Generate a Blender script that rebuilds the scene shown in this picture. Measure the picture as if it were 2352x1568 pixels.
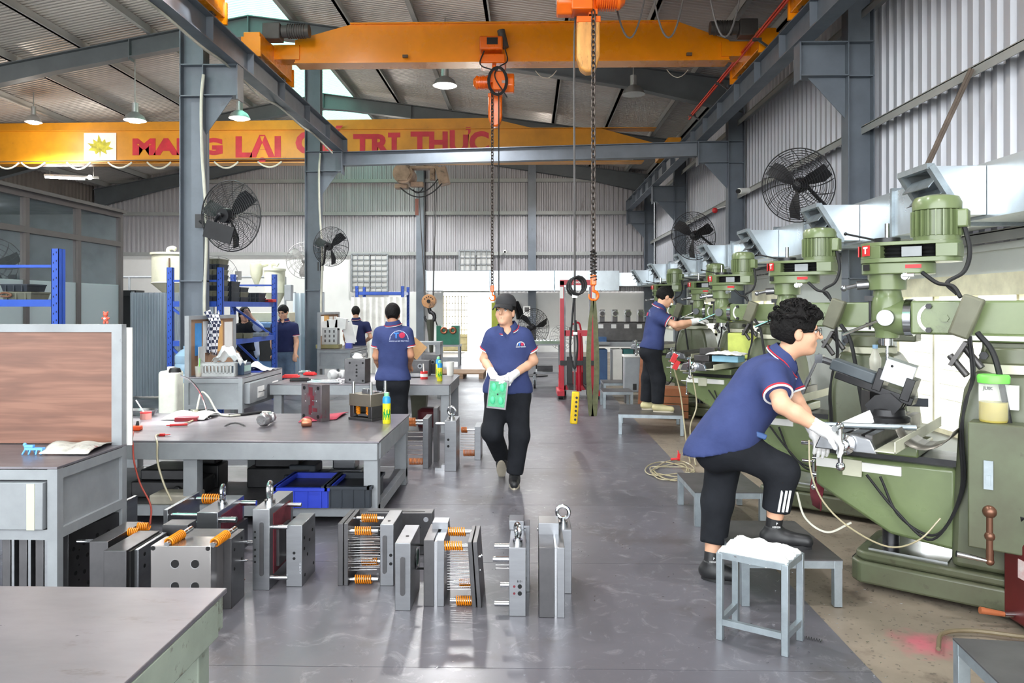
import bpy, bmesh, math, random
import numpy as np
from mathutils import Vector, Matrix
from mathutils.bvhtree import BVHTree

for _o in list(bpy.data.objects):
    bpy.data.objects.remove(_o, do_unlink=True)
scene = bpy.context.scene
COL = scene.collection
random.seed(7)
R = math.radians
PI = math.pi

# ------------------------------------------------------------------ camera
F, CX, HZ, VPX, CAMZ = 1750.0, 1176.0, 705.0, 1215.0, 1.55
YAW = math.atan((VPX - CX) / F)
CY_, SY_ = math.cos(YAW), math.sin(YAW)
cam_data = bpy.data.cameras.new('camera')
cam_data.sensor_width = 36.0
cam_data.lens = F / 2352.0 * 36.0
cam_data.shift_y = -(784.0 - HZ) / 2352.0
cam_data.clip_start = 0.05
cam_data.clip_end = 200
cam = bpy.data.objects.new('camera', cam_data)
COL.objects.link(cam)
cam.location = (0, 0, CAMZ)
cam.rotation_euler = (PI / 2, 0, YAW)
scene.camera = cam

# ------------------------------------------------------------------ sky, sun, exposure
world = bpy.data.worlds.new('sky')
scene.world = world
world.use_nodes = True
_nt = world.node_tree
_bg = _nt.nodes['Background']
_bg.inputs['Color'].default_value = (0.93, 0.97, 1.0, 1)
_bg.inputs['Strength'].default_value = 4.6
_sun = bpy.data.lights.new('sun', 'SUN')
_sun.energy = 7.0
_sun.angle = R(2)
_sun.color = (1.0, 0.93, 0.8)
sun = bpy.data.objects.new('sun', _sun)
COL.objects.link(sun)
sun.rotation_euler = Vector((-0.12, -0.8, -0.6)).to_track_quat('-Z', 'Y').to_euler()
LAMP_POWER = 410.0
scene.view_settings.view_transform = 'Standard'
scene.view_settings.look = 'None'
scene.view_settings.exposure = 0.75
scene.view_settings.gamma = 1.0
scene.view_settings.use_curve_mapping = False
scene.cycles.max_bounces = 7
scene.cycles.diffuse_bounces = 4
scene.cycles.glossy_bounces = 3
scene.cycles.transmission_bounces = 6
scene.cycles.transparent_max_bounces = 10
scene.cycles.caustics_reflective = False
scene.cycles.caustics_refractive = False
scene.cycles.sample_clamp_indirect = 6.0
scene.cycles.use_denoising = True


# ------------------------------------------------------------------ pixel to place
def ray(px, py):
    u = (px - CX) / F
    v = (HZ - py) / F
    return (u * CY_ - SY_, CY_ + u * SY_, v)


def P(px, py, Y):
    d = ray(px, py)
    t = Y / d[1]
    return Vector((d[0] * t, Y, CAMZ + d[2] * t))


def PZ(px, py, z=0.0):
    d = ray(px, py)
    t = (z - CAMZ) / d[2]
    return Vector((d[0] * t, d[1] * t, z))


def PX(px, py, X):
    d = ray(px, py)
    t = X / d[0]
    return Vector((X, d[1] * t, CAMZ + d[2] * t))


# ------------------------------------------------------------------ materials
def lin(c):
    return tuple(((x / 12.92) if x <= 0.04045 else ((x + 0.055) / 1.055) ** 2.4) for x in c)


def rgb(r, g, b):
    return lin((r / 255.0, g / 255.0, b / 255.0))


MATS = {}


def M(name, col, rough=0.5, metal=0.0, var=0.12, scale=4.0, col2=None, bump=0.0, bscale=40.0,
      spec=0.5, stain=None, sthr=0.62, sscale=2.0, stretch=None, rvar=0.1, coat=0.0):
    """one procedural surface: noise-varied colour, optional stains, relief and uneven gloss"""
    if name in MATS:
        return MATS[name]
    m = bpy.data.materials.new(name)
    m.use_nodes = True
    nt = m.node_tree
    b = nt.nodes['Principled BSDF']
    tc = nt.nodes.new('ShaderNodeTexCoord')
    mp = nt.nodes.new('ShaderNodeMapping')
    nt.links.new(tc.outputs['Object'], mp.inputs['Vector'])
    if stretch:
        mp.inputs['Scale'].default_value = stretch
    n1 = nt.nodes.new('ShaderNodeTexNoise')
    n1.inputs['Scale'].default_value = scale
    n1.inputs['Detail'].default_value = 6
    n1.inputs['Roughness'].default_value = 0.6
    nt.links.new(mp.outputs['Vector'], n1.inputs['Vector'])
    cr = nt.nodes.new('ShaderNodeMapRange')
    cr.inputs['From Min'].default_value = 0.3
    cr.inputs['From Max'].default_value = 0.7
    nt.links.new(n1.outputs['Fac'], cr.inputs['Value'])
    mx = nt.nodes.new('ShaderNodeMix')
    mx.data_type = 'RGBA'
    c2 = col2 if col2 else tuple(max(0, x * (1 - 2 * var)) for x in col)
    c1 = col if col2 else tuple(min(1, x * (1 + var)) for x in col)
    mx.inputs['A'].default_value = (*c1, 1)
    mx.inputs['B'].default_value = (*c2, 1)
    nt.links.new(cr.outputs['Result'], mx.inputs['Factor'])
    out = mx.outputs['Result']
    if stain:
        n2 = nt.nodes.new('ShaderNodeTexNoise')
        n2.inputs['Scale'].default_value = sscale
        n2.inputs['Detail'].default_value = 8
        n2.inputs['Roughness'].default_value = 0.7
        nt.links.new(mp.outputs['Vector'], n2.inputs['Vector'])
        r2 = nt.nodes.new('ShaderNodeMapRange')
        r2.inputs['From Min'].default_value = sthr
        r2.inputs['From Max'].default_value = sthr + 0.1
        nt.links.new(n2.outputs['Fac'], r2.inputs['Value'])
        m2 = nt.nodes.new('ShaderNodeMix')
        m2.data_type = 'RGBA'
        m2.inputs['B'].default_value = (*stain, 1)
        nt.links.new(out, m2.inputs['A'])
        nt.links.new(r2.outputs['Result'], m2.inputs['Factor'])
        out = m2.outputs['Result']
    nt.links.new(out, b.inputs['Base Color'])
    b.inputs['Metallic'].default_value = metal
    b.inputs['Specular IOR Level'].default_value = spec
    if coat:
        b.inputs['Coat Weight'].default_value = coat
        b.inputs['Coat Roughness'].default_value = 0.15
    rr = nt.nodes.new('ShaderNodeMapRange')
    rr.inputs['To Min'].default_value = max(0.03, rough - rvar)
    rr.inputs['To Max'].default_value = min(1, rough + rvar)
    nt.links.new(n1.outputs['Fac'], rr.inputs['Value'])
    nt.links.new(rr.outputs['Result'], b.inputs['Roughness'])
    if bump:
        n3 = nt.nodes.new('ShaderNodeTexNoise')
        n3.inputs['Scale'].default_value = bscale
        n3.inputs['Detail'].default_value = 4
        nt.links.new(mp.outputs['Vector'], n3.inputs['Vector'])
        bp = nt.nodes.new('ShaderNodeBump')
        bp.inputs['Strength'].default_value = bump
        bp.inputs['Distance'].default_value = 0.02
        nt.links.new(n3.outputs['Fac'], bp.inputs['Height'])
        nt.links.new(bp.outputs['Normal'], b.inputs['Normal'])
    MATS[name] = m
    return m


def M_emit(name, col, strength):
    m = bpy.data.materials.new(name)
    m.use_nodes = True
    b = m.node_tree.nodes['Principled BSDF']
    b.inputs['Base Color'].default_value = (*col, 1)
    b.inputs['Emission Color'].default_value = (*col, 1)
    b.inputs['Emission Strength'].default_value = strength
    MATS[name] = m
    return m


def M_glass(name, col, rough=0.05, alpha=0.25, trans=False):
    """thin clear or tinted sheet: mostly see-through with a glossy film"""
    m = bpy.data.materials.new(name)
    m.use_nodes = True
    nt = m.node_tree
    b = nt.nodes['Principled BSDF']
    b.inputs['Base Color'].default_value = (*col, 1)
    b.inputs['Roughness'].default_value = rough
    b.inputs['Alpha'].default_value = alpha
    if trans:
        t = nt.nodes.new('ShaderNodeBsdfTranslucent')
        t.inputs['Color'].default_value = (*col, 1)
        ms = nt.nodes.new('ShaderNodeMixShader')
        ms.inputs['Fac'].default_value = 0.75
        nt.links.new(b.outputs['BSDF'], ms.inputs[1])
        nt.links.new(t.outputs['BSDF'], ms.inputs[2])
        nt.links.new(ms.outputs['Shader'], nt.nodes['Material Output'].inputs['Surface'])
    MATS[name] = m
    return m


# ------------------------------------------------------------------ mesh builder
def rotz(a):
    return Matrix.Rotation(a, 3, 'Z')


def frame_from(d, up=(0, 0, 1)):
    """3x3 whose z column is d"""
    d = Vector(d).normalized()
    u = Vector(up)
    if abs(d.dot(u)) > 0.98:
        u = Vector((1, 0, 0))
    x = u.cross(d).normalized()
    y = d.cross(x)
    return Matrix((x, y, d)).transposed()


class MB:
    def __init__(s):
        s.v = []
        s.f = []

    def add(s, vs, fs):
        o = len(s.v)
        s.v.extend([tuple(p) for p in vs])
        s.f.extend([tuple(i + o for i in q) for q in fs])
        return s

    def box(s, c, d, rot=None):
        hx, hy, hz = d[0] / 2, d[1] / 2, d[2] / 2
        vs = [Vector((x, y, z)) for z in (-hz, hz) for y in (-hy, hy) for x in (-hx, hx)]
        if rot is not None:
            vs = [rot @ p for p in vs]
        c = Vector(c)
        return s.add([p + c for p in vs], [(0, 2, 3, 1), (4, 5, 7, 6), (0, 1, 5, 4), (2, 6, 7, 3), (0, 4, 6, 2), (1, 3, 7, 5)])

    def bb(s, x0, x1, y0, y1, z0, z1):
        return s.box(((x0 + x1) / 2, (y0 + y1) / 2, (z0 + z1) / 2), (abs(x1 - x0), abs(y1 - y0), abs(z1 - z0)))

    def bar(s, a, b, w, h, up=(0, 0, 1)):
        """rectangular bar from a to b"""
        a, b = Vector(a), Vector(b)
        m = frame_from(b - a, up)
        return s.box((a + b) / 2, (w, h, (b - a).length), m)

    def cyl(s, a, b, r0, r1=None, n=16, caps=True):
        a, b = Vector(a), Vector(b)
        r1 = r0 if r1 is None else r1
        m = frame_from(b - a)
        vs = []
        for c, r in ((a, r0), (b, r1)):
            for i in range(n):
                t = 2 * PI * i / n
                vs.append(c + m @ Vector((r * math.cos(t), r * math.sin(t), 0)))
        fs = [(i, (i + 1) % n, n + (i + 1) % n, n + i) for i in range(n)]
        if caps:
            fs.append(tuple(reversed(range(n))))
            fs.append(tuple(range(n, 2 * n)))
        return s.add(vs, fs)

    def lathe(s, prof, n=24, c=(0, 0, 0), m=None):
        """prof = [(r, h)...] turned about local z"""
        c = Vector(c)
        m = m or Matrix.Identity(3)
        vs = []
        for r, h in prof:
            for i in range(n):
                t = 2 * PI * i / n
                vs.append(c + m @ Vector((r * math.cos(t), r * math.sin(t), h)))
        fs = []
        for k in range(len(prof) - 1):
            for i in range(n):
                j = (i + 1) % n
                fs.append((k * n + i, k * n + j, (k + 1) * n + j, (k + 1) * n + i))
        if prof[0][0] > 1e-6:
            fs.append(tuple(reversed(range(n))))
        if prof[-1][0] > 1e-6:
            k = (len(prof) - 1) * n
            fs.append(tuple(range(k, k + n)))
        return s.add(vs, fs)

    def tube(s, pts, r, n=8, closed=False, caps=True):
        pts = [Vector(p) for p in pts]
        N = len(pts)
        rs = r if isinstance(r, (list, tuple)) else [r] * N
        vs = []
        prev = None
        for i, p in enumerate(pts):
            if closed:
                d = pts[(i + 1) % N] - pts[i - 1]
            else:
                d = pts[min(i + 1, N - 1)] - pts[max(i - 1, 0)]
            if d.length < 1e-9:
                d = Vector((0, 0, 1))
            d.normalize()
            if prev is None:
                m = frame_from(d)
                x = m.col[0].copy()
            else:
                x = prev - d * prev.dot(d)
                if x.length < 1e-6:
                    x = frame_from(d).col[0].copy()
                x.normalize()
            prev = x
            y = d.cross(x)
            for k in range(n):
                t = 2 * PI * k / n
                vs.append(p + (x * math.cos(t) + y * math.sin(t)) * rs[i])
        fs = []
        for i in range(N if closed else N - 1):
            a, b = i * n, ((i + 1) % N) * n
            for k in range(n):
                j = (k + 1) % n
                fs.append((a + k, a + j, b + j, b + k))
        if not closed and caps:
            fs.append(tuple(reversed(range(n))))
            fs.append(tuple(range((N - 1) * n, N * n)))
        return s.add(vs, fs)

    def prism(s, poly, h0, h1, m=None, c=(0, 0, 0)):
        """polygon (x, y) pulled from h0 to h1 along local z"""
        m = m or Matrix.Identity(3)
        c = Vector(c)
        n = len(poly)
        vs = [c + m @ Vector((x, y, h)) for h in (h0, h1) for x, y in poly]
        fs = [(i, (i + 1) % n, n + (i + 1) % n, n + i) for i in range(n)]
        fs.append(tuple(reversed(range(n))))
        fs.append(tuple(range(n, 2 * n)))
        return s.add(vs, fs)

    def torus(s, c, axis, R_, r, n=24, k=8, a0=0, a1=2 * PI, up=(0, 0, 1)):
        m = frame_from(axis, up)
        full = abs(a1 - a0 - 2 * PI) < 1e-6
        cnt = n if full else n + 1
        pts = [Vector(c) + m @ Vector((R_ * math.cos(a0 + (a1 - a0) * i / n), R_ * math.sin(a0 + (a1 - a0) * i / n), 0)) for i in range(cnt)]
        return s.tube(pts, r, k, closed=full)

    def helix(s, a, b, R_, r, turns, n=12, k=6):
        a, b = Vector(a), Vector(b)
        m = frame_from(b - a)
        L = (b - a).length
        N = int(turns * n)
        pts = [a + m @ Vector((R_ * math.cos(2 * PI * i / n), R_ * math.sin(2 * PI * i / n), L * i / N)) for i in range(N + 1)]
        return s.tube(pts, r, k)

    def ball(s, c, r, n=16, sc=(1, 1, 1)):
        k = n // 2
        c = Vector(c)
        prof = [(math.sin(PI * i / k), -math.cos(PI * i / k)) for i in range(k + 1)]
        prof[0] = (0.001, -1)
        prof[-1] = (0.001, 1)
        return s.lathe([(p * r, h * r) for p, h in prof], n, c, Matrix.Diagonal(sc))

    def build(s, name, mat, parent=None, loc=None, rz=None, sharp=40, bevel=0.0, flat=False, seg=2):
        me = bpy.data.meshes.new(name)
        me.from_pydata(s.v, [], s.f)
        me.validate()
        if isinstance(mat, (list, tuple)):
            for q in mat:
                me.materials.append(q)
        else:
            me.materials.append(mat)
        if not flat:
            me.polygons.foreach_set('use_smooth', [True] * len(me.polygons))
            me.set_sharp_from_angle(angle=R(sharp))
        me.update()
        return link(name, me, parent, loc, rz, bevel, seg)


def link(name, me, parent=None, loc=None, rz=None, bevel=0.0, seg=2):
    o = bpy.data.objects.new(name, me)
    COL.objects.link(o)
    if parent is not None:
        o.parent = parent
    if loc is not None:
        o.location = loc
    if rz is not None:
        o.rotation_euler = (0, 0, rz) if not isinstance(rz, (tuple, list)) else rz
    if bevel:
        b = o.modifiers.new('edge', 'BEVEL')
        b.width = bevel
        b.segments = seg
        b.limit_method = 'ANGLE'
        b.angle_limit = R(40)
        b.harden_normals = False
    return o


def tag(o, label=None, cat=None, group=None, kind=None):
    if label:
        o['label'] = label
    if cat:
        o['category'] = cat
    if group:
        o['group'] = group
    if kind:
        o['kind'] = kind
    return o


def thing(name, label, cat, loc=(0, 0, 0), rz=0.0, group=None, kind=None):
    o = bpy.data.objects.new(name, None)
    COL.objects.link(o)
    o.location = loc
    o.rotation_euler = (0, 0, rz) if not isinstance(rz, (tuple, list)) else rz
    o.empty_display_size = 0.1
    return tag(o, label, cat, group, kind)


def copy_tree(o, parent=None):
    c = o.copy()
    COL.objects.link(c)
    if parent is not None:
        c.parent = parent
    for ch in list(o.children):
        copy_tree(ch, c)
    return c


def text_mesh(txt, size, bold=0.0, depth=0.001, spacing=1.0):
    cu = bpy.data.curves.new('lettering', 'FONT')
    cu.body = txt
    cu.size = size
    cu.offset = bold
    cu.extrude = depth
    cu.space_character = spacing
    cu.resolution_u = 3
    cu.align_x = 'CENTER'
    cu.align_y = 'CENTER'
    o = bpy.data.objects.new('lettering', cu)
    me = bpy.data.meshes.new_from_object(o)
    bpy.data.objects.remove(o)
    bpy.data.curves.remove(cu)
    return me


def lettering(txt, size, mat, m4, parent=None, bold=0.0, depth=0.001, name='lettering', width=None, spacing=1.0):
    """flat writing; m4 places its own x-right, y-up, z-out frame in the parent's space"""
    me = text_mesh(txt, size, bold, depth, spacing)
    if width:
        xs = [v.co.x for v in me.vertices]
        k = width / max(1e-6, max(xs) - min(xs))
        for v in me.vertices:
            v.co.x *= k
    me.transform(m4)
    me.materials.clear()
    me.materials.append(mat)
    return link(name, me, parent)


def m4(o, x, y):
    """4x4 with origin o, x axis, y axis"""
    x = Vector(x).normalized()
    y = Vector(y)
    y = (y - x * y.dot(x)).normalized()
    z = x.cross(y)
    m = Matrix((x, y, z)).transposed().to_4x4()
    m.translation = Vector(o)
    return m


def arc(a, b, sag, n=12):
    """hanging cable between two points"""
    a, b = Vector(a), Vector(b)
    return [a.lerp(b, i / n) - Vector((0, 0, sag * 4 * (i / n) * (1 - i / n))) for i in range(n + 1)]


def spline(pts, n=8):
    """Catmull-Rom through points"""
    p = [Vector(q) for q in pts]
    p = [p[0] * 2 - p[1]] + p + [p[-1] * 2 - p[-2]]
    out = []
    for i in range(1, len(p) - 2):
        for k in range(n):
            t = k / n
            out.append(0.5 * ((2 * p[i]) + (p[i + 1] - p[i - 1]) * t + (2 * p[i - 1] - 5 * p[i] + 4 * p[i + 1] - p[i + 2]) * t * t
                              + (3 * p[i] - p[i - 1] - 3 * p[i + 1] + p[i + 2]) * t ** 3))
    out.append(p[-2])
    return out


# ------------------------------------------------------------------ palette
m_beam = M('blue_grey_paint', rgb(104, 112, 122), 0.45, 0.0, 0.08, 3, stain=rgb(84, 88, 94), sthr=0.64)
m_beam_dk = M('dark_grey_paint', rgb(84, 88, 96), 0.5, 0, 0.1, 3)
m_bench = M('grey_green_paint', rgb(148, 152, 156), 0.42, 0, 0.08, 5, stain=rgb(80, 78, 76), sthr=0.68, sscale=9)
m_bench_old = M('worn_pale_green_paint', rgb(150, 160, 146), 0.5, 0, 0.1, 5, stain=rgb(74, 58, 50), sthr=0.575, sscale=9)
m_top = M('worn_steel_top', rgb(124, 120, 126), 0.32, 0.45, 0.12, 2.2, stain=rgb(104, 96, 98), sthr=0.58, sscale=3.5, stretch=(1, 2.5, 1))
m_steel = M('ground_steel', rgb(150, 152, 156), 0.3, 0.9, 0.08, 3, stretch=(1, 1, 6), rvar=0.06)
m_steel_dk = M('dark_mould_steel', rgb(96, 95, 97), 0.36, 0.85, 0.14, 5, rvar=0.08)
m_steel_lt = M('bright_steel', rgb(205, 207, 210), 0.2, 1.0, 0.05, 6)
m_chrome = M('polished_steel', rgb(220, 222, 225), 0.1, 1.0, 0.03, 6, rvar=0.05)
m_hole = M('dark_bore', rgb(18, 18, 20), 0.6, 0.3)
m_red_stain = M('mould_red_stain', rgb(122, 44, 56), 0.5, 0.3, 0.3, 8)
m_spring = M('orange_spring_paint', rgb(236, 140, 20), 0.35, 0.1, 0.08, 10)
m_galv = M('galvanised_tube', rgb(160, 170, 176), 0.38, 0.6, 0.12, 9, stain=rgb(96, 92, 88), sthr=0.66, sscale=14)
m_plate_grey = M('platform_steel', rgb(98, 96, 98), 0.4, 0.5, 0.15, 3)
m_duct = M('duct_zinc', rgb(205, 214, 220), 0.3, 0.72, 0.06, 2.5, bump=0.12, bscale=5)
m_black = M('black_plastic', rgb(26, 26, 28), 0.45, 0, 0.2, 6)
m_rubber = M('black_rubber', rgb(30, 30, 32), 0.7, 0, 0.2, 6)
m_fan = M('fan_black', rgb(34, 34, 37), 0.45, 0.1, 0.2, 6)
m_orange = M('hoist_orange', rgb(246, 112, 18), 0.3, 0, 0.06, 4, coat=0.3)
m_crane = M('crane_yellow', rgb(250, 152, 8), 0.28, 0, 0.05, 2, coat=0.4)
m_crane_old = M('old_crane_yellow', rgb(214, 144, 26), 0.45, 0, 0.12, 1.5, stain=rgb(160, 96, 24), sthr=0.66, sscale=3)
m_yellow = M('pendant_yellow', rgb(240, 200, 20), 0.4, 0, 0.06, 6)
m_redrail = M('conductor_red', rgb(232, 60, 28), 0.4)
m_redpaint = M('stacker_red', rgb(190, 26, 48), 0.38, 0, 0.1, 4)
m_mill = M('mill_green', rgb(112, 126, 86), 0.3, 0, 0.1, 3, stain=rgb(78, 84, 58), sthr=0.63, sscale=4, coat=0.25)
m_mill_dk = M('oily_mill_green', rgb(96, 104, 80), 0.36, 0, 0.16, 3, col2=rgb(80, 80, 62), stain=rgb(64, 58, 50), sthr=0.6, sscale=5)
m_cast = M('oiled_cast_iron', rgb(92, 90, 90), 0.38, 0.6, 0.18, 5)
m_rack = M('rack_blue', rgb(52, 92, 196), 0.4, 0, 0.06, 4)
m_binblue = M('bin_blue', rgb(44, 66, 190), 0.4, 0, 0.08, 4)
m_bingrey = M('bin_olive_grey', rgb(110, 110, 92), 0.5, 0, 0.1, 6)
m_bindark = M('bin_dark', rgb(44, 50, 58), 0.5, 0, 0.1, 6)
m_white = M('white_plastic', rgb(236, 236, 232), 0.45, 0, 0.04, 5)
m_paper = M('paper_white', rgb(238, 238, 236), 0.8, 0, 0.04, 5)
m_cream = M('cream_wall_paint', rgb(245, 245, 242), 0.7, 0, 0.03, 1.2)
m_cream_mach = M('cream_machine_paint', rgb(206, 206, 184), 0.45, 0, 0.08, 3)
m_rust = M('rusty_brown', rgb(110, 88, 72), 0.6, 0.2, 0.25, 7)
m_brownhoist = M('dusty_beige_paint', rgb(178, 150, 128), 0.6, 0, 0.2, 5, stain=rgb(96, 80, 70), sthr=0.58, sscale=5)
m_wood = M('pallet_wood', rgb(160, 132, 108), 0.75, 0, 0.2, 6, stretch=(1, 8, 8))
m_copper = M('copper_lump', rgb(186, 120, 92), 0.35, 0.8, 0.15, 6)
m_cable = M('grey_cable', rgb(82, 80, 80), 0.55)
m_cable_w = M('ivory_cable', rgb(206, 204, 190), 0.5)
m_hose = M('clear_hose', rgb(172, 162, 132), 0.3, 0, 0.1, 8)
m_red = M('signal_red', rgb(206, 40, 44), 0.42, 0, 0.08, 6)
m_orange_pl = M('bright_orange_plastic', rgb(248, 84, 26), 0.4)
m_green_pl = M('teal_green', rgb(36, 116, 92), 0.45)
m_chain = M('chain_steel', rgb(92, 84, 80), 0.4, 0.7)
m_sling = M('olive_webbing', rgb(92, 94, 66), 0.8, 0, 0.15, 20)
m_blue_pl = M('sky_blue_plastic', rgb(110, 176, 236), 0.4)
m_rafter = M('rafter_grey', rgb(98, 104, 108), 0.55, 0, 0.08, 2)
m_blkoil = M('oily_black_iron', rgb(52, 52, 54), 0.35, 0.5, 0.2, 6)
m_maroon = M('maroon_paint', rgb(104, 34, 36), 0.4, 0, 0.12, 3)

# ================================================================== the hall
RX, RZ = -5.6, 7.55
XL, XR, YB, YF = -15.2, 4.3, 26.3, -5.0


def zr(x):
    return RZ - (x - RX) * 0.138 if x > RX else RZ - (RX - x) * 0.1875


m_floor = M('grey_painted_floor', rgb(104, 102, 109), 0.32, 0.1, 0.1, 0.9, stain=rgb(92, 88, 91), sthr=0.54, sscale=1.1, rvar=0.12)


def _floor_scratches():
    nt = m_floor.node_tree
    b = nt.nodes['Principled BSDF']
    src = b.inputs['Base Color'].links[0].from_socket
    tc = nt.nodes.new('ShaderNodeTexCoord')
    n = nt.nodes.new('ShaderNodeTexNoise')
    n.inputs['Scale'].default_value = 5.0
    n.inputs['Detail'].default_value = 9
    n.inputs['Roughness'].default_value = 0.75
    n.inputs['Distortion'].default_value = 1.6
    nt.links.new(tc.outputs['Object'], n.inputs['Vector'])
    r = nt.nodes.new('ShaderNodeMapRange')
    r.inputs['From Min'].default_value = 0.54
    r.inputs['From Max'].default_value = 0.76
    r.inputs['To Max'].default_value = 0.62
    nt.links.new(n.outputs['Fac'], r.inputs['Value'])
    mx = nt.nodes.new('ShaderNodeMix')
    mx.data_type = 'RGBA'
    mx.inputs['B'].default_value = (*rgb(176, 174, 178), 1)
    nt.links.new(src, mx.inputs['A'])
    nt.links.new(r.outputs['Result'], mx.inputs['Factor'])
    nt.links.new(mx.outputs['Result'], b.inputs['Base Color'])


_floor_scratches()

m_terr = M('speckled_concrete', rgb(142, 130, 116), 0.5, 0, 0.12, 2.0, stain=rgb(110, 98, 88), sthr=0.55, sscale=3)


def _terrazzo():
    nt = m_terr.node_tree
    b = nt.nodes['Principled BSDF']
    src = b.inputs['Base Color'].links[0].from_socket
    tc = nt.nodes.new('ShaderNodeTexCoord')
    v = nt.nodes.new('ShaderNodeTexVoronoi')
    v.inputs['Scale'].default_value = 26
    nt.links.new(tc.outputs['Object'], v.inputs['Vector'])
    r = nt.nodes.new('ShaderNodeMapRange')
    r.inputs['From Min'].default_value = 0.16
    r.inputs['From Max'].default_value = 0.22
    r.inputs['To Min'].default_value = 0.55
    r.inputs['To Max'].default_value = 0.0
    nt.links.new(v.outputs['Distance'], r.inputs['Value'])
    mx = nt.nodes.new('ShaderNodeMix')
    mx.data_type = 'RGBA'
    mx.inputs['B'].default_value = (*rgb(70, 64, 60), 1)
    nt.links.new(src, mx.inputs['A'])
    nt.links.new(r.outputs['Result'], mx.inputs['Factor'])
    # paint spilt on the concrete
    src2 = mx.outputs['Result']
    pos = P2 = PZ(2130, 1478)
    sub = nt.nodes.new('ShaderNodeVectorMath')
    sub.operation = 'DISTANCE'
    sub.inputs[1].default_value = (pos.x, pos.y, 0.0)
    nt.links.new(tc.outputs['Object'], sub.inputs[0])
    n = nt.nodes.new('ShaderNodeTexNoise')
    n.inputs['Scale'].default_value = 12
    nt.links.new(tc.outputs['Object'], n.inputs['Vector'])
    ad = nt.nodes.new('ShaderNodeMath')
    ad.operation = 'MULTIPLY_ADD'
    ad.inputs[1].default_value = 0.25
    nt.links.new(n.outputs['Fac'], ad.inputs[0])
    nt.links.new(sub.outputs['Value'], ad.inputs[2])
    r2 = nt.nodes.new('ShaderNodeMapRange')
    r2.inputs['From Min'].default_value = 0.12
    r2.inputs['From Max'].default_value = 0.3
    r2.inputs['To Min'].default_value = 0.7
    r2.inputs['To Max'].default_value = 0
    nt.links.new(ad.outputs['Value'], r2.inputs['Value'])
    m2 = nt.nodes.new('ShaderNodeMix')
    m2.data_type = 'RGBA'
    m2.inputs['B'].default_value = (*rgb(206, 84, 112), 1)
    nt.links.new(src2, m2.inputs['A'])
    nt.links.new(r2.outputs['Result'], m2.inputs['Factor'])
    nt.links.new(m2.outputs['Result'], b.inputs['Base Color'])


_terrazzo()

EDGE = 1.46     # where the sheet floor ends beside the machines
fl = MB().bb(XL - 0.1, XR + 0.1, YF, YB + 0.2, -0.12, -0.004).build('floor', m_terr)
tag(fl, 'speckled brown-grey concrete floor running under the machines on the far side', 'floor', kind='structure')
rows = [-5.0 + 0.17 + 1.35 * k for k in range(25)]
for i in range(len(rows) - 1):
    y0, y1 = rows[i], min(rows[i + 1], YB)
    for x0, x1 in ((XL, -8.0), (-8.0, -3.3), (-3.3, EDGE)):
        o = MB().bb(x0 + 0.002, x1 - 0.002, y0 + 0.002, y1 - 0.002, -0.012, 0.0).build('floor_sheet', m_floor, fl)

m_ground = M('outside_concrete', rgb(200, 196, 186), 0.8, 0, 0.06, 0.3)
g = MB().bb(-40, 40, -40, 70, -0.5, -0.2).build('ground', m_ground)
tag(g, 'pale concrete yard outside the open back doorway', 'ground', kind='structure')

m_sheet = M('wall_sheet', rgb(196, 198, 206), 0.45, 0.25, 0.05, 1.2, stain=rgb(160, 158, 162), sthr=0.66, sscale=1.1, stretch=(1, 1, .4))
m_sheet_back = M('back_wall_sheet', rgb(178, 176, 180), 0.5, 0.2, 0.06, 1.2, stain=rgb(132, 126, 124), sthr=0.62, sscale=1.0, stretch=(1, 1, .4))
m_roof = M('roof_sheet', rgb(198, 194, 190), 0.42, 0.3, 0.06, 1.0, stretch=(.3, 1, 1))
m_purlin = M('purlin_grey', rgb(164, 166, 164), 0.55, 0.1, 0.06, 2)
m_skyl = M_glass('skylight_plastic', (0.20, 0.50, 0.40), 0.4, 1.0, True)


def corr_pts(u0, u1, pitch, amp):
    pts = []
    n = int((u1 - u0) / pitch)
    for k in range(n):
        a = u0 + k * pitch
        pts += [(a, 0), (a + pitch * .35, 0), (a + pitch * .5, amp), (a + pitch * .85, amp)]
    pts.append((u1, 0))
    return pts


def corr_wall(mb, plane, at_, u0, u1, z0, ztop, pitch=0.16, amp=0.035, sgn=1):
    """plane 'y': wall at Y=at_ over X; plane 'x': wall at X=at_ over Y; amp pushes into the room by sgn"""
    vs, fs = [], []
    pts = corr_pts(u0, u1, pitch, amp)
    for i, (u, a) in enumerate(pts):
        x, y = (u, at_ + sgn * a) if plane == 'y' else (at_ + sgn * a, u)
        zt = ztop(u) if callable(ztop) else ztop
        vs += [(x, y, z0), (x, y, zt)]
        if i:
            fs.append((2 * i - 2, 2 * i, 2 * i + 1, 2 * i - 1))
    mb.add(vs, fs)


# back wall: painted masonry below, ribbed sheet above
wb = MB()
DX0, DX1, DZ = -2.95, -1.22, 2.05
wb.bb(XL, -6.2, YB, YB + 0.12, 0, 3.45).bb(-6.2, DX0, YB, YB + 0.12, 0, 2.08).bb(DX1, XR, YB, YB + 0.12, 0, 2.08)
wb.bb(DX0, DX1, YB, YB + 0.12, DZ, 2.08)
wback = wb.build('wall_back', m_cream)
tag(wback, 'white painted back wall with the open doorway', 'wall', kind='structure')
sb = MB()
corr_wall(sb, 'y', YB - 0.01, XL, -6.2, 3.45, lambda x: zr(x) + 0.04, sgn=-1)
corr_wall(sb, 'y', YB - 0.01, -6.2, XR, 2.08, lambda x: zr(x) + 0.04, sgn=-1)
sb.build('wall_cladding', m_sheet_back, wback, sharp=20)
for z in (3.39, 4.78, 5.9):
    MB().bb(XL + .4, XR - 0.4, YB - 0.17, YB - 0.05, z - 0.06, z + 0.06).build('girt', m_purlin, wback)
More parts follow.
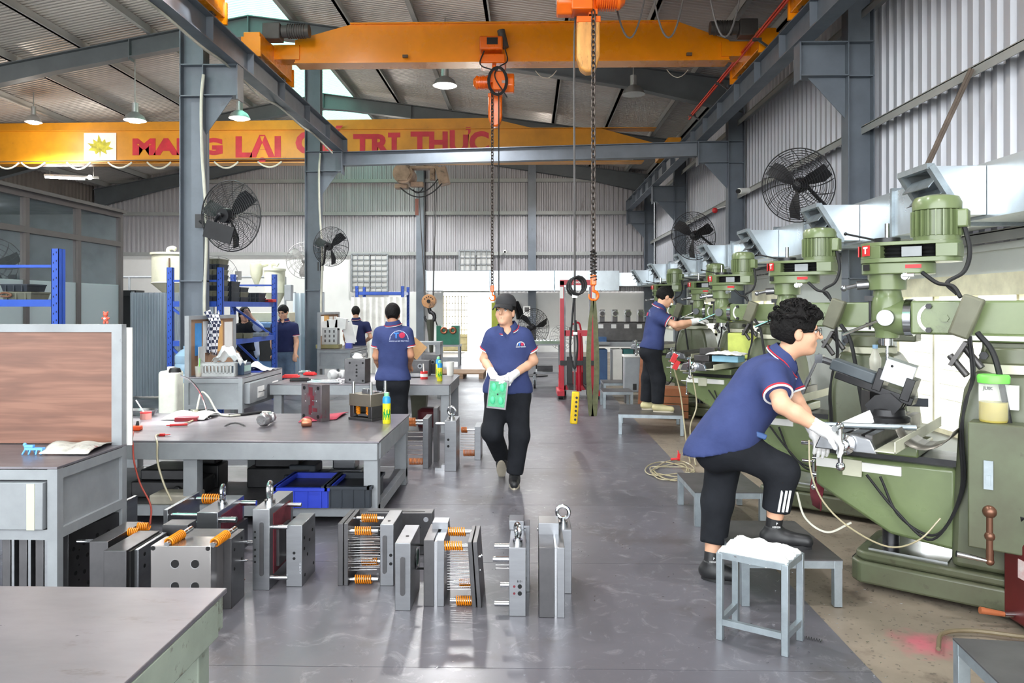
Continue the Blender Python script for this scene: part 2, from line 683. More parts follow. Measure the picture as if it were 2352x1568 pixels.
for px0, px1 in ((957, 974), (1213, 1231)):
    a, b = P(px0, 600, YB - 0.3), P(px1, 600, YB - 0.3)
    MB().bb(a.x, b.x, YB - 0.42, YB - 0.05, 0, zr(a.x) - 0.3).build('wall_post', m_beam, wback)


def grille_window(n, px0, px1, py0, py1, cols, nrows, label):
    a, b = P(px0, py1, YB - 0.2), P(px1, py0, YB - 0.2)
    t = tag(thing('window_%d' % n, label, 'window', (0, YB - 0.12, 0)), kind='structure')
    fr = MB()
    w = 0.05
    for x in (a.x, b.x):
        fr.bb(x - w / 2, x + w / 2, -.1, 0, a.z, b.z)
    for z in (a.z, b.z):
        fr.bb(a.x, b.x, -.1, 0, z - w / 2, z + w / 2)
    fr.build('window_frame', m_bench, t)
    pm = M('window_pane_%d' % n, rgb(206, 206, 204), 0.5, 0.1, 0.08, 2)
    for i in range(2):
        x0, x1 = a.x + (b.x - a.x) * i / 2, a.x + (b.x - a.x) * (i + 1) / 2
        MB().bb(x0 + .03, x1 - .03, -.04, -.02, a.z + .03, b.z - .03).build('pane', pm, t)
    for i in range(1, cols):
        x = a.x + (b.x - a.x) * i / cols
        MB().bb(x - .012, x + .012, -.1, -.075, a.z, b.z).build('bar', m_bench, t)
    for i in range(1, nrows):
        z = a.z + (b.z - a.z) * i / nrows
        MB().bb(a.x, b.x, -.1, -.075, z - .012, z + .012).build('bar', m_bench, t)


grille_window(1, 808, 890, 583, 670, 6, 7, 'barred window in the back wall behind the wall fan on the inner post')
grille_window(2, 1055, 1130, 575, 622, 6, 3, 'small barred window above the zinc duct on the back wall')

# folded lattice gate at the doorway
gt = thing('door_1', 'cream folding lattice gate pushed aside in the bright back doorway', 'gate', (DX0, YB - 0.06, 0), kind='structure')
m_gate = M('gate_cream', rgb(214, 200, 150), 0.5, 0.1)
gw = 0.82
for i in range(9):
    MB().bb(i * gw / 8 - .012, i * gw / 8 + .012, -.03, .0, 0.02, 1.95).build('upright', m_gate, gt)
for i in range(9):
    MB().bb(0, gw, -.04, -.03, .06 + i * .23, .085 + i * .23).build('rail', m_gate, gt)
MB().bb(0, gw, -.02, -.015, .02, .62).build('kick_plate', m_gate, gt)
dr = MB()
dr.bb(DX0 - .07, DX0, YB - .08, YB + .02, 0, DZ + .07).bb(DX1, DX1 + .07, YB - .08, YB + .02, 0, DZ + .07).bb(DX0, DX1, YB - .08, YB + .02, DZ, DZ + .07)
tag(dr.build('trim_1', m_white), 'white frame around the open back doorway', 'door frame', kind='structure')

# right wall: masonry with window bays, ribbed sheet above
WZ = 2.1
m_lowwall = M('pale_green_wall', rgb(222, 228, 224), 0.65, 0, 0.05, 1, stain=rgb(190, 196, 190), sthr=0.6)
wins = [(6.1, 8.9, 0.25, 1.86), (12.4, 14.6, 0.9, 1.86), (17.5, 19.7, 0.9, 1.86), (22.6, 24.4, 0.9, 1.86)]
wr = MB()
yy = YF
for y0, y1, z0, z1 in wins:
    wr.bb(XR, XR + .15, yy, y0, 0, WZ)
    wr.bb(XR, XR + .15, y0, y1, 0, z0)
    wr.bb(XR, XR + .15, y0, y1, z1, WZ)
    yy = y1
wr.bb(XR, XR + .15, yy, YB, 0, WZ)
wright = wr.build('wall_right', m_lowwall)
tag(wright, 'pale painted wall with window bays behind the green milling machines', 'wall', kind='structure')
sr = MB()
corr_wall(sr, 'x', XR + 0.02, YF, YB, WZ, zr(XR) + 0.06, pitch=0.19, amp=0.04, sgn=-1)
sr.build('wall_cladding', m_sheet, wright, sharp=20)
MB().bb(XR - .06, XR + .15, YF, YB, 2.07, 2.13).build('sill_flashing', m_lowwall, wright)
for z in (2.22, 3.77, 5.2):
    gb = MB()
    gb.bb(XR - 0.2, XR - 0.04, YF, YB, z - 0.01, z + 0.01).bb(XR - 0.2, XR - 0.19, YF, YB, z - 0.09, z)
    gb.build('girt', m_purlin, wright)
m_wframe = M('window_yellow_frame', rgb(240, 236, 206), 0.5)
for i, (y0, y1, z0, z1) in enumerate(wins):
    t = tag(thing('window_%d' % (3 + i), ['wide open window bay beside the nearest milling machine', 'second window bay along the machine wall',
            'third window bay along the machine wall', 'farthest window bay along the machine wall'][i], 'window', (XR, y0, 0)), kind='structure')
    L = y1 - y0
    fr = MB()
    fr.bb(-.05, .1, -.0, .06, z0, z1).bb(-.05, .1, L - .06, L, z0, z1).bb(-.05, .1, 0, L, z0, z0 + .05).bb(-.06, .1, 0, L, z1 - .2, z1)
    fr.build('window_frame', m_wframe, t)
    for k in range(1, 4):
        MB().bb(0.0, .05, L * k / 4 - .02, L * k / 4 + .02, z0, z1 - .2).build('mullion', m_wframe, t)
# sunlit block wall of the neighbouring yard
m_block = M('yard_block_white', rgb(246, 245, 238), 0.8, 0, 0.03, 3)
yw = MB().bb(6.1, 6.3, 2, 28, -0.2, 2.0).build('wall_yard', m_block)
tag(yw, 'sunlit white block wall of the yard seen through the window bays', 'wall', kind='structure')
bm_ = None
for r_ in range(9):
    for c_ in range(14):
        y = 5.5 + c_ * .62 + (.31 if r_ % 2 else 0)
        if bm_ is None:
            bm_ = MB().bb(-.03, 0, 0, .6, 0, .2).build('block', m_block, yw, (6.1, y, r_ * .215))
        else:
            k = bm_.copy()
            COL.objects.link(k)
            k.location = (6.1, y, r_ * .215)

# left wall
wl = MB()
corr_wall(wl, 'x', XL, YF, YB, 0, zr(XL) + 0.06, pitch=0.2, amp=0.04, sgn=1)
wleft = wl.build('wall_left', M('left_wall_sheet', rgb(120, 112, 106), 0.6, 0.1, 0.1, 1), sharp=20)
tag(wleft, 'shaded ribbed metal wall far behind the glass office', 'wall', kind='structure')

# roof: ribbed sheets either side of a translucent ridge strip
rf = MB()
pts = corr_pts(YF, YB + .2, 0.105, 0.04)


def roof_strip(mb, xa, xb):
    vs, fs = [], []
    for i, (y, a) in enumerate(pts):
        vs += [(xa, y, zr(xa) + a), (xb, y, zr(xb) + a)]
        if i:
            fs.append((2 * i - 2, 2 * i - 1, 2 * i + 1, 2 * i))
    mb.add(vs, fs)


roof_strip(rf, XL, RX - 0.75)
roof_strip(rf, RX + 0.75, XR + .1)
roof = rf.build('roof', m_roof, sharp=20)
tag(roof, 'grey ribbed metal roof sheets over the whole hall', 'roof', kind='structure')
sk = MB()
roof_strip(sk, RX - 0.75, RX)
roof_strip(sk, RX, RX + 0.75)
sk.build('skylight', m_skyl, roof, sharp=20)
for x in (-14.6, -13.2, -11.8, -10.4, -9.0, -7.6, -6.45, -4.75, -3.55, -2.15, -0.75, 0.65, 2.05, 3.3, 4.05):
    z = zr(x)
    pb = MB().bb(x - .03, x + .03, YF, YB, z - .17, z - .012).bb(x - .03, x + .06, YF, YB, z - .17, z - .155)
    pb.build('purlin', m_purlin, roof)


def rafter(y, label):
    t = MB()
    vs, fs = [], []
    st = [(XR - .1, .62), (2.0, .42), (-2.0, .34), (RX + .6, .36), (RX, .40), (RX - .6, .36), (-9.5, .34), (-12.5, .42), (XL + .2, .6)]
    for (x, dp) in st:
        zt = zr(x) - 0.18
        for yy_, w in ((y, 0.006),):
            pass
        t_ = zt
        vs += [(x, y - .1, t_), (x, y + .1, t_), (x, y - .1, t_ - .02), (x, y + .1, t_ - .02),
               (x, y - .1, t_ - dp), (x, y + .1, t_ - dp), (x, y - .1, t_ - dp - .02), (x, y + .1, t_ - dp - .02),
               (x, y - .008, t_ - .02), (x, y + .008, t_ - .02), (x, y - .008, t_ - dp), (x, y + .008, t_ - dp)]
    for i in range(len(st) - 1):
        a, b = 12 * i, 12 * i + 12
        for q in ((0, 1), (3, 2), (2, 0), (1, 3), (4, 5), (7, 6), (6, 4), (5, 7), (8, 10), (11, 9)):
            fs.append((a + q[0], a + q[1], b + q[1], b + q[0]))
    t.add(vs, fs)
    for x in (RX, RX - 2.4, RX + 2.4):
        t.bb(x - .01, x + .01, y - .1, y + .1, zr(x) - .6, zr(x) - .18)
    return tag(t.build('rafter', m_rafter, flat=True), label, 'roof beam', 'roof rafters', 'structure')


rafter(15.15, 'grey tapered steel rafter over the nearer yellow crane')
rafter(20.7, 'grey tapered steel rafter behind the old lettered crane')
rafter(26.0, 'dark steel rafter against the back wall')
rafter(9.6, 'steel rafter high above the chain hoist, out of the top of the picture')
rafter(4.1, 'steel rafter nearest the entrance, above the camera')


# ---------------------------------------------------------------- columns and crane runways
def column(x0, x1, y, ztop, side, reach, label, grp):
    """H-column with its web facing the camera and a crane bracket on one side"""
    t = thing('steel_column', label, 'column', (0, y, 0), 0, grp, 'structure')
    c = MB()
    c.bb(x0, x0 + .014, -.1, .1, 0, ztop).bb(x1 - .014, x1, -.1, .1, 0, ztop).bb(x0, x1, -.005, .005, 0, ztop)
    c.build('shaft', m_beam, t)
    st = MB()
    for z in (1.9, 4.38, 4.8):
        st.bb(x0, x1, -.1, .1, z - .007, z + .007)
    st.build('stiffener', m_beam, t)
    k = MB()
    xa = x0 if side < 0 else x1
    xe = xa + side * reach
    lo, hi = min(xa, xe), max(xa, xe)
    k.bb(lo, hi, -.005, .005, 4.38, 4.8).bb(lo, hi, -.11, .11, 4.785, 4.8).bb(lo, hi, -.11, .11, 4.38, 4.395)
    k.bb(xe - .008, xe + .008, -.11, .11, 4.33, 4.8)
    m = Matrix(((1, 0, 0), (0, 0, 1), (0, 1, 0)))
    k.prism([(xa, 3.88), (xa, 4.38), (xa + side * reach * .78, 4.38)], -.006, .006, m)
    k.build('crane_bracket', m_beam, t)
    MB().bb(x0 - .06, x1 + .06, -.16, .16, 0, .02).build('base_plate', m_beam, t)
    return t


GR, GL_ = 'columns along the machine wall', 'columns along the left crane runway'
column(3.9, 4.22, 9.5, zr(4) - .3, -1, .58, 'grey column behind the nearest large wall fan', GR)
column(3.9, 4.22, 15.1, zr(4) - .3, -1, .58, 'grey column carrying the far end of the grey cross beam', GR)
column(3.9, 4.22, 20.6, zr(4) - .3, -1, .58, 'third grey column along the machine wall', GR)
column(3.9, 4.22, 25.9, zr(4) - .3, -1, .58, 'grey column in the far corner by the back wall', GR)
colA = column(-4.68, -4.36, 10.2, 6.9, 1, .46, 'grey column with the big black fan, above the cluttered pinboard desk', GL_)
colB = column(-4.68, -4.36, 15.9, 6.9, 1, .46, 'grey column with the smaller black fan, at the near end of the cross beam', GL_)
for t, y0 in ((colA, 4.3), (colB, 4.4)):
    pt = spline([(-4.34, -.13, y0 + .35), (-4.37, -.13, y0), (-4.36, -.13, 3.6), (-4.3, -.13, 2.6), (-4.33, -.13, 1.6), (-4.3, -.13, .9)])
    MB().tube(pt, .022).build('conduit', m_cable_w, t)


def runway(x, y0, y1, label, stiff, grp):
    t = thing('crane_runway', label, 'crane runway', (x, 0, 0), 0, grp, 'structure')
    b = MB()
    b.bb(-.1, .1, y0, y1, 4.8, 4.815).bb(-.1, .1, y0, y1, 5.125, 5.14).bb(-.006, .006, y0, y1, 4.815, 5.125)
    b.build('girder', m_beam, t)
    MB().bb(-.025, .025, y0, y1, 5.14, 5.185).build('rail', m_rust, t)
    y = y0 + .4
    while y < y1:
        MB().bb(-.095, .095, y - .005, y + .005, 4.815, 5.125).build('stiffener', m_beam, t)
        y += stiff
    for k in (0, 1):
        MB().bb(-.1, .1, y0 + k * (y1 - y0) - .008, y0 + k * (y1 - y0) + .008, 4.8, 5.14).build('end_plate', m_beam, t)
    return t


rwR = runway(3.38, 2.0, 25.9, 'grey crane runway girder along the machine wall with red power rail', 1.1, None)
rwL = runway(-3.98, 2.0, 16.2, 'grey crane runway girder on the left columns with a loose white cable', 1.38, None)
for dz in (0, .05):
    MB().tube([(-.2, 5.5, 5.34 + dz), (-.2, 15.2, 5.28 + dz)], .017, 6).build('power_rail', m_redrail, rwR)
for y in (6.5, 8.6, 10.7, 12.8, 14.9):
    MB().bar((-.22, y, 5.3), (0.02, y, 5.13), .02, .03).bb(-.26, -.14, y - .02, y + .02, 5.26, 5.3).build('rail_bracket', m_cast, rwR)
cp = []
for k in range(6):
    y = 4 + k * 2.05
    cp += [(-.06, y, 4.79), (.02, y + 1, 4.70 - .05 * (k % 2))]
MB().tube(spline(cp, 6), .018, 6).build('loose_cable', m_cable_w, rwL)
a, b = Vector((-3.92, 15.95, 4.66)), Vector((3.32, 15.12, 4.66))
cbm = MB()
d = (b - a)
ln = d.length
mz = frame_from(d)
cbm.box((a + b) / 2, (.2, .014, ln), frame_from(d, (0, 0, 1)))
cbm = MB()
cbm.bar(a + Vector((0, 0, .135)), b + Vector((0, 0, .135)), .18, .014).bar(a - Vector((0, 0, .135)), b - Vector((0, 0, .135)), .18, .014).bar(a, b, .012, .27)
tag(cbm.build('cross_beam', m_beam), 'grey steel beam spanning the aisle in front of the lettered crane', 'beam', kind='structure')

# ================================================================== overhead cranes and hoists
def link_mesh(R_, r, stretch=1.5, n=12, k=6):
    mb = MB()
    pts = []
    for i in range(n):
        t = 2 * PI * i / n
        pts.append((R_ * math.cos(t), 0, R_ * math.sin(t) + (R_ * (stretch - 1) * (1 if math.sin(t) > 0.01 else (-1 if math.sin(t) < -0.01 else 0)))))
    return mb.tube(pts, r, k, closed=True)


def chain(parent, top, bottom, R_, r, mat, separate):
    top, bottom = Vector(top), Vector(bottom)
    L = top.z - bottom.z
    pitch = R_ * 2 * 1.5 - 2.4 * r
    n = int(L / pitch)
    if separate:
        ch = bpy.data.objects.new('load_chain', None)
        COL.objects.link(ch)
        ch.parent = parent
        base = link_mesh(R_, r).build('chain_link', mat, ch)
        for i in range(n + 1):
            o = base if i == 0 else base.copy()
            if i:
                COL.objects.link(o)
            o.location = top.lerp(bottom, i / n)
            o.rotation_euler = (0, 0, R(40) + (PI / 2 if i % 2 else 0))
        return ch
    mb = MB()
    for i in range(n + 1):
        p = top.lerp(bottom, i / n)
        q = link_mesh(R_, r, n=8, k=5)
        mr = rotz(R(40) + (PI / 2 if i % 2 else 0))
        mb.add([p + mr @ Vector(v) for v in q.v], q.f)
    return mb.build('load_chain', mat, parent)


def hook(parent, p, s, mat, mat2=None):
    p = Vector(p)
    k = MB()
    k.box(p + Vector((0, 0, .02 * s)), (.11 * s, .08 * s, .2 * s))
    k.build('hook_block', mat, parent, bevel=.02 * s)
    h = MB()
    c = p - Vector((0, 0, .27 * s))
    pts = [p - Vector((0, 0, .08 * s)), p - Vector((0, 0, .15 * s))]
    rs = [.022 * s, .024 * s]
    for i in range(15):
        t = R(90) - R(290) * i / 14
        pts.append(c + Vector((.085 * s * math.cos(t), 0, .085 * s * math.sin(t))))
        rs.append(.03 * s - .018 * s * (i / 14) ** 2)
    h.tube(pts, rs, 8)
    h.build('hook', mat2 or mat, parent)


def hoist(x, y, ztop, w, flip, label, chain_z, sep, bag):
    """electric chain hoist: gearbox, body, finned motor, chain bucket, chain and hook"""
    t = thing('chain_hoist', label, 'hoist', (x, y, ztop))
    s = w / .76
    f = flip
    g_ = MB()
    m = Matrix(((0, 0, f), (1, 0, 0), (0, 1, 0)))
    oc = [(.16 * s * math.cos(R(22.5 + 45 * i)), .19 * s * math.sin(R(22.5 + 45 * i))) for i in range(8)]
    g_.prism(oc, -.38 * s, -.20 * s, m, (0, 0, -.19 * s))
    g_.build('gearbox', m_orange, t, bevel=.02 * s)
    b = MB().box((-.1 * s * f, 0, -.17 * s), (.24 * s, .3 * s, .34 * s)).box((.03 * s * f, 0, -.1 * s), (.1 * s, .22 * s, .2 * s))
    b.build('body', m_orange, t, bevel=.015 * s)
    mo = MB().cyl((.06 * s * f, 0, -.17 * s), (.3 * s * f, 0, -.17 * s), .115 * s, n=20)
    for i in range(9):
        xx = (.075 + i * .024) * s * f
        mo.cyl((xx, 0, -.17 * s), (xx + .008 * s, 0, -.17 * s), .14 * s, n=20)
    mo.build('finned_motor', m_orange, t)
    e = MB().cyl((.295 * s * f, 0, -.17 * s), (.335 * s * f, 0, -.17 * s), .13 * s, n=12).cyl((.335 * s * f, 0, -.17 * s), (.39 * s * f, 0, -.17 * s), .125 * s, .07 * s, n=8)
    e.build('motor_cowl', m_orange, t, bevel=.006 * s)
    MB().box((-.385 * s * f, -.02, -.22 * s), (.008, .1 * s, .08 * s)).box((-.2 * s * f, -.155 * s, -.2 * s), (.1 * s, .006, .05 * s)).build('rating_plate', m_steel_lt, t)
    MB().cyl((.03 * s * f, 0, -.2 * s), (.03 * s * f, 0, -.36 * s), .05 * s, n=12).box((.03 * s * f, 0, -.33 * s), (.1 * s, .1 * s, .06 * s)).build('chain_guide', m_orange, t, bevel=.006)
    bx = -.02 * s * f
    bu = MB()
    pr = [(-.13, 0), (.13, 0), (.13, -.42), (.09, -.56), (.03, -.6), (-.03, -.6), (-.09, -.56), (-.13, -.42)]
    bu.prism([(a * s, c * s) for a, c in pr], -.09 * s, .09 * s, Matrix(((1, 0, 0), (0, 0, 1), (0, 1, 0))), (bx, .06 * s, -.4 * s))
    bu.build('chain_bucket', bag, t, bevel=.03 * s, seg=3)
    MB().box((bx, .06 * s, -.41 * s), (.27 * s, .2 * s, .07 * s)).build('bucket_rim', m_orange, t, bevel=.008)
    cz = chain_z - ztop
    cxx = .03 * s * f
    chain(t, (cxx, -.07 * s, -.36 * s), (cxx, -.07 * s, cz + .2 * s), .026 * s, .0085 * s, m_chain, sep)
    hook(t, (cxx, -.07 * s, cz + .12 * s), .6 * s, m_orange)
    return t


def crane(y, label, hoist_x=None):
    t = thing('overhead_crane', label, 'crane', (0, y, 0), 0, 'single girder cranes on the aisle runways')
    xa, xb = -3.55, 3.0
    vs = [(xa, 5.25), (xb, 5.25), (xb, 5.55), (xb - .75, 5.83), (xa + .85, 5.83), (xa, 5.6)]
    m = Matrix(((1, 0, 0), (0, 0, 1), (0, 1, 0)))
    MB().prism(vs, -.11, .11, m).build('girder_web', m_crane, t)
    fl_ = MB().bb(xa, xb, -.16, .16, 5.235, 5.255)
    fl_.build('bottom_flange', m_crane, t)
    tf = MB()
    tf.bb(xa + .85, xb - .75, -.15, .15, 5.825, 5.845)
    tf.bar((xa, 0, 5.61), (xa + .87, 0, 5.84), .3, .02, (0, 1, 0)) if False else None
    tf.build('top_flange', m_crane, t)
    for sx, xr in ((-1, -3.98), (1, 3.38)):
        e = MB().bb(xr - .12, xr + .12, -.75, .75, 5.22, 5.5)
        e.build('end_truck', m_crane, t, bevel=.01)
        for q in (-.58, .58):
            MB().cyl((xr - .05, q, 5.28), (xr + .05, q, 5.28), .095, n=20).build('wheel', m_cast, t)
            MB().bb(xr - .14, xr + .14, q * 1.32 - .02, q * 1.32 + .02, 5.14, 5.42).build('buffer_plate', m_crane, t)
        MB().bb(min(xr, xr - sx * .5), max(xr, xr - sx * .5), -.14, .14, 5.3, 5.52).build('end_gusset', m_crane, t)
        mx = xr - sx * .32
        mo = MB().cyl((mx - sx * .02, -.42, 5.62), (mx - sx * .42, -.42, 5.62), .095, n=20)
        for i in range(8):
            xx = mx - sx * (.1 + .035 * i)
            mo.cyl((xx, -.42, 5.62), (xx - sx * .01, -.42, 5.62), .108, n=20)
        mo.build('travel_motor', m_cable, t)
        MB().box((mx + sx * .12, -.42, 5.6), (.26, .22, .24)).build('gear_case', m_cable, t, bevel=.015)
    MB().bb(-1.9, -1.82, -.2, -.16, 5.3, 5.34).bb(2.35, 2.43, -.2, -.16, 5.3, 5.34).build('stop', m_rust, t)
    return t


crane_near = crane(8.85, 'yellow crane nearest the camera, only its end trucks and hoist in view')
crane1 = crane(11.6, 'bright yellow-orange overhead crane girder spanning the aisle')
for px, sag in ((1410, 90), (1500, 88), (1630, 90)):
    p0 = P(px, 20, 8.9)
    p1 = P(px + 75, 20, 8.9)
    MB().tube(arc((p0.x, .1, 5.25), (p1.x, .1, 5.25), .55), .012, 6).build('festoon_cable', m_cable, crane_near)
for px in (1230, 1540):
    p0, p1 = P(px, 150, 11.6), P(px + 50, 150, 11.6)
    MB().tube(arc((p0.x, .3, 5.24), (p1.x, .3, 5.24), .12), .006, 5).build('festoon_cable', m_cable_w, crane1)

m_bag = M('worn_orange_bucket', rgb(226, 160, 84), 0.5, 0, 0.15, 5, stain=rgb(150, 112, 60), sthr=0.56, sscale=6, stretch=(2, 2, .6))
pA = P(1352, 60, 8.85)
h1 = hoist(pA.x, 8.62, 5.2, .76, 1, 'large orange chain hoist at the top with a worn beige chain bucket', 1.72, True, m_bag)
hb = MB().box((0, 0.1, .05), (.5, .3, .12)).box((0, .2, .0), (.12, .3, .1))
hb.build('trolley', m_orange, h1, bevel=.015)
MB().helix((.03, -.09, -3.35), (.03, -.09, -3.02), .035, .006, 9).build('chain_spring', m_black, h1)
MB().tube(spline([(-.16, .1, -.3), (-.175, .1, -.8), (-.17, .1, -2.5), (-.168, .1, -3.5), (-.17, .1, -4.6)]), .013, 6).build('pendant_cable', m_cable, h1)
kn = MB()
for i in range(3):
    c = [(-.17 + .09 * math.sin(t) + .02 * i, .09 - .02 * i, -3.42 + .1 * math.cos(t) + .01 * i) for t in [2 * PI * j / 14 for j in range(14)]]
    kn.tube(c, .013, 6, closed=True)
kn.tube(spline([(-.17, .09, -3.45), (-.2, .08, -3.8), (-.22, .08, -4.15), (-.17, .08, -4.35), (-.14, .08, -4.1), (-.16, .09, -3.8)]), .013, 6)
kn.build('coiled_cable', m_rubber, h1)
MB().box((-.17, .09, -3.52), (.06, .05, .05)).box((-.165, .09, -3.95), (.05, .04, .03)).build('cable_tie', m_white, h1)
# pendant control
pp = P(1320, 936, 8.72)
pend = thing('pendant_control', 'yellow push-button pendant hanging just above the floor', 'control', pp)
mr = Matrix.Rotation(R(4), 3, 'Y')
MB().box((0, 0, 0), (.085, .07, .37), mr).build('housing', m_yellow, pend, bevel=.015)
for i in range(6):
    MB().cyl(mr @ Vector((.012, -.035, .12 - i * .05)), mr @ Vector((.012, -.046, .12 - i * .05)), .014, n=10).build('push_button', m_black, pend)
MB().box(mr @ Vector((-.02, -.036, 0)), (.012, .006, .3), mr).build('rib', m_yellow, pend)
# webbing sling on the big hook
sl = MB()
hp = Vector((pA.x + .03, 8.53, 1.62))
for sgn, w in ((-1, .05), (1, .055)):
    pt = spline([hp + Vector((.01 * sgn, 0, .0)), hp + Vector((.035 * sgn - .01, 0, -.35)), hp + Vector((.045 * sgn - .01, 0, -.8)), hp + Vector((.02 * sgn - .01, 0, -1.24)), hp + Vector((-.01, 0, -1.29))])
    vs, fs = [], []
    for i, p in enumerate(pt):
        ww = w * (.6 + .4 * math.sin(min(1, i / len(pt) * 2) * PI / 2)) * .55
        vs += [p + Vector((-ww, 0, 0)), p + Vector((ww, 0, 0)), p + Vector((ww, .012, 0)), p + Vector((-ww, .012, 0))]
        if i:
            a, b = 4 * i - 4, 4 * i
            for k in range(4):
                fs.append((a + k, a + (k + 1) % 4, b + (k + 1) % 4, b + k))
    sl.add(vs, fs)
tag(sl.build('webbing_sling', m_sling), 'olive webbing sling looped over the near orange hook', 'sling')

pB = P(1135, 180, 11.35)
h2 = hoist(pB.x, 11.32, 5.02, .60, -1, 'smaller orange chain hoist with looped black cable under the crane girder', 1.72, False, m_orange)
tr = MB().box((-.04, -.02, .42), (.34, .22, .2)).box((-.02, .1, .2), (.38, .4, .14)).box((0, .05, .08), (.06, .06, .16))
tr.build('trolley', m_orange, h2, bevel=.02)
MB().box((-.02, -.135, .44), (.16, .006, .1)).build('name_plate', m_black, h2)
MB().cyl((.16, .05, .4), (.1, .05, .66), .06, n=14).build('trolley_motor', m_cable, h2)
cb = MB()
for i in range(3):
    c = [(.06 + (.12 + .012 * i) * math.sin(t), -.17, -.16 + (.19 + .01 * i) * math.cos(t)) for t in [2 * PI * j / 18 for j in range(18)]]
    cb.tube(c, .011, 6, closed=True)
cb.tube(spline([(-.14, -.12, .3), (-.2, -.14, .1), (-.05, -.15, .02), (.06, -.17, .0)]), .01, 5)
cb.tube(spline([(.16, -.1, .35), (.2, -.12, .15), (.08, -.14, 0.05), (.02, -.16, -.1), (.2, -.16, -.4)]), .01, 5)
cb.tube([(.075, -.12, -.3), (.075, -.1, -3.3)], .009, 5)
cb.build('looped_cable', m_rubber, h2)
pq = P(1140, 690, 11.3)
s2 = MB().bb(pq.x - .07, pq.x + .06, 11.24, 11.28, .95, 1.62)
tag(s2.build('webbing_sling', M('yellow_green_webbing', rgb(142, 150, 52), .8)), 'yellow-green webbing sling hanging behind the man in the cap', 'sling')


# the old lettered crane
oc = thing('overhead_crane', 'old ochre crane girder painted with red lettering and a maple leaf poster', 'crane', (0, 18.5, 0))
xa, xb = -14.6, 3.25
m = Matrix(((1, 0, 0), (0, 0, 1), (0, 1, 0)))
MB().prism([(xa, 5.05), (xb - .3, 5.2), (xb, 5.3), (xb, 5.42), (xb - 1.5, 5.84), (xa, 5.84)], -.14, .14, m).build('girder_web', m_crane_old, oc)
MB().prism([(xa, 5.85), (xb - 3.0, 5.85), (xb - 4.2, 6.14), (xa, 6.06)], -.02, .3, m).build('top_chord', m_crane_old, oc)
MB().bb(xa, xb - .2, -.2, .2, 5.84, 5.855).build('top_flange', m_crane_old, oc)
MB().bb(xa, xb - .5, -.2, .2, 5.04, 5.06).build('bottom_flange', m_crane_old, oc)
MB().bb(3.2, 3.5, -.9, .9, 5.2, 5.45).build('end_truck', m_crane_old, oc)
m_let = M('lettering_red', rgb(196, 34, 52), .5)


def crane_word(txt, px0, px1, top, bot):
    a, b = P(px0, bot, 18.35), P(px1, top, 18.35)
    lettering(txt, (b.z - a.z) * 1.42, m_let, m4(((a.x + b.x) / 2, -.146, (a.z + b.z) / 2), (1, 0, 0), (0, 0, 1)), oc, bold=.03, depth=.003, width=(b.x - a.x))


crane_word('MANG', 304, 511, 321, 356)
crane_word('LẠI', 541, 645, 317, 362)
crane_word('GIÁ', 676, 800, 306, 354)
crane_word('TRỊ', 812, 920, 312, 358)
crane_word('THỰC', 944, 1124, 306, 352)
a, b = P(193, 369, 18.35), P(267, 305, 18.35)
MB().bb(a.x, b.x, -.155, -.146, a.z, b.z).build('poster', m_paper, oc)
leaf = [(0, -.95), (.06, -.35), (.5, -.62), (.42, -.3), (.98, -.18), (.62, .02), (.8, .42), (.42, .32), (.36, .62), (.14, .38), (-.1, .98), (-.2, .4), (-.5, .62), (-.46, .24), (-.92, .3), (-.6, -.02), (-.85, -.3), (-.4, -.34), (-.3, -.62), (-.04, -.4)]
c = (a + b) / 2
MB().prism([(x * .34, y * .3) for x, y in leaf], 0, .004, Matrix(((1, 0, 0), (0, 0, -1), (0, 1, 0))), (c.x, -.156, c.z)).build('maple_leaf', M('leaf_yellow', rgb(196, 190, 40), .6, var=.3, scale=8), oc)
for px in (-15, 45, 150, 245, 335, 490, 590):
    p0, p1 = P(px, 378, 18.2), P(px + 55, 378, 18.2)
    MB().tube(arc((p0.x, -.24, 5.06), (p1.x, -.24, 5.06), .13 + .05 * random.random()), .022, 6).build('festoon_cable', m_cable_w, oc)
MB().tube([(xa, -.24, 5.07), (3, -.24, 5.2)], .012, 5).build('festoon_wire', m_cable, oc)
# its wire-rope hoist
hp0 = P(970, 405, 18.4)
rh = thing('wire_rope_hoist', 'dusty beige wire-rope hoist under the lettered crane', 'hoist', (hp0.x, 18.4, hp0.z))
MB().cyl((-.42, -.35, .02), (-.42, .35, .02), .24, n=20).build('drum_case', m_brownhoist, rh)
MB().cyl((-.42, -.38, .02), (-.42, -.34, .02), .2, n=6).build('drum_cover', m_brownhoist, rh)
MB().box((-.05, 0, .2), (.9, .25, .07)).box((.25, 0, .05), (.12, .2, .3)).box((-.12, 0, -.2), (.3, .2, .12)).box((-.5, 0, -.25), (.3, .3, .1)).build('frame', m_brownhoist, rh, bevel=.01)
MB().box((.5, 0, .0), (.26, .34, .42), Matrix.Rotation(R(-14), 3, 'Y')).build('control_box', m_brownhoist, rh, bevel=.02)
cc = MB()
for q in ((-.5, -.3, .5, -.2, .55), (-.3, -.3, .4, -.1, .4), (-.2, -.35, .05, -.3, .2)):
    cc.tube(arc((q[0], -.2, q[1]), (q[2], -.2, q[3]), q[4] * .5), .016, 5)
cc.build('cable', m_rubber, rh)
bx = P(986, 705, 18.4)
rp = MB()
for px in (961, 975, 998, 1003):
    q = P(px, 500, 18.4)
    rp.tube([(q.x - hp0.x, 0, -.15), (bx.x - hp0.x + (.09 if px > 985 else -.1), 0, bx.z + .1 - hp0.z)], .012, 5)
rp.build('wire_rope', m_cable, rh)
MB().bb(-.16, -.08, -.1, -.05, -.95, -.55).build('limit_weight', M('weight_brown', rgb(120, 70, 56), .6), rh)
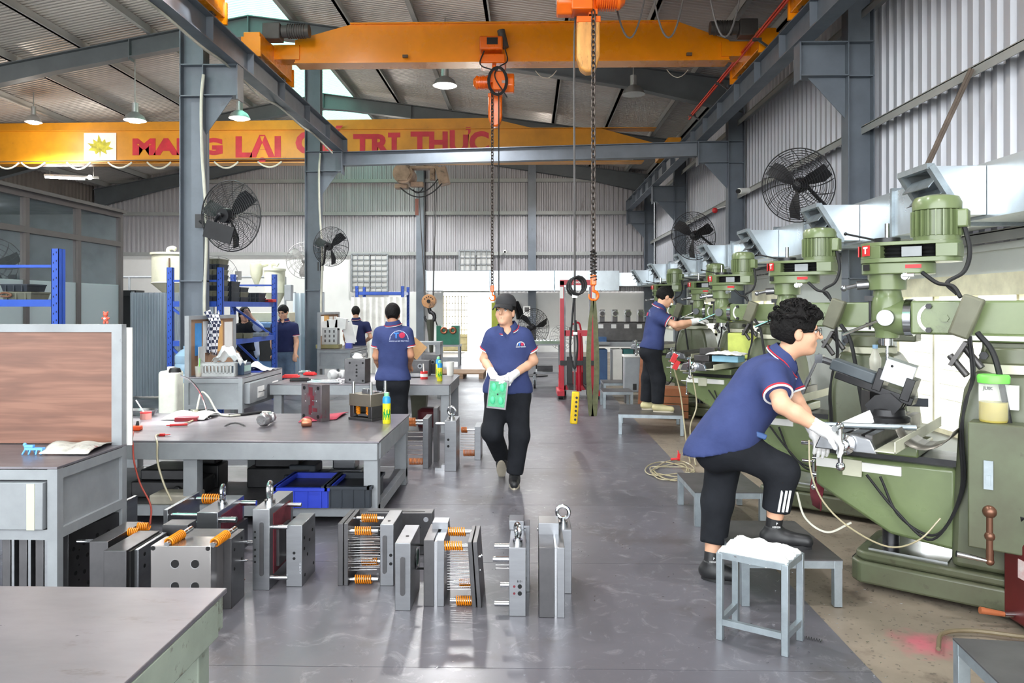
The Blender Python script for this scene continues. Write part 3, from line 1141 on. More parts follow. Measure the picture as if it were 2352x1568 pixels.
m_blk = M('hook_block_paint', rgb(176, 128, 84), .5, .1, .2, 5, stain=rgb(70, 60, 54), sthr=.55, sscale=4)
hk = thing('crane_hook_block', 'round rusty pulley block with a big dark hook behind the second bench', 'hook', (bx.x, 18.4, bx.z))
MB().cyl((0, -.13, .14), (0, .13, .14), .17, n=24).build('pulley_case', m_blk, hk, bevel=.01)
MB().cyl((0, -.15, .14), (0, -.12, .14), .045, n=12).build('axle', m_hole, hk)
for i in range(5):
    t = R(30 + 30 * i)
    MB().cyl((.11 * math.cos(t), -.14, .14 + .11 * math.sin(t)), (.11 * math.cos(t), -.12, .14 + .11 * math.sin(t)), .016, n=8).build('case_hole', m_hole, hk)
hh = MB()
pts, rs = [(0, 0, -.02), (0.02, 0, -.12)], [.05, .05]
for i in range(16):
    t = R(90) - R(285) * i / 15
    pts.append((.01 + .12 * math.cos(t), 0, -.24 + .12 * math.sin(t)))
    rs.append(.052 - .03 * (i / 15) ** 2)
hh.tube(pts, rs, 10)
hh.build('hook', m_blkoil, hk)
MB().tube([(.02, 0, -.3), (.04, 0, -.7), (.05, 0, -1.1)], [.1, .07, .045], 8).build('sling', M('dark_olive_webbing', rgb(62, 64, 54), .8), hk)

# ================================================================== lamps, duct, fans, office
m_lampshade = M('lamp_aluminium', rgb(190, 192, 192), .35, .7, .05, 5)
m_lens = M_emit('lamp_lens', (1.0, 0.98, 0.95), 40.0)


def high_bay(x, y, z, dia, lit, label, grp='high bay lamps under the roof', power=None):
    t = thing('high_bay_lamp', label, 'lamp', (x, y, z), 0, grp)
    r = dia / 2
    MB().lathe([(r, 0), (r * .96, .02), (r * .78, .1), (r * .4, .16), (r * .25, .18), (.001, .19)], 24).lathe([(r * .97, .003), (r * .7, .09), (.001, .15)], 24).build('lamp_shade', m_lampshade, t)
    MB().cyl((0, 0, .17), (0, 0, .36), r * .3, n=14).build('driver_housing', m_lampshade, t)
    zt = zr(x) - z
    if zt > .4:
        MB().cyl((0, 0, .35), (0, 0, zt), .012, n=8).build('hanger_rod', m_purlin, t)
    if lit:
        MB().lathe([(r * .9, .02), (r * .55, -.03), (.001, -.045)], 20).build('lens', m_lens, t)
        ld = bpy.data.lights.new('lamp_light', 'SPOT')
        ld.spot_size = R(152)
        ld.spot_blend = .35
        ld.energy = power or LAMP_POWER
        ld.shadow_soft_size = r * .8
        ld.color = (.97, .98, 1)
        up = bpy.data.lights.new('lamp_spill', 'POINT')
        up.energy = ld.energy * .13
        up.shadow_soft_size = r
        up.color = (1, .9, .78)
        uo = bpy.data.objects.new('lamp_spill', up)
        COL.objects.link(uo)
        uo.parent = t
        uo.location = (0, 0, -.12)
        lo = bpy.data.objects.new('lamp_light', ld)
        COL.objects.link(lo)
        lo.parent = t
        lo.location = (0, 0, -.1)
    else:
        MB().lathe([(r * .8, .03), (.001, .02)], 20).build('lens', m_white, t)
    return t


def lamp_px(px, py, y, dia, lit, label):
    p = P(px, py, y)
    return high_bay(p.x, y, p.z, dia, lit, label)


lamp_px(77, 281, 17.2, .36, True, 'lit lamp far over the office, outermost of the row above the lettering')
lamp_px(310, 277, 15.6, .45, True, 'lit lamp above the maple leaf poster')
lamp_px(550, 272, 16.3, .45, True, 'lit lamp beside the column with the big black fan')
lamp_px(1022, 197, 14.3, .46, True, 'lit lamp hanging just below the bright yellow girder')
lamp_px(1455, 217, 14.6, .44, False, 'unlit grey lamp shade near the right end of the girder')
lamp_px(1418, 278, 21.5, .44, False, 'small unlit lamp above the right end of the old crane')
lamp_px(1060, 258, 22.0, .4, False, 'small unlit lamp behind the chain hoist, above the old crane')
OVER = ('the pinboard desk', 'the middle of the aisle', 'the stool', 'the lower corner bench', 'the glass office', 'the red stacker', 'the white screen', 'the entrance', 'the cream hoppers', 'the roof of the office')  # spots below the unseen lamps, which are added to brighten the hall
for i_, (x, y) in enumerate(((-3.2, 8.4), (-0.7, 5.6), (2.6, 3.0), (-2.0, 3.2), (-7.5, 7.5), (0.3, 22.8), (-4.3, 23.0), (0.5, -1.5), (-9.5, 22.5), (-12.0, 12.0))):
    high_bay(x, y, 6.0, .46, True, 'unseen lamp added for fill light high above %s' % OVER[i_], 'added fill lamps above the picture', LAMP_POWER * (.4 if y < 6 else 1))
# twin tube lamp over the office
tl = P(165, 410, 19.5)
tt = thing('tube_lamp', 'white tube lamp glowing in the dark corner behind the office', 'lamp', tl, R(20))
MB().bb(-.62, .62, -.06, .06, .03, .08).build('batten', m_white, tt)
for sx in (-.5, .5):
    MB().cyl((sx, 0, .08), (sx, 0, zr(tl.x - .3) - tl.z), .01, n=6).build('hanger_rod', m_purlin, tt)
MB().cyl((-.6, -.02, 0), (.3, -.02, 0), .025, n=10).build('tube', m_lens, tt)
MB().ball((.42, -.02, .05), .06, 12).build('bulb', m_lens, tt)

# ---- zinc air duct along the wall and across the back
dt = thing('air_duct', 'galvanised air duct along the machine wall and the back wall', 'duct', (0, 0, 0))
DZ0, DZ1 = 2.25, 2.69
DXA, DXB = 3.6, 4.08
y = 4.0
while y < 25.0:
    y2 = min(y + 1.2, 25.2)
    MB().bb(DXA, DXB, y + .004, y2 - .004, DZ0, DZ1).build('duct_segment', m_duct, dt)
    MB().bb(DXA - .03, DXB + .03, y2 - .02, y2 + .02, DZ0 - .03, DZ1 + .03).build('duct_flange', m_galv, dt)
    y = y2
MB().prism([(DXA, 25.2), (DXB, 25.2), (DXB, 25.9), (3.0, 25.9), (3.0, 25.4)], DZ0, DZ1).build('duct_elbow', m_duct, dt)
x = 3.0
while x > -3.4:
    x2 = max(x - 2.15, -3.55)
    MB().bb(x2 + .004, x - .004, 25.4, 25.85, 2.1, 2.76).build('duct_segment', m_duct, dt)
    MB().bb(x2 - .02, x2 + .02, 25.37, 25.88, 2.07, 2.79).build('duct_flange', m_galv, dt)
    x = x2
hgr = P(2235, 158, 7.0)
m_hang = M('hanger_brown', rgb(112, 100, 90), .6, .2, .2, 5)
MB().bar(PX(2232, 158, 4.06), PX(2128, 384, 3.75), .05, .012, (0, 1, 0)).bar(PX(2232, 158, 4.06), PX(2128, 384, 3.75), .012, .05, (0, 1, 0)).build('hanger_bar', m_hang, dt)


def nozzle(y, label):
    t = thing('air_nozzle', label, 'air vent', (DXA - .004, y, 2.46), 0, 'louvred outlets along the duct')
    pr = [(.0, -.18), (.0, .2), (-.44, .2), (-.2, -.18)]
    m = Matrix(((1, 0, 0), (0, 0, 1), (0, 1, 0)))
    s = MB()
    # four sides of a short trunk, open at the slanted mouth
    for yy in (-.22, .22):
        s.prism(pr, yy - .004, yy + .004, m)
    s.bar((0, 0, .22), (-.44, 0, .22), .44, .008, (0, 0, 1)) if False else None
    s.bb(-.44, 0, -.22, .22, .195, .203)
    s.bb(-.2, 0, -.22, .22, -.183, -.175)
    s.build('trunk', m_duct, t)
    d = Vector((.22, 0, -.48))
    fr = MB()
    A, B = Vector((-.44, 0, .2)), Vector((-.2, 0, -.18))
    for yy in (-.23, .23):
        fr.bar(A + Vector((0, yy, 0)), B + Vector((0, yy, 0)), .05, .06, (0, 1, 0))
    for q in (A, B):
        fr.bar(q + Vector((0, -.24, 0)), q + Vector((0, .24, 0)), .06, .045)
    fr.build('mouth_frame', m_galv, t)
    m_in = m_galv
    for k in range(1, 4):
        q = A.lerp(B, k / 4 - .02)
        MB().bar(q + Vector((-.02, -.21, -.03)), q + Vector((-.02, .21, -.03)), .12, .008, (.75, 0, -.6)).build('louvre', m_galv, t)
    MB().bar(A.lerp(B, .5) + Vector((.1, -.2, 0)), A.lerp(B, .5) + Vector((.1, .2, 0)), .004, .42, (.9, 0, .4)).build('shadow_board', m_cast, t)
    return t


for y, l in ((6.3, 'largest louvred duct outlet, above the nearest mill motor'), (8.6, 'second louvred duct outlet, above the second mill motor'), (11.3, 'third louvred duct outlet, below the large wall fan'),
             (14.0, 'fourth louvred duct outlet, below the far wall fan'), (16.4, 'fifth louvred duct outlet'), (20.0, 'sixth louvred duct outlet'), (23.3, 'farthest louvred duct outlet near the back corner')):
    nozzle(y, l)


# ---- industrial fans
def fan(c, axis, r, label, mat, wires=18, rings=14, back=False, bracket=None, blade=True, thick=.0028, roll=0):
    """caged fan; axis points where it blows"""
    t = thing('wall_fan', label, 'fan', c, 0, 'caged fans')
    m = frame_from(axis)
    if roll:
        m = m @ rotz(roll)
    cg = MB()
    dp = r * .24
    for sgn in (1, -1):
        for i in range(rings):
            q = (i + 1.5) / (rings + .5)
            h = sgn * dp * (1 - q ** 3)
            pts = [m @ Vector((r * q * math.cos(2 * PI * k / 40), r * q * math.sin(2 * PI * k / 40), h)) for k in range(40)]
            cg.tube(pts, thick, 4, closed=True)
        for i in range(wires):
            a0 = 2 * PI * i / wires
            pts = []
            for k in range(7):
                q = .1 + .9 * k / 6
                aa = a0 + .5 * q
                pts.append(m @ Vector((r * q * math.cos(aa), r * q * math.sin(aa), sgn * dp * (1 - q ** 3))))
            cg.tube(pts, thick * 1.3, 4)
    cg.tube([m @ Vector((r * math.cos(2 * PI * k / 40), r * math.sin(2 * PI * k / 40), 0)) for k in range(40)], r * .017, 6, closed=True)
    cg.build('cage', mat, t)
    MB().lathe([(r * .2, -dp * 1.5), (r * .21, -dp * .6), (r * .15, -dp * .3), (r * .12, dp * .3), (.001, dp * .5)], 20, (0, 0, 0), m).build('motor', mat, t)
    if blade:
        b = MB()
        for k in range(3):
            a0 = 2 * PI * k / 3 + .4
            vs = []
            for q, w0, w1 in ((.12, -.25, .35), (.4, -.42, .3), (.7, -.36, .2), (.92, -.2, .18)):
                for s_, hh in ((w0, -.1), (w1, .12)):
                    vs.append(m @ Vector((r * q * math.cos(a0 + s_), r * q * math.sin(a0 + s_), r * hh)))
            vs2 = [v + m @ Vector((0, 0, .006)) for v in vs]
            fs = []
            for q in range(3):
                a = 2 * q
                fs.append((a, a + 1, a + 3, a + 2))
                fs.append((8 + a, 8 + a + 2, 8 + a + 3, 8 + a + 1))
            b.add(vs + vs2, fs)
        b.build('blades', mat, t)
    if bracket is not None:
        e = Vector(bracket) - Vector(c)
        s0 = m @ Vector((0, 0, -dp * 1.4))
        MB().tube(spline([s0, s0 + m @ Vector((0, 0, -.08)), (s0 + e) / 2 + Vector((0, 0, -.12)), e]), .022, 8).box(e, (.12, .04, .18)).build('bracket', mat, t)
    return t


m_fansil = M('fan_silver_wire', rgb(150, 148, 146), .4, .5)
f1 = fan(P(530, 496, 9.75), (.28, .93, .06), .455, 'big black caged fan on the nearer left column', m_fan, 16, 17, bracket=(-4.4, 10.1, 2.7))
mrr = rotz(R(-10)) @ Matrix.Rotation(R(16), 3, 'Y')
MB().box((-.1, -.14, -.22), (.4, .02, .22), mrr).build('control_board', m_fan, f1)
fan(P(760, 566, 15.6), (.25, .95, .02), .405, 'smaller black caged fan on the farther left column', m_fan, 16, 14, bracket=(-4.36, 15.85, 2.4))
fan(P(700, 598, 17.4), (.1, -1, 0), .42, 'silver-wire fan half hidden behind the farther left column', m_fansil, 14, 4, bracket=(-4.5, 16.1, 2.3))
fan(P(500, 634, 15.2), (.1, -1, 0), .40, 'pale fan behind the stacked dark bins', m_fansil, 12, 3, bracket=(-6.0, 15.6, 2.2), blade=False)
fan(P(1832, 426, 9.0), (-.62, -.74, -.2), .43, 'large black caged fan on the wall over the second mill', m_fan, 16, 15, bracket=(4.1, 9.4, 2.62))
fan(P(1592, 542, 14.6), (-.62, -.74, -.2), .46, 'black caged fan on the wall over the far mills', m_fan, 16, 12, bracket=(4.0, 15.0, 2.75))
# pedestal fan by the back
pf = P(1226, 752, 17.0)
sf = fan(pf, (.55, -.8, 0), .42, 'black pedestal fan standing behind the man in the cap', m_fan, 16, 10)
MB().cyl((.06, .1, -pf.z + .03), (.02, .08, -.1), .022, n=10).lathe([(.26, -pf.z), (.25, -pf.z + .03), (.05, -pf.z + .06)], 20, (.06, .1, 0)).build('stand', m_fan, sf)
fan(P(1290, 775, 18.5), (-.3, -.9, 0), .3, 'small pale fan half hidden behind the red stacker', m_fansil, 12, 5, blade=False, bracket=(P(1290, 775, 18.5).x, 18.6, 0.1))

# ---- glazed office
m_of = M('office_frame', rgb(104, 98, 96), .45, .3, .05, 3)
m_og = M_glass('office_glass', (.4, .46, .48), .03, .1)
m_frost = M_glass('frosted_film', (.86, .92, .93), .6, 1.0, True)
of = thing('office_partition', 'glazed office partition with frosted lower panes and brown-grey frames', 'partition', (-6.86, 0, 0))
ys = [12.62 - 1.2 * k for k in range(9)]
for y in ys:
    MB().bb(-.04, .04, y - .04, y + .04, 0, 3.12).build('mullion', m_of, of)
for z in (.05, 2.6, 3.08):
    MB().bb(-.045, .045, ys[-1], ys[0], z - .04, z + .04).build('rail', m_of, of)
MB().bb(-.1, .1, ys[-1], ys[0] + .05, 3.12, 3.17).build('cap_rail', m_of, of)
for i in range(len(ys) - 1):
    y0, y1 = ys[i + 1] + .04, ys[i] - .04
    MB().bb(-.004, .004, y0, y1, 2.64, 3.04).build('pane', m_og, of)
    MB().bb(-.004, .004, y0, y1, 1.92, 2.56).build('pane', m_og, of)
    MB().bb(-.004, .004, y0, y1, .09, 1.92).build('frosted_pane', m_frost, of)
MB().bb(-3.6, -.04, 12.58, 12.66, 0, 3.12).build('end_wall', M('office_board', rgb(116, 124, 128), .6), of)
MB().bb(-3.7, -3.6, 2.9, 12.66, 0, 3.12).build('rear_wall', MATS['office_board'], of)
MB().bb(-2.4, -1.2, 11.0, 11.3, 2.96, 3.0).build('ceiling_panel_light', M_emit('office_panel', (1, 1, 1), 4.0), of)
MB().bb(-2.4, -1.2, 7.6, 7.9, 2.96, 3.0).build('ceiling_panel_light', MATS['office_panel'], of)
MB().bb(-3.6, -.04, 2.9, 12.6, 3.1, 3.14).build('office_ceiling', MATS['office_board'], of)
ofan = fan((-8.3, 11.6, 2.2), (.5, -.8, 0), .42, 'dark fan seen dimly through the office glass', m_fan, 12, 5, bracket=(-8.6, 12.5, 2.0))

# ================================================================== green turret milling machines
TH = R(-38)
MI = MB


def ball_crank(t, c, axis, s=1.0, mat=None):
    """two-ended crank handle on a shaft"""
    m = frame_from(axis)
    c = Vector(c)
    mat = mat or m_chrome
    k = MB()
    k.cyl(c, c + m @ Vector((0, 0, .05 * s)), .022 * s, n=12)
    k.cyl(c + m @ Vector((.0, -.09 * s, .04 * s)), c + m @ Vector((0, .09 * s, .04 * s)), .011 * s, .014 * s, n=10)
    k.ball(c + m @ Vector((0, -.095 * s, .04 * s)), .022 * s, 12)
    k.ball(c + m @ Vector((0, .095 * s, .04 * s)), .019 * s, 12)
    k.cyl(c + m @ Vector((0, .095 * s, .04 * s)), c + m @ Vector((0, .095 * s, .12 * s)), .011 * s, .014 * s, n=10)
    return k.build('crank_handle', mat, t)


def mill(loc, label, knee_z=0.0, theta=TH):
    t = thing('milling_machine', label, 'milling machine', loc, theta, 'green turret mills along the wall')
    # local x runs from the operator towards the column, y along the table, z up; origin under the spindle
    b = MB()
    b.prism([(-.13, -.24), (-.08, -.29), (1.0, -.29), (1.0, .29), (-.08, .29), (-.13, .24)], 0.03, .15)
    b.prism([(-.11, -.23), (-.06, -.27), (.98, -.27), (.98, .27), (-.06, .27), (-.11, .23)], .15, .2)
    b.build('base', m_mill_dk, t, bevel=.015)
    MB().bb(-.05, .34, -.2, .2, .198, .206).build('chip_pan', m_steel_lt, t)
    MB().bb(-.138, -.128, -.19, .19, .06, .14).build('base_recess', m_blkoil, t)
    c = MB()
    vs, fs = [], []
    for z, x0, x1, w in ((.2, .36, .98, .24), (.55, .37, .95, .235), (.95, .39, .9, .225), (1.12, .41, .86, .2), (1.22, .45, .8, .17)):
        vs += [(x0, -w, z), (x1, -w, z), (x1, w, z), (x0, w, z)]
    for i in range(4):
        a, q = 4 * i, 4 * i + 4
        for k in range(4):
            fs.append((a + k, a + (k + 1) % 4, q + (k + 1) % 4, q + k))
    fs += [(3, 2, 1, 0), (16, 17, 18, 19)]
    c.add(vs, fs)
    c.build('column', m_mill_dk, t, bevel=.03, seg=3)
    MB().cyl((.62, 0, 1.21), (.62, 0, 1.255), .185, n=32).build('turret_scale', m_cream_mach, t)
    MB().cyl((.62, 0, 1.255), (.62, 0, 1.34), .17, .15, n=32).bb(.48, .95, -.09, .09, 1.3, 1.37).build('turret', m_mill_dk, t, bevel=.01)
    MB().cyl((.5, -.15, 1.3), (.5, -.19, 1.3), .022, n=6).cyl((.74, -.14, 1.3), (.74, -.18, 1.3), .022, n=6).build('turret_bolt', m_blkoil, t)
    r_ = MB()
    r_.bb(.14, 1.15, -.1, .1, 1.40, 1.585)
    r_.bb(.42, 1.15, -.12, .12, 1.365, 1.41)
    r_.build('ram', m_mill, t, bevel=.012)
    MB().bb(.42, 1.15, -.126, -.12, 1.375, 1.4).build('ram_scale', m_white, t)
    MB().cyl((.1, 0, 1.49), (.14, 0, 1.49), .105, n=32).build('tilt_ring', m_steel_lt, t)
    a_ = MB()
    for k in range(8):
        t0, t1 = R(120 + 15 * k), R(135 + 15 * k)
        q = [(.085 * math.cos(t0), .085 * math.sin(t0)), (.068 * math.cos(t0), .068 * math.sin(t0)), (.068 * math.cos(t1), .068 * math.sin(t1)), (.085 * math.cos(t1), .085 * math.sin(t1))]
        a_.prism(q, 0, .003, Matrix(((1, 0, 0), (0, 0, -1), (0, 1, 0))), (.26, -.101, 1.49))
    a_.build('tilt_scale', m_white, t)
    for x, z in ((.235, 1.555), (.235, 1.425), (.4, 1.49)):
        MB().cyl((x, -.1, z), (x, -.125, z), .016, n=6).build('ram_bolt', m_blkoil, t)
    MB().cyl((.31, -.1, 1.49), (.31, -.112, 1.49), .022, n=6).build('ram_plug', m_mill, t)
    # head
    h = MB()
    h.lathe([(.075, 1.43), (.082, 1.46), (.084, 1.6), (.078, 1.61), (.072, 1.645), (.1, 1.65), (.102, 1.71), (.104, 1.745)], 28)
    h.cyl((0, 0, 1.49), (.1, 0, 1.49), .1, n=24)
    h.lathe([(.05, 1.37), (.062, 1.375), (.066, 1.42), (.075, 1.44)], 24)
    h.build('head', m_mill, t)

    def slab(x0, x1, w, z0, z1, r0, r1):
        pts = []
        for k in range(9):
            q = R(90 + 22.5 * k)
            pts.append((x0 + r0 + r0 * math.cos(q), r0 * math.sin(q)))
        for k in range(9):
            q = R(-90 + 22.5 * k)
            pts.append((x1 - r1 + r1 * math.cos(q), r1 * math.sin(q)))
        return pts
    MB().prism(slab(-.135, .25, .12, 0, 0, .125, .12), 1.735, 1.80).build('housing_lower', m_mill, t, bevel=.006)
    hs = MB()
    pts = slab(-.14, .38, .13, 0, 0, .135, .13)
    hs.prism(pts, 1.80, 1.825)
    hs.prism(pts, 1.895, 1.915)
    hs.prism(slab(-.14, .02, .13, 0, 0, .135, .005), 1.825, 1.895)
    hs.prism([(.27, -.128), (.37, -.1), (.38, 0), (.37, .1), (.27, .128)], 1.825, 1.895)
    hs.prism([(.2, .06), (.2, .13), (.02, .134), (.02, .06)], 1.825, 1.895)
    hs.build('pulley_housing', m_mill, t, bevel=.006)
    pu = MB()
    for x, rr in ((.06, .09), (.235, .085)):
        pu.lathe([(rr, 1.826), (rr * .82, 1.838), (rr, 1.848), (rr * .82, 1.86), (rr, 1.87), (rr * .82, 1.882), (rr, 1.893)], 24, (x, -.02, 0))
    pu.build('belt_pulley', m_blkoil, t)
    MB().bb(.1, .2, -.115, -.105, 1.83, 1.885).build('belt_guard', m_bench, t)
    m = MB()
    m.lathe([(.118, 1.915), (.118, 1.94), (.106, 1.945), (.106, 2.08), (.122, 2.085), (.124, 2.125), (.11, 2.155), (.06, 2.168), (.001, 2.17)], 32, (.253, 0, 0))
    for i in range(22):
        q = 2 * PI * i / 22
        m.box((.253 + .118 * math.cos(q), .118 * math.sin(q), 2.01), (.026, .007, .14), rotz(q))
    m.build('motor', m_mill, t)
    MB().box((.253 + .13, -.02, 2.03), (.06, .09, .1)).build('terminal_box', m_mill, t, bevel=.01)
    MB().cyl((0, 0, 1.91), (0, 0, 1.945), .07, n=20).build('spindle_cap', m_blkoil, t)
    MB().cyl((0, 0, 1.94), (0, 0, 2.03), .013, n=10).build('drawbar', m_steel_lt, t)
    MB().cyl((-.05, -.02, 1.935), (-.2, -.1, 1.975), .006, n=8).ball((-.2, -.1, 1.975), .011, 8).build('brake_lever', m_black, t)
    MB().bb(-.142, -.136, -.06, .02, 1.84, 1.9).build('emblem_plate', m_red, t)
    MB().box((-.085, -.113, 1.87), (.06, .004, .06), rotz(R(-38))).build('emblem_plate', m_red, t)
    lettering('T', .05, m_white, m4((-.0878, -.1165, 1.87), (.788, -.616, 0), (0, 0, 1)), t, bold=.003)
    MB().box((-.085, -.108, 1.775), (.05, .004, .035), rotz(R(-38))).build('spec_plate', m_black, t)
    MB().bb(.12, .2, -.122, -.117, 1.765, 1.785).build('warning_plate', m_red, t)
    MB().cyl((.12, -.1, 1.72), (.12, -.135, 1.72), .022, n=12).box((.14, -.14, 1.725), (.06, .014, .022)).build('speed_knob', m_chrome, t, bevel=.004)
    MB().cyl((-.09, -.04, 1.68), (-.15, -.06, 1.675), .026, n=12).cyl((-.15, -.06, 1.675), (-.21, -.08, 1.66), .012, n=8).ball((-.215, -.08, 1.66), .02, 10).build('clutch_lever', m_steel, t)
    MB().cyl((.02, -.085, 1.49), (.02, -.135, 1.49), .045, n=20).build('feed_hub', m_steel, t)
    MB().cyl((.02, -.12, 1.49), (-.2, -.16, 1.39), .008, .010, n=8).build('feed_lever', m_chrome, t)
    MB().cyl((-.085, -.03, 1.42), (-.085, -.03, 1.6), .007, n=8).box((-.085, -.03, 1.6), (.05, .04, .03)).box((-.085, -.03, 1.45), (.04, .03, .02)).build('depth_stop', m_blkoil, t)
    MB().cyl((0, 0, 1.33), (0, 0, 1.37), .032, n=16).build('spindle_nose', m_steel_lt, t)
    # knee, saddle and table
    kz = knee_z
    k = MB()
    my = Matrix(((1, 0, 0), (0, 0, -1), (0, 1, 0)))
    k.prism([(-.34, .70 + kz), (-.34, .52 + kz), (.06, .30 + kz), (.38, .27 + kz), (.38, .70 + kz)], -.2, .2, my)
    k.build('knee', m_mill, t, bevel=.02)
    MB().bb(-.33, .12, -.216, -.2, .63 + kz, .68 + kz).build('scale_cover', m_white, t)
    MB().bb(-.18, -.08, -.228, -.214, .60 + kz, .69 + kz).build('reader_bracket', m_cream_mach, t)
    MB().bb(-.3, .38, -.14, .14, .70 + kz, .735 + kz).build('knee_ways', m_blkoil, t)
    s = MB().bb(-.28, .2, -.2, .2, .735 + kz, .80 + kz)
    s.build('saddle', m_mill, t, bevel=.01)
    tb = MB()
    tb.bb(-.19, .06, -.56, .56, .80 + kz, .865 + kz)
    for x0, x1 in ((-.19, -.155), (-.135, -.075), (-.055, .005), (.025, .06)):
        tb.bb(x0, x1, -.56, .56, .865 + kz, .89 + kz)
    tb.build('table', m_cast, t)
    MB().prism([(-.22, .80 + kz), (.09, .80 + kz), (.06, .87 + kz), (-.01, .89 + kz), (-.12, .89 + kz), (-.19, .87 + kz)], -.595, -.56, Matrix(((1, 0, 0), (0, 0, 1), (0, 1, 0)))).build('end_bracket', m_steel, t, bevel=.006)
    MB().bar((.13, -.6, .82 + kz), (.13, .56, .82 + kz), .1, .006).bar((.175, -.6, .845 + kz), (.175, .56, .845 + kz), .006, .06).build('chip_gutter', m_cream_mach, t)
    MB().lathe([(.055, 0), (.055, .02), (.035, .03), (.03, .05)], 24, (-.065, -.6, .84 + kz), frame_from((0, -1, 0))).build('dial', m_chrome, t)
    ball_crank(t, (-.065, -.63, .84 + kz), (0, -1, -.05), 1.1)
    MB().lathe([(.05, 0), (.05, .02), (.03, .04)], 20, (-.34, 0, .62 + kz), frame_from((-1, 0, 0))).build('dial', m_chrome, t)
    ball_crank(t, (-.37, 0.02, .62 + kz), (-1, 0, 0), 1.0)
    ball_crank(t, (-.34, -.12, .56 + kz), (-1, -.2, 0), .8)
    MB().cyl((.02, 0, .2), (.02, 0, .34 + kz), .045, n=16).build('elevating_screw', m_blkoil, t)
    # cables and switch box
    MB().box((.43, -.22, 1.50), (.1, .08, .22), Matrix.Rotation(R(20), 3, 'Y')).build('switch_box', m_bingrey, t, bevel=.012)
    cb = MB()
    cb.tube(spline([(.39, -.04, 2.0), (.42, -.06, 1.85), (.4, -.1, 1.74), (.33, -.15, 1.68), (.38, -.18, 1.62)]), .012, 6)
    cb.tube(spline([(.2, -.1, 1.74), (.28, -.14, 1.68), (.36, -.18, 1.66), (.4, -.2, 1.6)]), .011, 6)
    cb.tube(spline([(.48, -.24, 1.42), (.56, -.28, 1.3), (.62, -.3, 1.0), (.7, -.3, .5)]), .014, 6)
    cb.tube(spline([(.44, -.24, 1.4), (.46, -.27, 1.2), (.44, -.28, 1.08), (.41, -.28, .9), (.41, -.27, .6), (.3, -.27, .36), (.12, -.25, .42), (.02, -.24, .62)]), .007, 6)
    cb.tube(spline([(.45, -.24, 1.4), (.47, -.27, 1.2), (.43, -.28, 1.06), (.42, -.28, .9), (.42, -.27, .6), (.28, -.27, .33), (.1, -.25, .45), (-.05, -.24, .62)]), .007, 6)
    cb.build('cables', m_rubber, t)
    MB().box((.4, -.25, 1.31), (.02, .1, .14), Matrix.Rotation(R(30), 3, 'Y')).cyl((.36, -.26, 1.3), (.44, -.28, 1.2), .017, n=10).cyl((.42, -.22, 1.34), (.5, -.24, 1.24), .017, n=10).build('work_lamp', m_cast, t)
    return t


mills = []
mill_spots = [((2.06, 4.43), 0.0, 'nearest green milling machine, the young man in glasses cranking its table'), ((2.07, 6.16), .0, 'second green milling machine, behind the head of the young man in glasses'),
              ((2.2, 8.75), .06, 'third green milling machine, where the man on the platform works'), ((2.43, 10.97), .04, 'fourth green milling machine, its motor close behind the third'),
              ((2.14, 12.45), .08, 'farthest green milling machine near the back corner')]
for (x, y), kz, lb in mill_spots:
    if kz == 0.0 and mills:
        o = copy_tree(mills[0])
        o.location = (x, y, 0)
        o['label'] = lb
    else:
        o = mill((x, y, 0), lb, kz)
    mills.append(o)

M1 = Matrix.Translation((2.06, 4.43, 0)) @ Matrix.Rotation(TH, 4, 'Z')


def L1(x, y, z):
    return M1 @ Vector((x, y, z))


# extras of the nearest machine
n1 = mills[0]
MB().cyl((0, 0, 1.2), (0, 0, 1.33), .008, n=8).helix((0, 0, 1.2), (0, 0, 1.3), .007, .003, 5, 10, 4).build('drill_bit', m_steel_lt, n1)
eb = MB().bb(.46, .9, -.4, -.25, .36, .98)
eb.build('electric_cabinet', m_mill_dk, n1, bevel=.008)
MB().bb(.53, .57, -.41, -.4, .66, .80).bb(.54, .56, -.415, -.41, .68, .73).build('cabinet_latch', m_galv, n1)
MB().bb(.49, .66, -.268, -.235, 1.04, 1.16).build('name_label', m_paper, n1)
lettering('JUIK', .022, m_black, m4((.53, -.2695, 1.14), (1, 0, 0), (0, 0, 1)), n1, bold=.001)
jar = thing('plastic_jar', 'clear jar of yellow oil with a bright green lid on the cabinet', 'jar', L1(.56, -.32, .98))
m_jar = M_glass('jar_plastic', (.85, .88, .86), .2, .18)
MB().lathe([(.062, .012), (.066, .02), (.066, .2), (.06, .21)], 24).build('jar_body', m_jar, jar)
MB().lathe([(.058, .002), (.062, .012), (.062, .1), (.001, .1)], 24).build('oil', M('yellow_oil', rgb(190, 174, 88), .3), jar)
MB().lathe([(.07, .195), (.072, .225), (.066, .235), (.001, .236)], 24).build('jar_lid', M('lime_green_lid', rgb(120, 220, 90), .4), jar)
# tilting vice with block on the table
vc = thing('machine_vice', 'tilted dark machine vice gripping a bright steel block under the drill', 'vice', L1(-.02, .06, .89), TH)
MB().lathe([(.13, 0), (.13, .025), (.105, .035), (.10, .07), (.085, .08)], 32).build('swivel_base', m_blkoil, vc)
tl_ = Matrix.Rotation(R(18), 3, 'Y')
cr = MB()
for yy in (-.075, 0, .075):
    pr = [(.0 + .11 * math.cos(R(-20 - 16 * k)), .16 + .13 * math.sin(R(-20 - 16 * k))) for k in range(9)]
    cr.prism(pr + [(-.04, .15), (.04, .17)], yy - .014, yy + .014, Matrix(((1, 0, 0), (0, 0, 1), (0, 1, 0))))
cr.build('tilt_cradle', m_blkoil, vc)
o0 = Vector((0, 0, .17))
MB().box(o0 + tl_ @ Vector((-.06, 0, 0)), (.44, .13, .045), tl_).build('vice_bed', m_blkoil, vc, bevel=.005)
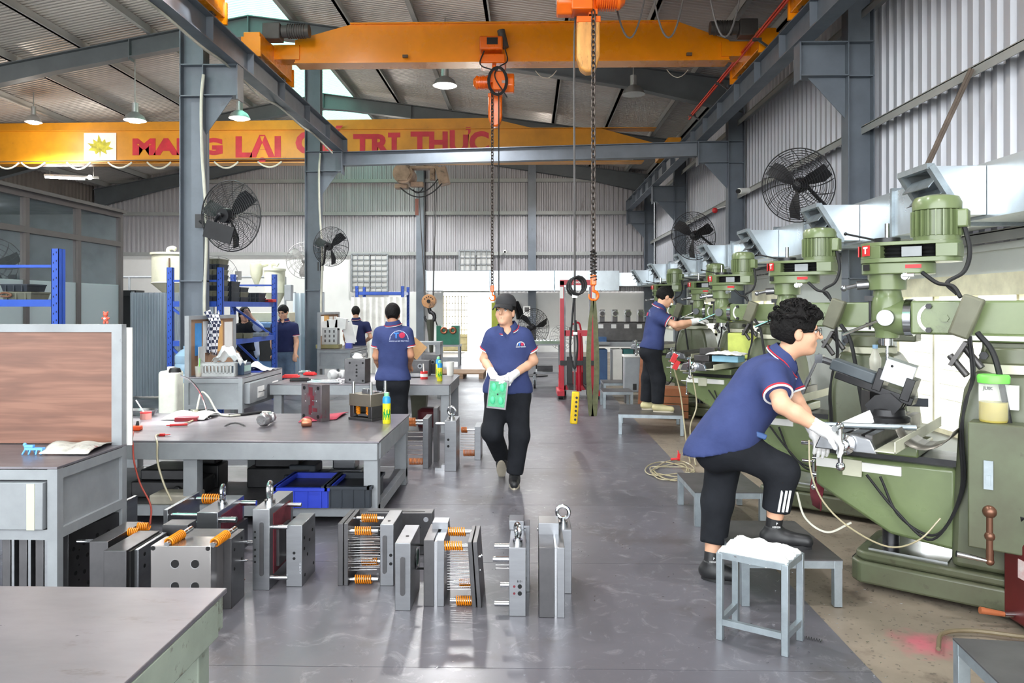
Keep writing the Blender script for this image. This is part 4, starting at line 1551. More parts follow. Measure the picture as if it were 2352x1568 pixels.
MB().box(o0 + tl_ @ Vector((-.2, 0, .05)), (.26, .1, .07), tl_).build('screw_housing', M('vice_grey_paint', rgb(84, 92, 98), .4), vc, bevel=.01)
MB().box(o0 + tl_ @ Vector((-.04, 0, .06)), (.05, .15, .13), tl_).box(o0 + tl_ @ Vector((.115, 0, .06)), (.05, .15, .13), tl_).build('jaw', m_blkoil, vc, bevel=.004)
MB().cyl(o0 + tl_ @ Vector((-.33, 0, .05)), o0 + tl_ @ Vector((-.4, 0, .05)), .02, n=12).build('screw_end', m_steel, vc)
q0 = o0 + tl_ @ Vector((-.41, 0, .05))
MB().cyl(q0 + Vector((0, 0, .03)), q0 + Vector((-.13, -.03, -.28)), .009, n=8).cyl(q0 + Vector((-.06, -.02, -.12)), q0 + Vector((-.1, -.025, -.22)), .014, n=8).box(q0, (.045, .05, .05)).build('vice_handle', m_steel, vc)
MB().box(o0 + tl_ @ Vector((.035, -.01, .13)), (.16, .12, .13), tl_ @ rotz(R(6))).build('work_block', M('bright_block', rgb(205, 210, 216), .3, .55), vc, bevel=.003)
MB().cyl(o0 + tl_ @ Vector((.0, -.075, .16)), o0 + tl_ @ Vector((.0, -.07, .16)), .008, n=10).build('block_hole', m_hole, vc)
btl = thing('plastic_bottle', 'half-full plastic bottle with a blue cap beside the steel block', 'bottle', L1(-.15, .35, 1.03))
MB().bb(-.06, .06, -.06, .06, -.14, 0).build('riser_block', m_steel_dk, btl)
MB().lathe([(.03, 0), (.034, .01), (.034, .12), (.03, .14), (.034, .16), (.034, .2), (.014, .25), (.013, .265)], 16).build('bottle_body', M('milky_bottle', rgb(206, 204, 190), .25), btl)
MB().cyl((0, 0, .262), (0, 0, .285), .016, n=14).build('bottle_cap', M('light_blue_cap', rgb(150, 190, 226), .4), btl)
tag(MB().bb(-.16, .1, -.05, .05, 0, .006).bb(-.16, .1, -.05, -.044, 0, .05).build('parts_tray', M('tray_navy', rgb(44, 50, 62), .5), None, L1(.05, .3, .96), TH + R(15)), 'dark plastic tray behind the machine vice', 'tray')
mr = Matrix.Rotation(R(8), 3, 'Y')
cd = MB().add([p - L1(-.14, -.14, .90) for p in (P(1890, 988, 4.1), P(1998, 941, 4.42), P(2013, 974, 4.42), P(2012, 988, 4.2))], [(0, 3, 2, 1)])
tag(cd.build('white_card', m_paper, None, L1(-.14, -.14, .90)), 'bent white card lying on the near end of the mill table', 'card')
tag(MB().cyl((-.24, 0, .015), (.24, 0, .015), .015, n=14).build('steel_rod', m_galv, None, L1(-.02, -.34, .89), TH + R(25)), 'round steel bar lying across the near end of the mill table', 'bar')
# bent chip guards
gd = MB()
vs, fs = [], []
for i in range(10):
    q = i / 9
    ang = -1.3 + 2.3 * q
    for w in (-.16, .16):
        p = L1(.28 + .15 * math.sin(ang), w - .26, .80 + .15 - .15 * math.cos(ang) + .06 * q * q)
        vs.append(p)
    if i:
        fs.append((2 * i - 2, 2 * i - 1, 2 * i + 1, 2 * i))
gd.add(vs, fs)
go = gd.build('chip_guard', M('guard_sheet', rgb(120, 116, 108), .35, .6))
go.modifiers.new('thick', 'SOLIDIFY').thickness = .004
tag(go, 'curled metal chip guard with bright shavings on the knee of the nearest mill', 'chip guard')
rgm = thing('work_rag', 'dark red rag hanging by the knee crank of the nearest mill', 'rag', L1(-.36, -.04, .58))
rb = MB()
vs, fs = [], []
for i in range(6):
    for j in range(5):
        vs.append(Vector((.015 * math.sin(j * 1.9 + i) - .02, -.08 + .04 * j, .04 - .055 * i + .01 * math.sin(j * 2.3))))
for i in range(5):
    for j in range(4):
        fs.append((i * 5 + j, i * 5 + j + 1, i * 5 + j + 6, i * 5 + j + 5))
rb.add(vs, fs)
rb.build('cloth', M('rag_dark_red', rgb(116, 40, 52), .9), rgm).modifiers.new('thick', 'SOLIDIFY').thickness = .006
# tooling on the third mill
M3 = Matrix.Translation((2.2, 8.75, 0)) @ Matrix.Rotation(TH, 4, 'Z')
v3 = thing('machine_vice', 'long dark vice on the table of the third mill', 'vice', M3 @ Vector((-.06, -.1, .95)), TH)
MB().bb(-.09, .09, -.3, .3, 0, .07).build('vice_bed', m_cast, v3, bevel=.006)
MB().bb(-.09, .09, .0, .09, .07, .14).bb(-.09, .09, -.16, -.08, .07, .14).build('jaw', m_cast, v3, bevel=.004)
ca = thing('plastic_can', 'lime yellow plastic can beside the spindle of the third mill', 'can', M3 @ Vector((.1, .34, .95)), TH)
MB().bb(-.14, .14, -.1, .1, 0, .3).build('can_body', M('lime_yellow_can', rgb(226, 236, 120), .5), ca, bevel=.02)
MB().cyl((.05, 0, .3), (.05, 0, .33), .03, n=12).build('can_cap', m_white, ca)
bx = thing('plastic_tray', 'pale blue tray with a white cloth on the third mill', 'tray', M3 @ Vector((.2, -.28, .95)), TH)
MB().bb(-.15, .15, -.1, .1, 0, .07).build('tray_body', M('pale_blue_tray', rgb(140, 190, 214), .5), bx, bevel=.008)
cl = MB()
vs, fs = [], []
for i in range(9):
    for j in range(7):
        vs.append((-.2 + .05 * i, -.14 + .045 * j, .075 + .05 * abs(math.sin(i * 1.3 + j)) * math.cos((i - 4) * .3) * math.cos((j - 3) * .4)))
for i in range(8):
    for j in range(6):
        fs.append((i * 7 + j, i * 7 + j + 1, i * 7 + j + 8, i * 7 + j + 7))
cl.add(vs, fs)
cl.build('white_cloth', M('white_cloth', rgb(240, 240, 238), .9), bx).modifiers.new('thick', 'SOLIDIFY').thickness = .006
for k, (px, py) in enumerate(((1548, 822), (1553, 838))):
    p = P(px, py, 8.3)
    tag(MB().box((0, 0, 0), (.05, .05, .1), Matrix.Rotation(R(25), 3, 'Y')).build('red_clamp', m_red, None, p), ['upper', 'lower'][k] + ' red clamp at the near end of the third mill table', 'clamp')

# ================================================================== benches and desks
def workbench(x0, x1, y0, y1, h, label, legs, mat, apron=.12, shelf=None, leg=.1, group='steel workbenches'):
    t = thing('workbench', label, 'workbench', ((x0 + x1) / 2, (y0 + y1) / 2, 0), 0, group)
    hx, hy = (x1 - x0) / 2, (y1 - y0) / 2
    MB().bb(-hx, hx, -hy, hy, h - .014, h).build('steel_top', m_top, t, bevel=.003)
    ap = MB()
    e = .012
    for s in (-1, 1):
        ap2 = MB().bb(-hx + e, hx - e, s * (hy - .03) - .03 + (.0 if s > 0 else 0), s * (hy - .03) + .03, h - .014 - apron, h - .014)
        ap2.build('apron', mat, t, bevel=.004)
        MB().bb(s * (hx - .03) - .03, s * (hx - .03) + .03, -hy + .06, hy - .06, h - .014 - apron, h - .014).build('apron', mat, t, bevel=.004)
    cx = (x0 + x1) / 2
    for lx in legs:
        for s in (-1, 1):
            MB().box((lx - cx, s * (hy - .075), (h - .014 - apron) / 2), (leg, leg, h - .014 - apron)).build('leg', mat, t, bevel=.004)
    if shelf:
        MB().bb(-hx + .06, hx - .06, -hy + .05, hy - .05, shelf, shelf + .012).build('lower_shelf', m_plate_grey, t)
        for s in (-1, 1):
            MB().bb(-hx + .05, hx - .05, s * (hy - .04) - .025, s * (hy - .04) + .025, shelf - .06, shelf + .012).build('shelf_rail', mat, t)
            MB().bb(s * (hx - .04) - .025, s * (hx - .04) + .025, -hy + .05, hy - .05, shelf - .06, shelf + .012).build('shelf_rail', mat, t)
    return t


BH = .604
bench1 = workbench(-3.6, -1.055, 5.34, 6.73, BH, 'long grey workbench in the middle with the red-stained mould plate on it', (-3.48, -2.41, -1.12), m_bench, shelf=.13)
bench2 = workbench(-3.2, -.965, 9.3, 10.6, BH, 'grey workbench where the man with the printed shirt back stands', (-3.1, -1.03), m_bench, shelf=None)
bench0 = workbench(-3.2, -.86, 1.0, 2.155, .75, 'stained steel-topped bench in the lower corner with worn pale green edge', (-3.1, -.93), m_bench_old, apron=.1, leg=.07)


def desk(x0, x1, y0, y1, h, label, board, draw_side, mat_board, bz=.70):
    """drawer desk; board 'back' or 'left' carries an upright framed panel"""
    t = thing('drawer_desk', label, 'desk', ((x0 + x1) / 2, (y0 + y1) / 2, 0), 0, 'grey drawer desks with upright boards')
    hx, hy = (x1 - x0) / 2, (y1 - y0) / 2
    MB().bb(-hx, hx, -hy, hy, h - .012, h).build('desk_top', m_top, t, bevel=.002)
    lg = .05
    for sx in (-1, 1):
        for sy in (-1, 1):
            MB().box((sx * (hx - lg / 2), sy * (hy - lg / 2), (h - .012) / 2), (lg, lg, h - .012)).build('leg', m_bench, t)
    for z in (h - .04, h - .34):
        for s in (-1, 1):
            MB().bb(-hx + lg, hx - lg, s * (hy - .02) - .02, s * (hy - .02) + .02, z - .025, z + .025).build('rail', m_bench, t)
            MB().bb(s * (hx - .02) - .02, s * (hx - .02) + .02, -hy + lg, hy - lg, z - .025, z + .025).build('rail', m_bench, t)
    MB().bb(-hx + .03, hx - .03, hy - .03, hy - .02, h - .34, h - .03).build('back_panel', m_bench, t)
    MB().bb(-hx + .02, -hx + .03, -hy + .05, hy - .05, h - .34, h - .03).build('side_panel', m_bench, t)
    if draw_side == 'front':
        MB().bb(hx - .03, hx - .02, -hy + .05, hy - .05, h - .34, h - .03).build('side_panel', m_bench, t)
        n = 2
        w = (2 * hx - .1) / n
        for i in range(n):
            xx = -hx + .05 + w * i
            d = MB().bb(xx + .01, xx + w - .01, -hy - .022, -hy + .3, h - .31, h - .075).build('drawer', m_bench, t, bevel=.004)
            MB().bb(xx + w - .09, xx + w - .05, -hy - .0245, -hy - .0215, h - .31, h - .08).build('peeling_label', m_cream_mach, d)
            MB().tube([(xx + w / 2 - .05, -hy - .022, h - .2), (xx + w / 2 - .05, -hy - .05, h - .2), (xx + w / 2 + .05, -hy - .05, h - .2), (xx + w / 2 + .05, -hy - .022, h - .2)], .005, 6).build('drawer_handle', m_galv, d)
    else:
        MB().bb(-hx + .05, hx - .05, -hy + .02, -hy + .03, h - .34, h - .03).build('front_panel', m_bench, t)
        n = 2
        w = (2 * hy - .12) / n
        for i in range(n):
            yy = -hy + .06 + w * i
            d = MB().bb(hx - .3, hx + (.06 if i == 0 else .018), yy + .01, yy + w - .05, h - .31, h - .075).build('drawer', m_bench, t, bevel=.004)
            xo = hx + (.06 if i == 0 else .018)
            MB().bb(xo - .001, xo + .0015, yy + w * .4, yy + w * .75, h - .27, h - .14).build('peeling_label', m_paper, d)
            MB().tube([(xo, yy + w * .45, h - .2), (xo + .03, yy + w * .45, h - .2), (xo + .03, yy + w * .7, h - .2), (xo, yy + w * .7, h - .2)], .005, 6).build('drawer_handle', m_black, d)
    fw = .06
    z0, z1 = h, h + bz
    if board == 'back':
        yb = hy - .03
        for s in (-1, 1):
            MB().bb(s * (hx - fw / 2) - fw / 2, s * (hx - fw / 2) + fw / 2, yb - .025, yb + .025, z0, z1).build('board_post', m_bench, t)
        MB().bb(-hx + fw, hx - fw, yb - .025, yb + .025, z1 - .045, z1).build('board_rail', m_bench, t)
        MB().bb(-hx + fw, hx - fw, yb - .004, yb + .012, z0 + .005, z1 - .045).build('board', mat_board, t)
        MB().bb(-hx + .02, hx + .03, yb + .03, yb + .042, z0 - .01, z1 - .02).build('backing_sheet', m_white, t)
    else:
        xb = -hx + .03
        for s in (-1, 1):
            MB().bb(xb - .025, xb + .025, s * (hy - fw / 2) - fw / 2, s * (hy - fw / 2) + fw / 2, z0, z1).build('board_post', m_bench, t)
        MB().bb(xb - .025, xb + .025, -hy + fw, hy - fw, z1 - .045, z1).build('board_rail', m_bench, t)
        MB().bb(xb - .015, xb + .004, -hy + fw, hy - fw, z0 + .005, z1 - .045).build('board', mat_board, t)
    return t


def wood_mat():
    m = M('walnut_board', rgb(150, 98, 76), .4, 0, .1, 1)
    nt = m.node_tree
    b = nt.nodes['Principled BSDF']
    tc = nt.nodes.new('ShaderNodeTexCoord')
    mp = nt.nodes.new('ShaderNodeMapping')
    mp.inputs['Scale'].default_value = (1.0, 1.0, 9.0)
    nt.links.new(tc.outputs['Object'], mp.inputs['Vector'])
    n0 = nt.nodes.new('ShaderNodeTexNoise')
    n0.inputs['Scale'].default_value = 1.6
    n0.inputs['Detail'].default_value = 3
    n0.inputs['Distortion'].default_value = .8
    nt.links.new(mp.outputs['Vector'], n0.inputs['Vector'])
    mp2 = nt.nodes.new('ShaderNodeMapping')
    mp2.inputs['Scale'].default_value = (1.0, 1.0, 20.0)
    nt.links.new(tc.outputs['Object'], mp2.inputs['Vector'])
    n1 = nt.nodes.new('ShaderNodeTexNoise')
    n1.inputs['Scale'].default_value = 2.6
    n1.inputs['Detail'].default_value = 8
    n1.inputs['Distortion'].default_value = .5
    nt.links.new(mp2.outputs['Vector'], n1.inputs['Vector'])
    ad = nt.nodes.new('ShaderNodeMath')
    ad.operation = 'MULTIPLY_ADD'
    ad.inputs[1].default_value = .6
    nt.links.new(n1.outputs['Fac'], ad.inputs[0])
    nt.links.new(n0.outputs['Fac'], ad.inputs[2])
    cr = nt.nodes.new('ShaderNodeValToRGB')
    cr.color_ramp.elements[0].position = .55
    cr.color_ramp.elements[0].color = (*rgb(100, 64, 50), 1)
    cr.color_ramp.elements[1].position = 1.05 if False else 1.0
    cr.color_ramp.elements[1].color = (*rgb(136, 94, 76), 1)
    e = cr.color_ramp.elements.new(.78)
    e.color = (*rgb(116, 76, 60), 1)
    nt.links.new(ad.outputs['Value'], cr.inputs['Fac'])
    nt.links.new(cr.outputs['Color'], b.inputs['Base Color'])
    return m


m_walnut = wood_mat()
m_pin = M('cardboard_brown', rgb(166, 130, 104), .8, 0, .1, 4)
deskA = desk(-3.75, -2.36, 3.76, 4.42, .75, 'near desk with the large walnut upright board', 'back', 'front', m_walnut)
deskB = desk(-3.93, -3.26, 8.6, 10.0, .75, 'cluttered desk with a pinboard beside the nearer left column', 'left', 'right', m_pin)
deskC = desk(-4.0, -3.37, 14.3, 15.8, .75, 'far desk with a paper-filled pinboard behind the second bench', 'left', 'right', m_pin)
# deskC: papers and basket; deskB: pinned sheets, cloth
MB().cyl((-.03, -.33 - .353, .68), (-.03, -.33 - .355, .68), .022, n=16).build('round_sticker', M('sticker_blue', rgb(150, 190, 236), .5), deskA).location = (.58, 0, -.02)


def sheet(parent, x, y0, y1, z0, z1, mat, name='pinned_sheet'):
    return MB().bb(x, x + .003, y0, y1, z0, z1).build(name, mat, parent)


m_org = M('poster_orange', rgb(232, 180, 110), .8)
m_cy = M('poster_cyan', rgb(70, 150, 220), .7)
for (y0, y1, z0, z1, mm) in ((-.5, -.32, .98, 1.36, m_cy), (-.28, -.06, 1.0, 1.38, m_paper), (.12, .3, 1.0, 1.38, m_org), (.36, .62, 1.02, 1.36, m_paper)):
    sheet(deskB, -.30, y0, y1, z0, z1, mm)
for (y0, y1, z0, z1, mm) in ((-.66, -.4, 1.0, 1.38, m_paper), (-.38, -.06, 1.08, 1.39, m_org), (0, .25, 1.0, 1.36, m_paper), (.34, .6, 1.05, 1.36, m_paper)):
    sheet(deskC, -.28, y0, y1, z0, z1, mm)


# ---- small things
def cloth_patch(name, label, cat, mat, pts_fn, nu, nv, thick=.006, group=None):
    vs, fs = [], []
    for i in range(nu):
        for j in range(nv):
            vs.append(Vector(pts_fn(i / (nu - 1), j / (nv - 1))))
    for i in range(nu - 1):
        for j in range(nv - 1):
            fs.append((i * nv + j, i * nv + j + 1, (i + 1) * nv + j + 1, (i + 1) * nv + j))
    c = sum(vs, Vector()) / len(vs)
    c.z = min(v.z for v in vs)
    o = MB().add([v - c for v in vs], fs).build(name, mat, None, c)
    o.modifiers.new('thick', 'SOLIDIFY').thickness = thick
    return tag(o, label, cat, group)


def plaid():
    m = M('plaid_cloth', rgb(60, 66, 92), .9)
    nt = m.node_tree
    b = nt.nodes['Principled BSDF']
    tc = nt.nodes.new('ShaderNodeTexCoord')
    ck = nt.nodes.new('ShaderNodeTexChecker')
    ck.inputs['Scale'].default_value = 26
    ck.inputs['Color1'].default_value = (*rgb(46, 52, 78), 1)
    ck.inputs['Color2'].default_value = (*rgb(226, 226, 232), 1)
    nt.links.new(tc.outputs['Object'], ck.inputs['Vector'])
    nt.links.new(ck.outputs['Color'], b.inputs['Base Color'])
    return m


cloth_patch('checked_shirt', 'blue and white checked cloth hung over the pinboard', 'cloth', plaid(),
            lambda u, v: (-3.87 + .05 * math.sin(v * 9 + u * 3) + (.06 * math.sin(PI * u) if u < .3 else .03), 8.98 + .36 * v * (1 - .45 * u) + .08 * u, 1.49 - .50 * u + .03 * math.sin(v * 7)), 12, 12)

bask = thing('plastic_basket', 'grey perforated basket on the cluttered pinboard desk', 'basket', (-3.62, 8.83, .75), R(6))
m_bask = M('basket_grey', rgb(186, 188, 188), .5)
for s in (-1, 1):
    q = MB()
    q.bb(-.2, .2, s * .11 - .004, s * .11 + .004, 0, .04).bb(-.2, .2, s * .11 - .004, s * .11 + .004, .12, .15)
    for i in range(11):
        q.bb(-.2 + .04 * i - .008, -.2 + .04 * i + .008, s * .11 - .004, s * .11 + .004, .03, .13)
    q.build('basket_wall', m_bask, bask)
    MB().bb(s * .2 - .004, s * .2 + .004, -.11, .11, 0, .15 if s > 0 else .34).build('basket_wall', m_bask, bask)
MB().bb(-.2, .2, -.11, .11, 0, .008).build('basket_base', m_bask, bask)
cup = thing('drink_cup', 'clear takeaway cup with milky drink and a green straw', 'cup', (-3.80, 8.68, .75))
MB().lathe([(.03, 0), (.042, .12), (.043, .12)], 16).build('cup_body', M_glass('cup_clear', (.9, .9, .88), .15, .35), cup)
MB().lathe([(.029, .003), (.034, .045), (.001, .046)], 16).build('milk_tea', M('milk_tea', rgb(206, 184, 156), .4), cup)
MB().cyl((0.005, 0, .02), (.02, -.01, .21), .007, n=8).build('straw', M('straw_green', rgb(140, 220, 110), .4), cup)
cloth_patch('plastic_bag', 'crumpled clear plastic bag on the grey basket', 'bag', M_glass('clear_film', (.9, .92, .93), .15, .5),
            lambda u, v: (-3.68 + .34 * u, 8.74 + .22 * v, .90 + .2 * math.sin(PI * u) * (.6 + .4 * math.sin(v * 6)) + .03 * math.sin(u * 17 + v * 9)), 14, 9, .002)
wb_ = thing('plastic_box', 'dark blue box beside the basket on the pinboard desk', 'box', (-3.42, 9.0, .75))
MB().bb(-.07, .07, -.12, .12, 0, .14).build('box_body', M('navy_box', rgb(44, 66, 92), .5), wb_, bevel=.008)
MB().bb(.02, .075, -.1, .1, .04, .11).build('box_window', M('pale_teal', rgb(150, 186, 180), .4), wb_)
cloth_patch('paper_pile', 'crumpled white papers on the right end of the pinboard desk', 'papers', m_paper,
            lambda u, v: (-3.5 + .26 * u, 9.3 + .42 * v, .765 + .12 * max(0, math.sin(PI * u * 1.2)) * max(0, 1 - abs(v - .3) * 2) + .01 * math.sin(v * 11)), 9, 9, .004)
tag(MB().box((0, 0, .012), (.24, .4, .018)).build('clipboard', M('clipboard_blue', rgb(70, 90, 190), .5), None, (-3.43, 9.45, .745), R(4)), 'blue clipboard under the crumpled white papers', 'clipboard')
jug = thing('water_bottle', 'pale blue water cooler bottle behind the pinboard', 'bottle', (-4.25, 9.35, .62))
MB().lathe([(.12, 0), (.13, .02), (.13, .1), (.122, .115), (.13, .13), (.13, .22), (.122, .235), (.13, .25), (.13, .33), (.06, .4), (.03, .41), (.03, .45)], 24).build('bottle_body', M_glass('water_blue', (.45, .66, .85), .1, .6), jug)
wc = thing('water_cooler', 'tall white water dispenser beside the pinboard desk', 'water dispenser', (-4.2, 9.3, 0), 0)
MB().bb(-.2, .2, -.18, .18, 0, .62).build('cabinet', m_cream_mach, wc, bevel=.03)
wp = thing('plastic_drum', 'pale cream plastic canister standing left of the pinboard desk', 'canister', P(393, 950, 8.2) * Vector((1, 1, 0)) if False else Vector((P(393, 900, 8.1).x, 8.1, 0)))
MB().bb(-.1, .1, -.1, .1, 0, .87).build('canister_body', M('canister_cream', rgb(232, 234, 220), .4), wp, bevel=.035, seg=3)
MB().cyl((0, 0, .87), (0, 0, .91), .04, n=14).build('canister_cap', m_white, wp)

# desk C basket of papers
b3 = thing('paper_basket', 'perforated grey basket stuffed with white papers on the far desk', 'basket', (-3.83, 14.6, .76))
MB().bb(-.2, .16, -.1, .1, .07, .4).build('basket_body', m_bask, b3, bevel=.01)
for i in range(4):
    for j in range(3):
        MB().bb(-.17 + .085 * i, -.14 + .085 * i, -.103, -.1, .12 + .09 * j, .17 + .09 * j).build('basket_slot', m_cast, b3)
for i in range(3):
    MB().box((-.1 + .16 * i, .0, .42 + .03 * i), (.2, .16, .2), Matrix.Rotation(R(8 * i - 8), 3, 'Y')).build('paper_bundle', m_paper, b3)
MB().bb(-.24, .2, -.14, .14, 0, .07).build('tray', M('tray_olive', rgb(150, 142, 96), .5), b3)
b4 = thing('file_holder', 'blue desk file holder with loose papers on the far desk', 'file holder', (-3.5, 14.75, .75))
MB().bb(-.06, .06, -.06, .06, 0, .1).build('holder_body', M('holder_blue', rgb(84, 92, 190), .5), b4)
MB().box((.0, 0, .3), (.2, .04, .42), Matrix.Rotation(R(-14), 3, 'Y')).box((.04, 0.03, .28), (.2, .03, .36), Matrix.Rotation(R(10), 3, 'Y')).build('loose_paper', m_paper, b4)

# walnut desk: figurine, toy, rag
bear = thing('bear_figurine', 'tiny red bear figurine on top of the walnut board frame', 'figurine', P(243, 744, 4.39))
MB().ball((0, 0, .03), .016, 12, (1, .8, 1.1)).ball((0, -.002, .056), .014, 12).ball((-.011, 0, .069), .006, 8).ball((.011, 0, .069), .006, 8).ball((-.009, 0, .01), .008, 8, (1, 1, 1.3)).ball((.009, 0, .01), .008, 8, (1, 1, 1.3)).ball((-.018, -.002, .034), .007, 8).ball((.018, -.002, .034), .007, 8).build('figure', M('bear_red', rgb(196, 92, 72), .4), bear)
MB().ball((0, -.013, .032), .007, 8).build('belly_patch', m_white, bear)
toy = thing('toy_frame', 'small sky-blue plastic stand on the walnut desk', 'plastic stand', PZ(80, 1042, .75))
tb_ = MB().box((0, 0, .028), (.1, .03, .014)).box((-.03, 0, .042), (.05, .022, .014)).ball((-.055, 0, .05), .011, 8)
for sx in (-.045, -.015, .02, .045):
    tb_.bar((sx, -.012, .026), (sx * 1.15, -.028, 0), .008, .008).bar((sx, .012, .026), (sx * 1.15, .028, 0), .008, .008)
tb_.build('stand_body', m_blue_pl, toy, bevel=.002)
gl = cloth_patch('dirty_gloves', 'crumpled dirty white work gloves on the walnut desk', 'gloves', M('glove_dirty', rgb(206, 202, 194), .9, var=.2, scale=14, stain=rgb(134, 52, 60), sthr=.6, sscale=9),
                 lambda u, v: (PZ(108 + 112 * u, 1040 - 6 * v, .75).x, PZ(160, 1046 - 26 * v, .75).y, .757 + .035 * math.sin(PI * v) * (.35 + .65 * abs(math.sin(u * 5.3 + v * 2)))), 16, 9, .005)
tag(MB().box((0, 0, .03), (.012, .1, .06)).build('wooden_offcut', m_wood, None, PZ(150, 1020, .75)), 'thin wooden offcut against the foot of the walnut board', 'wood') if False else None

# ---- things on the long bench
def on1(px, py):
    return PZ(px, py, BH)


sp = thing('socket_block', 'orange extension socket with a black plug on the long bench', 'extension socket', on1(308, 988), R(5))
MB().bb(-.055, .055, -.03, .03, 0, .036).build('socket_body', m_orange_pl, sp, bevel=.008)
MB().cyl((.02, .01, .036), (.022, .012, .07), .014, .008, n=10).build('plug', m_black, sp)
pA1 = on1(308, 993)
c1 = [on1(306, 994) + Vector((0, 0, .01)), on1(303, 1012) + Vector((0, 0, .006)), Vector((on1(300, 1015).x, 5.31, BH - .02)), P(308, 1060, 5.28), P(322, 1110, 5.25), P(346, 1160, 5.2), P(345, 1204, 5.15)]
tag(MB().tube(spline(c1), .006, 6).build('red_cable', M('cable_red', rgb(176, 66, 50), .5)), 'thin red cable hanging from the orange socket', 'cable')
c2 = [on1(372, 1000) + Vector((0, 0, .012)), on1(358, 1004) + Vector((0, 0, .01)), Vector((on1(357, 1015).x, 5.31, BH - .015)), P(362, 1060, 5.28), P(376, 1110, 5.26), P(394, 1150, 5.24)]
tag(MB().tube(spline(c2), .007, 6).build('grey_cable', m_hose), 'beige cable with a red clip hanging over the bench edge', 'cable')
clip = thing('red_clip', 'red crocodile clip lying at the bench edge', 'clip', on1(372, 1001), R(-8))
MB().bb(-.025, .02, -.012, .012, 0, .018).bar((.015, -.006, .01), (.06, -.014, .012), .008, .006).bar((.015, .006, .01), (.06, .012, .012), .008, .006).build('clip_body', m_red, clip, bevel=.003)
tray = thing('metal_tray', 'shallow shiny metal tray at the back of the long bench', 'tray', on1(322, 953))
MB().lathe([(.12, .004), (.15, .05), (.155, .05), (.122, .0)], 24, (0, 0, 0), Matrix.Diagonal((1, .6, 1))).build('tray_body', m_steel_lt, tray)
tin = thing('paint_tin', 'reddish tin with a white stirring stick in it', 'tin', on1(335, 962))
MB().lathe([(.045, 0), (.045, .06), (.04, .062), (.04, .03), (.001, .03)], 20).build('tin_body', M('tin_rose', rgb(176, 120, 112), .45, .2), tin)
MB().lathe([(.046, .052), (.047, .062), (.04, .062)], 20).build('tin_rim', m_red, tin)
MB().cyl((0, 0, .03), (-.085, .0, .16), .006, n=8).build('stick', m_white, tin)
cloth_patch('white_rags', 'heap of bright white rags under the bench lamp', 'rags', m_paper,
            lambda u, v: (on1(372 + 100 * u, 965).x, on1(400, 966 - 14 * v).y, BH + .008 + .05 * math.sin(PI * v) * (.3 + .7 * abs(math.sin(u * 6)))), 14, 8, .005)
rbx = thing('red_box', 'dark red case with wires beside the bench lamp', 'case', on1(430, 966), R(12))
MB().bb(-.09, .09, -.05, .05, 0, .035).build('case_body', M('case_dark_red', rgb(136, 28, 40), .45), rbx, bevel=.004)
pen = thing('air_pen', 'red air grinder pen lying on the long bench', 'grinder', on1(412, 979), R(18))
MB().cyl((-.07, 0, .012), (.06, 0, .014), .010, n=10).cyl((-.095, 0, .011), (-.07, 0, .012), .005, n=8).build('pen_body', m_red, pen)
c3 = [on1(425, 976) + Vector((0, 0, .014)), on1(448, 965) + Vector((0, 0, .01)), on1(458, 955) + Vector((0, 0, .03)), on1(445, 962) + Vector((0, 0, .07))]
tag(MB().tube(spline(c3), .006, 6).build('air_line', m_hose), 'curled pale air line of the red grinder pen', 'cable')
# goose-neck bench lamp
lp = thing('bench_lamp', 'lit goose-neck lamp with a black head on the long bench', 'lamp', on1(474, 962))
MB().bb(-.03, .03, -.03, .03, 0, .012).build('lamp_foot', m_steel_lt, lp, bevel=.003)
base = on1(474, 962)
hd = P(402, 852, 6.25)
pts = [Vector((0, 0, .01)), P(474, 940, 6.45) - base, P(462, 905, 6.4) - base, P(440, 876, 6.33) - base, P(414, 862, 6.28) - base]
MB().tube(spline(pts), .008, 8).build('goose_neck', m_steel_lt, lp)
hh = hd - base
MB().lathe([(.048, -.012), (.05, 0), (.04, .025), (.001, .032)], 20, hh).build('lamp_head', m_black, lp)
MB().lathe([(.044, -.013), (.001, -.016)], 20, hh).build('lamp_lens', m_lens, lp)
ld = bpy.data.lights.new('bench_lamp_light', 'SPOT')
ld.energy = 22
ld.spot_size = R(95)
ld.spot_blend = .5
ld.shadow_soft_size = .04
lo = bpy.data.objects.new('bench_lamp_light', ld)
COL.objects.link(lo)
lo.parent = lp
lo.location = hh - Vector((0, 0, .03))
lo.rotation_euler = (R(12), 0, 0)
c4 = [on1(452, 945) + Vector((0, 0, .02)), on1(462, 930) + Vector((0, 0, .12)), on1(478, 935) + Vector((0, 0, .1)), on1(500, 952) + Vector((0, 0, .02)), on1(525, 957) + Vector((0, 0, .01)), on1(560, 954) + Vector((0, 0, .01)), on1(600, 949) + Vector((0, 0, .01)), on1(622, 949) + Vector((0, 0, .01))]
tag(MB().tube(spline(c4), .009, 6).build('lamp_cable', m_cable_w), 'pale cable with a black sleeve running along the back of the long bench', 'cable')
tag(MB().tube(spline([c4[4], c4[5], c4[6]]), .0125, 8).build('cable_sleeve', m_rubber), 'black rubber sleeve around the pale bench cable', 'cable sleeve')


def mallet(name, label, loc, rz, mat, s=1.0):
    t = thing(name, label, 'hammer', loc, rz)
    MB().lathe([(.038 * s, 0), (.052 * s, .02 * s), (.054 * s, .05 * s), (.04 * s, .075 * s), (.028 * s, .085 * s), (.028 * s, .115 * s), (.042 * s, .125 * s), (.044 * s, .15 * s), (.03 * s, .165 * s)], 10, (0, -.08 * s, .055 * s), frame_from((0.35, 1, .02))).build('hammer_head', mat, t)
    MB().cyl((.03 * s, 0, .05 * s), (.05 * s, .25 * s, .03 * s), .012 * s, n=10).build('hammer_handle', m_wood, t)
    return t


